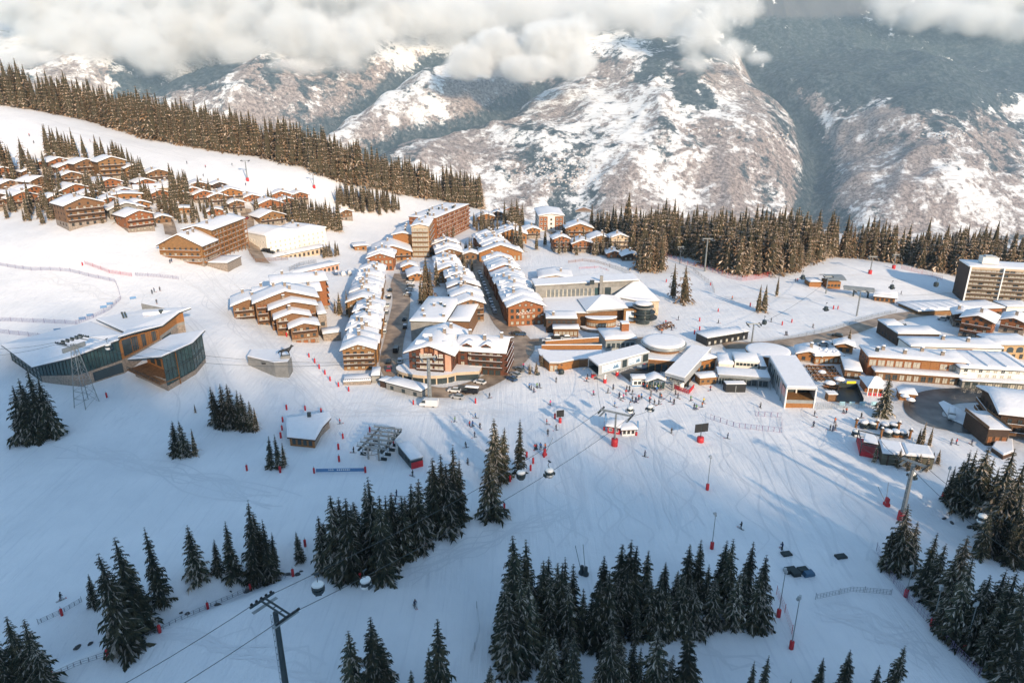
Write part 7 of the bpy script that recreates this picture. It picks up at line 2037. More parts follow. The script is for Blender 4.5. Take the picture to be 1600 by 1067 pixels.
# gondola garage
root = P(1400, 714)
gg = empty('gondola_garage', root, 0, 'gondola garage with two snow pillows and an open red edged drive bay', 'garage')
q = [Vector((p.x, p.y, 3.4)) for p in [Vector(from_z(a, c, 3.4)) - root for a, c in ((1379, 709), (1460, 716), (1451, 699), (1372, 688))]]
w = MB(); w.prism([(p.x, p.y) for p in q], -1, 3.1, mat('olive_cladding', (.10, .095, .065), .8, var=.25, scale=.5)); w.build('wall', gg)
for f0, f1 in ((0, .44), (.46, 1)):
    roof_mesh(root, [q[0].lerp(q[1], f0), q[0].lerp(q[1], f1), q[3].lerp(q[2], f1), q[3].lerp(q[2], f0)], .7, fas=METAL_D, parent=gg, inset=.8)
for f in (.12, .3, .5, .72, .9):
    a = q[0].lerp(q[1], f) + Vector((0, -.1, 0)); w = MB(); w.box(-.15, -.12, -1, .15, .1, 3.1, WOOD_D); w.build('post', gg, (a.x, a.y, 0))
q = [Vector(from_z(a, c, 0)) - root for a, c in ((1343, 712), (1371, 718), (1372, 698), (1338, 690))]
w = MB(); w.prism([(p.x, p.y) for p in q], -1, 1.3, RED); w.build('drive_bay', gg)
w = MB()
for p in q: w.bar((p.x, p.y, 0), (p.x, p.y, 3.6), .14, METAL_D, 5)
for a, c in zip(q, q[1:] + q[:1]): w.bar((a.x, a.y, 3.6), (c.x, c.y, 3.6), .16, METAL_D, 5); w.bar((a.x, a.y, 3.6), ((c.x + q[0].x) / 2, (c.y + q[0].y) / 2, 3.6), .1, METAL_D, 4)
w.build('drive_frame', gg)
roof_mesh(root, [Vector((p.x, p.y, 4.1)) * 1 for p in (q[0].lerp(q[2], .08), q[1].lerp(q[3], .08), q[2].lerp(q[0], .3), q[3].lerp(q[1], .3))], .3, fas=METAL_D, parent=gg)

# chairlift drive station: rails, wheels and catwalks
p = P(584, 718)
cs = empty('chairlift_drive', p, -.25, 'steel chairlift drive station of rails, wheels and catwalks on the piste', 'lift station')
for x in (-2.6, 2.6):
    for y in (0, 7): b = MB(); b.bar((x * .6, y, -1), (x * .6, y, 4.2), .3, METAL_G, 8); b.build('column', cs)
for k in range(6):
    y = -1 + k * 2.2; b = MB(); b.box(-4.4, y, 4.0 + .12 * k, 4.4, y + .35, 4.35 + .12 * k, METAL_G)
    for x in (-4.2, -2.1, 0, 2.1, 4.2): b.bar((x, y + .2, 4.3), (x, y + .2, 5.3), .06, METAL_G, 4)
    b.bar((-4.3, y + .2, 5.3), (4.3, y + .2, 5.3), .05, METAL_G, 4); b.bar((-4.3, y + .2, 4.8), (4.3, y + .2, 4.8), .05, METAL_G, 4); b.build('catwalk', cs)
for x in (-3.4, 3.4):
    b = MB(); b.box(x - .25, -2, 3.3, x + .25, 11.5, 3.7, METAL_D); bm_ = b.build('rail_beam', cs)
    for k in range(9): b = MB(); b.lathe([(.05, -.08), (.42, -.08), (.42, .08), (.05, .08)], METAL_D, 8); o = b.build('tyre', bm_, (x + (.4 if x < 0 else -.4), -1.4 + k * 1.5, 3.9)); o.rotation_euler = (0, pi / 2, 0)
for y, z in ((-.5, 3.1), (10.5, 3.5)):
    b = MB()
    ring = [(2.6 * cos(a * pi / 10), y + 2.6 * sin(a * pi / 10), z) for a in range(21)]; b.tube(ring, .14, METAL_G, 5)
    for a in range(5): b.bar((0, y, z), (2.6 * cos(a * 1.257), y + 2.6 * sin(a * 1.257), z), .09, METAL_G, 4)
    b.build('bull_wheel', cs)
for k in range(8):
    b = MB(); x = -3.4 if k % 2 else 3.4; y = -1 + k * 1.35
    b.bar((x, y, 3.3), (x, y, 1.5), .06, METAL_D, 4); b.box(x - .9, y - .1, .75, x + .9, y + .4, .85, METAL_D); b.box(x - .9, y + .38, .85, x + .9, y + .45, 1.5, METAL_D); b.build('chair', cs)
m_, W, yaw = frame_px((643, 733), (661, 728)); b = B('operator_cabin', 'grey operator container with snow on top and a red end panel', 'cabin', m_, yaw)
b.flat(-W / 2, W / 2, 0, 10, 0, 2.6, METAL_D, .15, th=.3, fas=METAL_G); b.box('end_panel', -W / 2 - .03, -.12, -.2, W / 2 + .03, -.01, 1.9, RED); b.wins('l', 1, 5, -W / 2, 1, 2, 1.1, 1.0, 'metal', 'glass'); b.box('signal_cabinet', -W / 2, 10.5, 0, 0, 12, 3.0, WHITE)
p0, p1 = P(494, 738), P(570, 737)
bn = empty('banner', p0, math.atan2(p1.y - p0.y, p1.x - p0.x), 'long blue banner with white chevrons stretched along the piste', 'banner'); L_ = (p1 - p0).length
b = MB(); b.box(0, -.04, .15, L_, .04, 1.15, BLUE); b.build('cloth', bn); b = MB()
for c0 in (.26, .30, .34, .60, .64, .68):
    x = L_ * c0; b.face([(x, -.06, .45), (x + .35, -.06, .75), (x, -.06, 1.05)], WHITE)
for k in range(6): b.box(L_ * .43 + k * .55, -.06, .55, L_ * .43 + k * .55 + .35, -.045, .95, WHITE)
b.build('print', bn)
# small hut by the snow front pylon
m_, W, yaw = frame_px((949, 676), (968, 679)); b = B('ski_school_hut', 'little red ski school hut under fat snow by the pylon', 'hut', m_, yaw); b.gable(-W / 2, W / 2, 0, 4, 0, 2.2, 'x', .25, RED, 0, over=.6, th=.6); b.wins('f', -W / 2, W / 2, 0, .7, 2, 1, 1, 'white', 'glass')
m_, W, yaw = frame_px((972, 681), (992, 680)); b = B('ski_school_hut', 'little white ski school hut beside the red one', 'hut', m_, yaw); b.gable(-W / 2, W / 2, 0, 3.6, 0, 2.0, 'x', .25, WHITE, 0, over=.6, th=.6); b.wins('f', -W / 2, W / 2, 0, .6, 3, .8, 1, 'dark', 'glass')
for a, c, ty, l in ((944, 672, 645, 'tall pennant flag on the pylon side of the red hut'), (994, 680, 657, 'tall pennant flag at the white hut')):
    p = P(a, c); h = top_height(p, ty); r = empty('pennant_flag', p, .4, l, 'flag'); b = MB(); b.bar((0, 0, -.2), (0, 0, h), .05, METAL_G, 5); b.build('pole', r); b = MB(); b.slab([Vector((0.05, 0, h)), Vector((.05, .02, h - 2.6)), Vector((.75, .05, h - 2.5)), Vector((.6, .03, h - .3))], .02, BLUE); b.build('cloth', r); b = MB(); b.lathe([(.35, -.2), (.35, 1.1)], RED, 8); b.build('pad', r)

# ------------------------------------------------------------------ boards, lamps, pads, nets
for a, c, ty, w_, h_, l in ((875, 660, 641, 2.4, 2.2, 'dark notice board on one red padded post'), (1094, 690, 662, 4.2, 2.6, 'double dark screen on a red padded foot')):
    p = P(a, c); h = top_height(p, ty); r = empty('notice_board', p, .25, l, 'board'); b = MB(); b.bar((0, 0, -.3), (0, 0, h), .12, METAL_D, 6); b.build('post', r)
    b = MB(); n = 2 if w_ > 3 else 1
    for k in range(n): x0 = -w_ / 2 + k * (w_ / 2 + .12) if n == 2 else -w_ / 2; b.box(x0, -.12, h - h_, x0 + (w_ / 2 - .12 if n == 2 else w_), .06, h, BLACK)
    b.build('screen', r); b = MB(); b.lathe([(.5 * n, -.3), (.5 * n, 1.5), (.3 * n, 1.55)], RED, 10); b.build('pad', r)
LM = [(1105, 765, 712, 'in the middle of the open snow front', 1), (1112, 857, 801, 'behind the front wood', 1), (1236, 1013, 930, 'at the lower end of the red net', 2), (1216, 963, 888, 'half hidden by the front wood', 2), (1506, 1018, 940, 'at the bottom of the purple net', 2), (1580, 1068, 990, 'at the bottom corner wood', 2),
      (1456, 978, 915, 'beside the purple net halfway down', 2), (1415, 932, 884, 'by the purple net near its top', 2), (1386, 885, 833, 'beside the pylon spruces', 1), (1473, 779, 729, 'at the creek wood edge', 1), (1421, 712, 684, 'at the garage roof', 1)]
for a, c, ty, l, n in LM:
    p = P(a, c); h = top_height(p, ty); r = empty('floodlight_mast', p, rb.uniform(0, 1), 'slim floodlight mast with a red padded foot ' + l, 'floodlight', 'floodlight masts along the pistes')
    b = MB(); b.bar((0, 0, -.3), (0, 0, h), .11, METAL_G, 6, .07); b.build('mast', r); b = MB(); b.lathe([(.42, -.3), (.42, 1.7), (.3, 1.75)], RED, 8); b.build('pad', r)
    for k in range(n + 1): b = MB(); b.box(-.3, -.25, 0, .3, .15, .45, METAL_P); b.build('lamp_head', r, (.25 * (k - 1), .1 * k, h - .3 - .5 * k), k * 1.3)
for a, c, ty, dx, l in ((1384, 788, 754, -.5, 'red footed snow lance pair, the upright one'), (1386, 790, 760, -3.2, 'red footed snow lance pair, the tilted one'), (909, 896, 852, -1.6, 'thin leaning snow lance before the front wood'), (915, 898, 850, -.8, 'thin upright snow lance before the front wood'), (851, 711, 684, 2.2, 'leaning snow lance by the red posts')):
    p = P(a, c); h = top_height(p, ty); r = empty('snow_lance', p, 0, l, 'snow lance'); b = MB(); b.bar((0, 0, 0), (dx, 0, h), .07, METAL_G, 5); b.build('lance', r); b = MB(); b.lathe([(.7, -.3), (.7, .5), (.4, .9), (.4, 2.0), (.3, 2.05)], RED if 'red' in l else METAL_D, 8); b.build('pad', r)
pad_root = empty('padded_post', (0, 0, -500), 0, '', 'padded post'); b = MB(); b.lathe([(.29, -.3), (.29, 1.6), (.24, 1.7)], RED, 9); b.build('pad', pad_root); b = MB(); b.bar((0, 0, 1.7), (0, 0, 2.3), .04, METAL_D, 5); b.build('pole', pad_root)
PADS = [('along the piste under the brown stepped apartments', [(448, 526), (483, 558), (492, 567), (499, 576), (508, 585), (516, 595), (529, 604), (545, 611)]), ('at the snow bank below the curved podium', [(646, 632), (743, 630)]),
        ('round the half buried hut', [(448, 640), (477, 641), (502, 645), (442, 659), (441, 672), (439, 684), (476, 692)]), ('along the chevron banner piste', [(386, 735), (438, 738), (491, 739), (571, 738), (530, 721), (529, 702), (536, 685), (578, 675), (615, 696)]),
        ('along the snowy stream', [(97, 961), (325, 951), (250, 988), (169, 1026), (392, 922), (458, 900), (477, 853), (82, 1060)]), ('below the big cabin clump', [(563, 906), (633, 873), (664, 857), (706, 836), (788, 795)]),
        ('round the slim spruces at the cable', [(783, 751), (797, 752), (823, 714), (833, 724), (829, 735), (793, 719), (850, 714)]), ('by the dark notice board', [(867, 654)]), ('below the lattice tower', [(167, 621)]), ('on the shaded nursery slope', [(129, 415)]),
        ('on the piste beside the twin spruces', [(1041, 441), (1093, 516), (1093, 502), (1122, 487), (1110, 446), (1085, 522), (1172, 479), (1309, 483), (1302, 483), (1237, 504), (1222, 508)])]
ORD = ['first', 'second', 'third', 'fourth', 'fifth', 'sixth', 'seventh', 'eighth', 'ninth', 'tenth', 'eleventh']
for where, l in PADS:
    for i, (a, c) in enumerate(sorted(l)):
        copy_tree(pad_root, P(a, c), 0, rb.uniform(.9, 1.1), ((ORD[i] + ' red padded post from the left ') if len(l) > 1 else 'single red padded post ') + where, 'red padded posts marking the pistes')
for o in [*pad_root.children, pad_root]: bpy.data.objects.remove(o)
NETM = {'purple': mat('purple_net', (.20, .15, .24), .8), 'red': mat('red_net', (.50, .06, .06), .8), 'grey': mat('grey_net', (.20, .21, .23), .8), 'wood': WOOD_O, 'steel': METAL_G}
def net(label, marks, col, h=1.6, step=2.4, rails=4, cat='safety net', name='safety_net'):
    w = [P(a, c) for a, c in marks]; pts = [w[0]]
    for a, c in zip(w, w[1:]):
        n = max(1, int((c - a).length / step)); pts += [a.lerp(c, k / n) for k in range(1, n + 1)]
    for p in pts: p.z = H(p.x, p.y)
    r = empty(name, pts[0], 0, label, cat); o = pts[0]; b = MB(); m = NETM[col]; t = .035
    for a, c in zip(pts, pts[1:]):
        a, c = a - o, c - o
        for k in range(rails):
            z = .1 + (h - .1) * k / (rails - 1); b.face([(a.x, a.y, a.z + z - t), (c.x, c.y, c.z + z - t), (c.x, c.y, c.z + z + t), (a.x, a.y, a.z + z + t)], m)
        for k in range(4):
            q = a.lerp(c, (k + .5) / 4); q2 = a.lerp(c, (k + .5) / 4 + .03); b.face([(q.x, q.y, q.z + .1), (q2.x, q2.y, q2.z + .1), (q2.x, q2.y, q2.z + h), (q.x, q.y, q.z + h)], m)
    b.build('net', r)
    me = None
    for p in pts[::2]:
        if me is None: bb = MB(); bb.bar((0, 0, -.3), (0, 0, h + .35), .05, m, 5); me = bb.data('post')
        part('post', me, r, p - o)
net('long purple safety net winding round the nursery slope', [(0, 415), (49, 423), (110, 425), (146, 434), (180, 441), (185, 453), (189, 468), (171, 485), (146, 497), (119, 507), (61, 504), (0, 502)], 'purple')
net('reddish net branching off above the nursery slope', [(133, 413), (171, 427), (206, 432)], 'red'); net('pale purple net right of the branching one', [(212, 431), (280, 437)], 'purple'); net('short lower net at the hall back', [(0, 520), (68, 528)], 'purple')
net('long purple net down the edge of the lower right piste', [(1369, 860), (1386, 898), (1417, 938), (1454, 978), (1487, 1016), (1530, 1058)], 'purple', 1.9); net('red net beside the front wood lamps', [(1213, 928), (1226, 957), (1237, 990), (1238, 1006)], 'red', 1.8); net('faint grey net across the lower right piste', [(1274, 936), (1330, 924), (1392, 929)], 'grey', 1.2)
net('red net along the forest edge', [(1120, 427), (1136, 434), (1159, 439), (1186, 436), (1207, 430)], 'red', 2.6); net('red net before the forest gap', [(1041, 402), (1064, 411), (1100, 421), (1118, 427)], 'red', 2.2); net('curved grey net below the tall forest pylon', [(1083, 424), (1098, 436), (1112, 446), (1116, 458)], 'grey', 2.0)
net('red net toward the tower block wood', [(1408, 420), (1440, 428), (1472, 437)], 'red', 2.0); net('timber fence round the snow garden', [(888, 411), (910, 408), (930, 410), (953, 417)], 'wood', 1.5, 2.4, 5, 'fence', 'fence'); net('grey panel fence curving past the snow garden', [(952, 418), (972, 424), (990, 434)], 'steel', 2.2, 2.4, 7, 'fence', 'fence')
net('thin red cord fence across the snow garden', [(905, 420), (935, 418), (952, 424)], 'red', .8, 2.4, 2); net('steel mesh fence in front of the terrace bar', [(1276, 640), (1310, 638), (1362, 638)], 'steel', 2.0, 2.0, 6, 'fence', 'fence'); net('snowy kerb rail along the bend road', [(1210, 536), (1260, 524), (1318, 510), (1362, 496), (1400, 488)], 'steel', 1.2, 2.4, 3, 'rail', 'guard_rail')
net('thin wire fence beside the stream', [(60, 975), (97, 958), (128, 940)], 'grey', 1.0); net('wire fence at the lower end of the stream piste', [(82, 1058), (120, 1040), (169, 1024), (250, 986), (325, 950), (392, 921), (458, 899)], 'grey', 1.0, 4.0, 3); net('dark wire fence by the front wood', [(745, 950), (750, 985), (742, 1015), (735, 1035)], 'grey', 1.4, 4, 3)
net('wall of snowy timber balustrade below the hill road', [(390, 398), (400, 410), (450, 406)], 'wood', 2.0, 2.4, 6, 'fence', 'fence'); net('dark railing above the brown stepped apartments', [(452, 424), (470, 415), (495, 411)], 'grey', 2.2, 2.0, 8, 'fence', 'fence'); net('low frame of hoops in the ski kindergarten', [(1110, 655), (1150, 668), (1222, 676), (1220, 652), (1180, 650)], 'purple', 1.6, 5, 2)
for i, (a, c, l) in enumerate(((129, 500, 'beside the hall roof'), (141, 495, 'second from the hall roof'), (162, 482, 'at the net corner'), (172, 477, 'highest by the net corner'), (90, 518, 'alone below the long net'), (208, 468, 'standing tall by the hall back'))):
    r = empty('race_banner', P(a, c), .5, 'small blue race banner ' + l, 'banner', 'blue banners on the nursery slope'); b = MB(); b.box(-1.2, -.04, .3, 1.2, .04, 1.3, BLUE); b.build('cloth', r); b = MB(); [b.bar((x, 0, -.3), (x, 0, 1.4), .04, BLACK, 4) for x in (-1.1, 1.1)]; b.build('pole', r)

# ------------------------------------------------------------------ cars
PAINT = {k: mat('car_paint_' + k, c, .35, metal=.1) for k, c in {'white': (.7, .7, .7), 'black': (.012, .013, .016), 'grey': (.13, .14, .15), 'silver': (.38, .39, .4), 'blue': (.04, .08, .16), 'red': (.3, .03, .03)}.items()}
def sweep(b, prof, w0, w1, m):
    """car side profile (y, z) swept across the width, drawn in toward the top"""
    zt = max(p[1] for p in prof); n = len(prof)
    f = lambda z: w0 + (w1 - w0) * (z / zt) ** 2
    vs = [(-f(z), y, z) for y, z in prof] + [(f(z), y, z) for y, z in prof]
    b.mesh(vs, [tuple((i, (i + 1) % n, n + (i + 1) % n, n + i)) for i in range(n)] + [tuple(range(n))[::-1], tuple(range(n, 2 * n))], m)
def vehicle(colour, kind='car', snow=False):
    r = empty('parked_car' if kind == 'car' else 'parked_van', (0, 0, 0), 0, None, 'car' if kind == 'car' else 'van'); m = PAINT[colour]; b = MB(); g = MB()
    if kind == 'car':
        sweep(b, [(-2.1, .3), (2.15, .3), (2.2, .62), (2.1, .9), (1.0, 1.0), (-1.95, 1.0), (-2.2, .8)], .88, .84, m); sweep(g, [(1.15, .98), (.45, 1.5), (-1.35, 1.54), (-2.0, .98)], .78, .66, GLASS); b.box(-.62, -1.3, 1.535, .62, .4, 1.6, m); zt = 1.6; ys = (-1.3, .5)
    else:
        sweep(b, [(-2.6, .35), (2.6, .35), (2.7, .9), (2.3, 1.15), (1.6, 2.1), (-2.55, 2.2), (-2.65, 1.5)], 1.0, .92, m); sweep(g, [(2.25, 1.2), (1.68, 2.0), (.9, 2.0), (.9, 1.2)], 1.0, .94, GLASS); zt = 2.2; ys = (-2.5, 1.5)
    b.build('body', r); g.build('glazing', r)
    t = MB(); t.lathe([(.02, -.11), (.3, -.11), (.34, 0), (.3, .11), (.02, .11)], BLACK, 10); me = t.data('wheel')
    for x in (-.85, .85):
        for y in (-1.35, 1.35): o = part('wheel', me, r, (x, y, .33)); o.rotation_euler = (0, pi / 2, 0)
    l = MB(); [l.box(x - .15, (2.1 if kind == 'car' else 2.62), .62, x + .15, (2.22 if kind == 'car' else 2.72), .8, WHITE) for x in (-.6, .6)]; l.build('headlight', r)
    if snow: s = MB(); snow_pad(s, [-.75, -.4, 0, .4, .75], [ys[0] - .3, ys[0] + .3, 0, ys[1] - .2, ys[1] + .2], lambda x, y: zt, .32, .05); s.build('snow_cover', r)
    return r
VP = {}
def car(px, py, deg, colour, label, kind='car', snow=False, s=1.0, group='cars parked along the village roads'):
    k = (colour, kind, snow); p = P(px, py, .12)
    if k not in VP: VP[k] = o = vehicle(*k); o.location = p; o.rotation_euler = (0, 0, radians(deg)); o.scale = (s, s, s); o['label'] = label; o['group'] = group
    else: copy_tree(VP[k], p, radians(deg), s, label, group)
car(671, 634, 82, 'white', 'white delivery van behind the foot of the grey pylon', 'van', False, 1.15); car(710, 612, 80, 'white', 'white car at the kerb below the podium'); car(715, 622, 72, 'silver', 'silver car nearest the piste below the podium'); car(735, 614, 78, 'black', 'big black van on the road below the podium', 'van', True, 1.05)
car(750, 599, 60, 'white', 'white car beside the row of scooters'); car(768, 581, 70, 'white', 'white estate car at the hotel wing', 'car', True); car(750, 570, 85, 'white', 'white van by the hotel wing door', 'van'); car(787, 563, 12, 'white', 'long white minibus by the road bend', 'van', True, 1.2)
car(800, 594, 40, 'blue', 'blue car at the snow edge of the roundabout'); car(806, 587, 42, 'silver', 'silver car at the snow edge of the roundabout'); car(812, 579, 44, 'grey', 'grey car at the top of the snow edge row'); car(806, 523, 88, 'black', 'black car crossing toward the shops'); car(814, 524, 80, 'blue', 'dark blue car beside the black one')
car(855, 534, 88, 'white', 'snowy car before the lamp lit shops', 'car', True); car(868, 529, 90, 'black', 'dark snow topped car by the shops', 'car', True); car(905, 532, 90, 'white', 'white car at the station road'); car(935, 531, 90, 'grey', 'grey car at the end of the station road'); car(884, 530, 90, 'silver', 'silver car between the shop cars', 'car', True)
car(607, 567, 4, 'black', 'black car on the pavement of the brown road'); car(608, 578, 4, 'red', 'small red car below the black one'); car(625, 566, 4, 'white', 'white car opposite the golden gable', 'car', True); car(625, 576, 4, 'white', 'white car at the lower end of the brown road'); car(619, 549, 2, 'black', 'black van driving up the brown road', 'van')
for i, (a, c) in enumerate(((641, 436), (641, 442), (642, 448), (640, 454), (637, 462), (610, 455), (608, 466), (606, 478), (604, 490), (602, 505), (601, 520), (632, 500), (633, 512))): car(a, c, 70 if i < 5 else 5, ['black', 'white', 'grey', 'white', 'silver', 'black'][i % 6], ORD[i % 11] + (' car of the row beside the tall village spruces' if i < 5 else ' car along the kerb of the brown road'), 'car', i % 2 == 0)
for i in range(15): f = i / 14; car(749 + 24 * f, 427 + 62 * f, 12 - 2 * f, ['white', 'grey', 'silver', 'black', 'white', 'blue'][i % 6], (ORD + ['twelfth', 'thirteenth', 'fourteenth', 'last'])[i] + ' car from the top in the street beside the orange row', 'car', i % 3 != 0)
for i, (a, c) in enumerate(((752, 404), (747, 390), (757, 372), (763, 368), (766, 360), (770, 356))): car(a, c, 20, ['black', 'grey', 'blue'][i % 3], ORD[i] + ' car from below on the upper lane', 'car', i % 2 == 1)
for i, (a, c) in enumerate(((853, 356), (859, 360), (865, 364), (872, 368), (880, 372), (888, 377))): car(a, c, 40, ['black', 'grey', 'silver'][i % 3], ORD[i] + ' car on the lodge road below the forest', 'car', i % 2 == 1)
for i, (a, c) in enumerate(((415, 394), (424, 396), (431, 393), (412, 388), (446, 399))): car(a, c, 80, ['black', 'black', 'grey'][i % 3], ['dark van before the white hotel', 'black car beside the dark van', 'grey car at the white hotel steps', 'dark car up by the hill road', 'black car at the end of the hotel yard'][i], 'van' if i == 0 else 'car')
for i, (a, c) in enumerate(((525, 429), (536, 430), (546, 429))): car(a, c, 20, ['blue', 'white', 'silver'][i], ['blue van in the yard behind the apartments', 'white van in the yard behind the apartments', 'silver van in the yard behind the apartments'][i], 'van', True)
for i, (a, c) in enumerate(((1308, 526), (1413, 517), (1418, 523), (1430, 532), (1480, 499), (1395, 520), (1472, 500), (1408, 510))): car(a, c, 60, ['black', 'black', 'silver', 'white'][i % 4], ['black car on the bend road', 'black car in the upper car park', 'silver car behind it in the upper car park', 'white car low in the upper car park', 'dark car under the market hall', 'dark car entering the car park', 'silver car under the market hall', 'white snowed in car in the car park corner'][i], 'car', i % 3 == 2)
car(1486, 652, 150, 'white', 'snow loaded white van on the traffic island', 'van', True, 1.0); car(1560, 625, 85, 'blue', 'dark snow topped van parked under the shop block', 'van', True); car(1540, 642, 70, 'grey', 'grey car snowed in beside the turning road', 'car', True); car(386, 342, 10, 'red', 'red car driving up the hill road'); car(968, 513, 85, 'blue', 'blue snow topped car on the curved terrace', 'car', True); car(1305, 538, 80, 'white', 'white car behind the restaurant yard', 'car', True); car(1285, 540, 80, 'silver', 'silver car behind the restaurant yard', 'car', True)
tag(tag(MB().build('spare'), kind='helper')) if False else None

# ------------------------------------------------------------------ people
SKIN_ = mat('skin', (.45, .27, .19), .6)
JK = {k: mat('jacket_' + k, c, .7) for k, c in {'red': (.45, .03, .03), 'black': (.014, .015, .018), 'navy': (.02, .035, .09), 'orange': (.6, .14, .03), 'pink': (.6, .06, .2), 'blue': (.04, .16, .42), 'green': (.12, .26, .06), 'grey': (.12, .12, .13), 'yellow': (.6, .45, .05), 'white': (.7, .7, .7)}.items()}
def person_mesh(pose):
    k = {'stand': (0, .0, .1), 'ski': (.22, .18, .14), 'walk': (.05, .28, .1)}[pose]; lean, st, sp = k
    V = [(0, 0, .95), (0, lean * .6, 1.18), (0, lean, 1.40), (0, lean * 1.15, 1.52), (0, lean * 1.25, 1.66), (-sp, .05 + lean * .5, .50), (-sp, -st * .6 - .05, .10), (-sp, -st * .6 + .16, .05), (sp, .05 + lean * .5 + st * .4, .50), (sp, st * .5 - .05, .10), (sp, st * .5 + .16, .05),
         (-.22, lean, 1.38), (-.30, lean + .12, 1.12), (-.26, lean + .36, 1.02), (.22, lean, 1.38), (.30, lean + .12, 1.12), (.26, lean + .36, 1.02)]
    E = [(0, 1), (1, 2), (2, 3), (3, 4), (0, 5), (5, 6), (6, 7), (0, 8), (8, 9), (9, 10), (2, 11), (11, 12), (12, 13), (2, 14), (14, 15), (15, 16)]
    R = [.17, .17, .2, .075, .125, .11, .085, .08, .11, .085, .08, .09, .075, .06, .09, .075, .06]
    o = skin_mesh('person', V, E, R, 0, JK['black']); me = o.data; bpy.data.objects.remove(o)
    me.materials.append(JK['red']); me.materials.append(SKIN_)
    for p in me.polygons:
        c = p.center; p.material_index = 2 if (1.5 < c.z < 1.66 and c.y > lean * 1.2 + .02) else (1 if c.z > .92 and c.z < 1.55 else 0)
    return me
PM3 = {k: person_mesh(k) for k in ('stand', 'ski', 'walk')}
hb_ = MB(); hb_.lathe([(.13, -.02), (.145, .05), (.12, .13), (.02, .17)], BLACK, 8); HELM = hb_.data('helmet')
sb_ = MB(); sb_.box(-.05, -.75, 0, .05, .85, .03, BLACK); sb_.box(-.045, .85, .0, .045, 1.0, .1, RED); SKI = sb_.data('ski')
pb_ = MB(); pb_.bar((0, 0, 0), (.05, -.35, 1.05), .02, METAL_D, 4); POLE = pb_.data('ski_pole')
def person(px, py, jk, label, pose='stand', rz=None, skis=True, group='skiers on the snow front'):
    o = bpy.data.objects.new('person', PM3[pose]); COL.objects.link(o); o.location = P(px, py); o.rotation_euler = (0, 0, rb.uniform(0, 6.28) if rz is None else rz)
    o.scale = (1.08,) * 3
    o.material_slots[1].link = 'OBJECT'; o.material_slots[1].material = JK[jk]
    o.material_slots[0].link = 'OBJECT'; o.material_slots[0].material = JK[rb.choice(['black', 'black', 'navy', 'grey'])]
    lean = {'stand': 0, 'ski': .22, 'walk': .05}[pose]
    part('helmet', HELM, o, (0, lean * 1.25, 1.66))
    if skis:
        for x in (-.14, .14): part('ski', SKI, o, (x, .05, 0))
        for x in (-.3, .28): part('ski_pole', POLE, o, (x, lean + .35, 0))
    return tag(o, label, 'person', group)
jc = ['black', 'navy', 'red', 'black', 'grey', 'blue', 'black', 'green', 'orange', 'navy', 'black', 'pink', 'white', 'yellow']
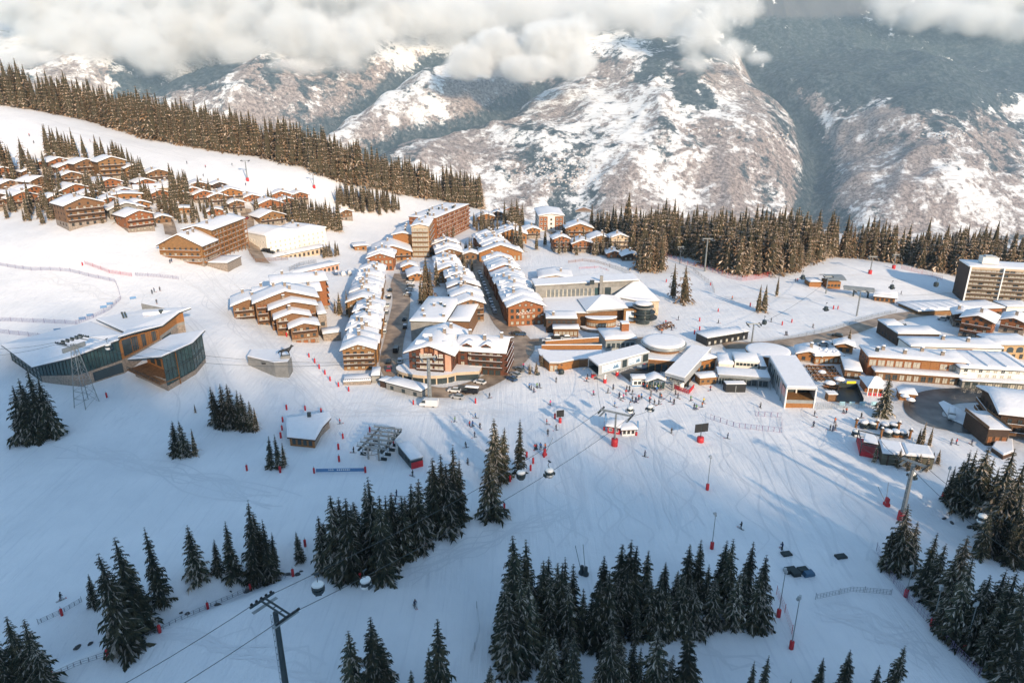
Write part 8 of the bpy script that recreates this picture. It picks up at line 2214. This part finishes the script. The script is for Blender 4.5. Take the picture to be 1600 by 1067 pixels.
PEOPLE = [('by the red footed columns', [(917, 596, 'orange'), (919, 592, 'black'), (930, 591, 'red'), (933, 592, 'black'), (958, 608, 'navy'), (928, 617, 'pink'), (949, 614, 'grey')]),
          ('in the crowd below the ticket kiosk', [(979, 610, 0), (983, 611, 0), (987, 616, 0), (968, 620, 0), (970, 625, 0), (975, 623, 'pink'), (978, 616, 'red'), (988, 627, 'black'), (992, 629, 'black'), (995, 629, 'navy'), (998, 624, 0), (1002, 622, 0)]),
          ('in the queue at the glass lift gate', [(1006, 605, 'red'), (1011, 608, 'orange'), (1015, 609, 'black'), (1020, 607, 'yellow'), (1024, 609, 'white'), (1028, 608, 'green'), (1033, 609, 'black'), (1017, 618, 'grey'), (1026, 612, 'blue')]),
          ('before the silver terminal exit', [(1015, 627, 'red'), (1022, 632, 'black'), (1029, 632, 'navy'), (1033, 623, 'orange'), (1031, 621, 'black'), (1047, 628, 'blue'), (1053, 631, 'black'), (1055, 617, 'grey'), (1059, 622, 'navy'), (1079, 626, 'green'), (1099, 629, 'yellow'), (1097, 636, 'orange'), (1084, 639, 'black'), (1087, 640, 'green'), (1110, 610, 'red')]),
          ('beside the roundabout', [(869, 597, 'black'), (827, 606, 'blue'), (830, 609, 'navy'), (839, 606, 'green'), (844, 606, 'black'), (834, 613, 'grey'), (764, 622, 'black'), (818, 574, 'pink'), (825, 578, 'navy'), (831, 580, 'grey')]),
          ('on the piste left of the notice board', [(860, 633, 'pink'), (744, 653, 'blue'), (750, 669, 'black'), (742, 683, 'navy'), (854, 663, 'red'), (869, 672, 'grey'), (856, 679, 'black'), (836, 702, 'red'), (839, 702, 'black'), (845, 700, 'blue'), (852, 702, 'orange'), (734, 666, 'red'), (739, 666, 'blue'), (711, 659, 'green'), (729, 699, 'black'), (731, 725, 'grey')]),
          ('on the open snow front', [(1049, 677, 'black'), (1007, 713, 'navy'), (960, 635, 'blue'), (987, 649, 'black'), (1188, 637, 'grey'), (1137, 685, 'navy'), (1158, 826, 'black'), (1222, 859, 'navy')]),
          ('before the white terminal', [(1272, 650, 'black'), (1271, 666, 'navy'), (1304, 661, 'orange'), (1297, 672, 'black'), (1301, 673, 'navy'), (1305, 670, 'grey'), (1345, 653, 'black'), (1375, 648, 'navy'), (1322, 645, 'orange'), (1318, 644, 'white')]),
          ('by the turning circle', [(1486, 694, 'grey'), (1494, 694, 'red'), (1518, 695, 'navy')]), ('round the chairlift drive', [(531, 662, 'red'), (553, 707, 'black'), (618, 676, 'blue'), (620, 702, 'navy'), (645, 744, 'black'), (620, 775, 'navy'), (618, 786, 'black')]),
          ('on the shaded lower piste', [(94, 938, 'black'), (648, 947, 'navy')]), ('on the pistes above the sports hall', [(266, 411, 'black'), (268, 409, 'navy'), (238, 459, 'black'), (241, 456, 'navy'), (250, 454, 'grey'), (245, 474, 'black')]),
          ('on the upper piste', [(1227, 524, 'black'), (1230, 524, 'navy'), (1270, 512, 'grey'), (1243, 440, 'black'), (1246, 440, 'red'), (1144, 468, 'orange'), (1205, 503, 'black'), (1408, 460, 'navy'), (1122, 505, 'grey'), (1060, 500, 'black')]),
          ('on the leisure centre terrace', [(1036, 509, 'black'), (1040, 506, 'red'), (1030, 514, 'navy'), (1044, 512, 'white'), (1049, 516, 'black'), (1034, 520, 'orange'), (1053, 513, 'grey')]),
          ('on the sunny hill piste', [(46, 213, 'red'), (53, 224, 'black'), (141, 222, 'red'), (292, 256, 'black'), (321, 262, 'red'), (363, 259, 'black'), (384, 290, 'navy'), (318, 276, 'black')])]
for where, l in PEOPLE:
    seen = {}
    for i, q in enumerate(l):
        j = q[2] or jc[(i * 3) % len(jc)]
        seen[j] = seen.get(j, 0) + 1
        pose = rb.choice(['stand', 'stand', 'ski', 'walk']) if 'lower' not in where else 'ski'
        person(q[0], q[1], j, (ORD[seen[j] - 1] + ' ' if seen[j] > 1 else '') + 'skier in a ' + j + ' jacket ' + {'stand': 'standing ', 'ski': 'gliding ', 'walk': 'stepping along '}[pose] + where, pose)

# ------------------------------------------------------------------ terrace furniture and small stuff
tb = empty('terrace_table', (0, 0, -500), 0, '', 'table'); b = MB(); b.box(-.9, -.45, .7, .9, .45, .78, WOOD_O); b.build('tabletop', tb); b = MB(); b.box(-.05, -.35, 0, .05, .35, .7, WOOD_D); lg = b.data('leg'); [part('leg', lg, tb, (x, 0, 0)) for x in (-.7, .7)]
for y in (-.85, .85): b = MB(); b.box(-.9, y - .16, .4, .9, y + .16, .46, WOOD_B); b.box(-.8, y - .1, 0, -.7, y + .1, .4, WOOD_D); b.box(.7, y - .1, 0, .8, y + .1, .4, WOOD_D); b.build('bench', tb)
k = 0
for gi, (o_, ux, uy, nu, nv_, l) in enumerate((((1262, 574), (7.5, .3), (3.5, 5.0), 6, 5, 'terrace table with benches in the yard beside the white terminal'), ((1290, 606), (5, 1), (2, -4), 4, 2, 'terrace table with benches by the snowy umbrellas'), ((1028, 512), (6, -2), (4, 4), 4, 2, 'terrace table on the round leisure centre terrace'))):
    for i in range(nu):
        for j in range(nv_):
            copy_tree(tb, P(o_[0] + ux[0] * i + uy[0] * j, o_[1] + ux[1] * i + uy[1] * j, .02), .3 + rb.uniform(-.15, .15), rb.uniform(.95, 1.1), l, 'terrace tables'); k += 1
for o in [*tb.children, tb]: bpy.data.objects.remove(o)
for a, c, l in ((1310, 601, 'large white snow covered umbrella in the restaurant yard'), (1295, 607, 'smaller white umbrella in front of the large one'), (1283, 590, 'umbrella beside the terrace tables'), (1421, 634, 'snowed in umbrella by the timber kiosk'), (1412, 628, 'half hidden umbrella by the big lone spruce')):
    r = empty('umbrella', P(a, c), 0, l, 'umbrella'); s = 1.9 if 'large' in l else 1.4; b = MB(); b.bar((0, 0, -.2), (0, 0, 2.6), .06, WOOD_D, 6); b.build('pole', r); b = MB(); b.lathe([(s, 2.1), (s, 2.25), (s * .8, 2.6), (.05, 3.0)], SNOW, 10); b.build('canopy', r)
b0 = P(1328, 622); r = empty('terrace_bar', b0, 0, 'sunken dark terrace bar with a yellow sign and pale blue screens', 'bar'); q = [P(*m) - b0 for m in ((1306, 628), (1348, 632), (1338, 608), (1310, 606))]
w = MB(); w.prism([(p.x, p.y) for p in q], -1, .5, BLACK); w.build('deck', r); w = MB()
for a, c in zip(q[1:], q[2:] + q[:1]): side(w, a, c, .5, 2.2, METAL_D)
w.build('wall', r); w = MB(); w.box(-1.6, 0, 2.0, 1.6, .1, 2.9, mat('yellow_sign', (.75, .62, .03), .6)); w.build('sign', r, q[2].lerp(q[3], .35) + Vector((0, -.2, 0)))
w = MB(); w.box(-1.4, -1.2, 0, 1.4, 1.2, 2.6, WOOD_B); w.box(-1.6, -1.4, 2.603, 1.6, 1.4, 2.9, SNOW); w.build('counter', r, q[0] + Vector((-1.2, 1.5, 0)))
for f in (.15, .4, .66, .95): a = P(1306 + 62 * f, 634) - b0; w = MB(); w.box(-.9, -.05, .2, .9, .05, 1.5, mat('pale_blue_screen', (.32, .55, .66), .4)); w.build('screen', r, (a.x, a.y, a.z))
for i, (a, c, w_, l) in enumerate(((1235, 893, 2.3, 'dark mat pile by the lower lamps, the first one'), (1254, 893, 2.3, 'dark mat pile with a green sheen, the second one'), (1263, 898, 2.2, 'blue tarped pile in front of the dark mats'), (1243, 898, 1.6, 'narrow dark pile between the mats'), (1229, 866, 2.2, 'dark tangle of gear above the mat piles'), (1314, 870, 2.4, 'loose green gear lying on the piste'))):
    r = empty('mat_pile', P(a, c), .2, l, 'mat pile'); n = 4 if i < 4 else 2
    for k in range(n): b = MB(); b.box(-w_ / 2 + rb.uniform(-.15, .15), -.7, k * .24 - .05, w_ / 2 + rb.uniform(-.15, .15), .7, k * .24 + .18, mat('tarp_blue', (.05, .12, .2), .7) if i == 2 else mat('tarp_dark', (.018, .03, .032), .7)); b.build('mat', r)
b = B('container', 'black twin container parked on the snow by the terraces', 'container', P(1149, 613), .02); b.flat(-3.4, 3.4, 0, 3, 0, 2.7, BLACK, .05, th=.15, dep=.5); b.box('door', -.1, -.05, .1, .1, -.003, 2.5, METAL_G)
for i, (gl, n, s0) in enumerate(((GULLY, 26, 'dark boulder in the snowy stream bed'), (GULLY2, 7, 'dark rock showing in the creek by the wood'))):
    for k in range(n):
        j = rb.randrange(len(gl) - 1); f = rb.random(); x = gl[j][0] * (1 - f) + gl[j + 1][0] * f + rb.gauss(0, 1.4); y = gl[j][1] * (1 - f) + gl[j + 1][1] * f + rb.gauss(0, 1.0); s = rb.uniform(.25, .65)
        b = MB(); n_ = 8; b.lathe([(s * .8, -.5), (s, .05), (s * .8, s * .45), (s * .3, s * .7), (.01, s * .72)], mat('wet_rock', (.03, .032, .034), .6, rgb2=(.10, .10, .10), scale=1.5), n_, sx=rb.uniform(1, 1.9), sy=rb.uniform(.6, 1), smooth=False)
        b.v = [(v[0] + rb.uniform(-.12, .12), v[1] + rb.uniform(-.12, .12), v[2] + rb.uniform(-.08, .08)) for v in b.v]
        tag(b.build('boulder', None, (x, y, H(x, y)), rb.random() * 6), s0, 'boulder', s0 + 's')
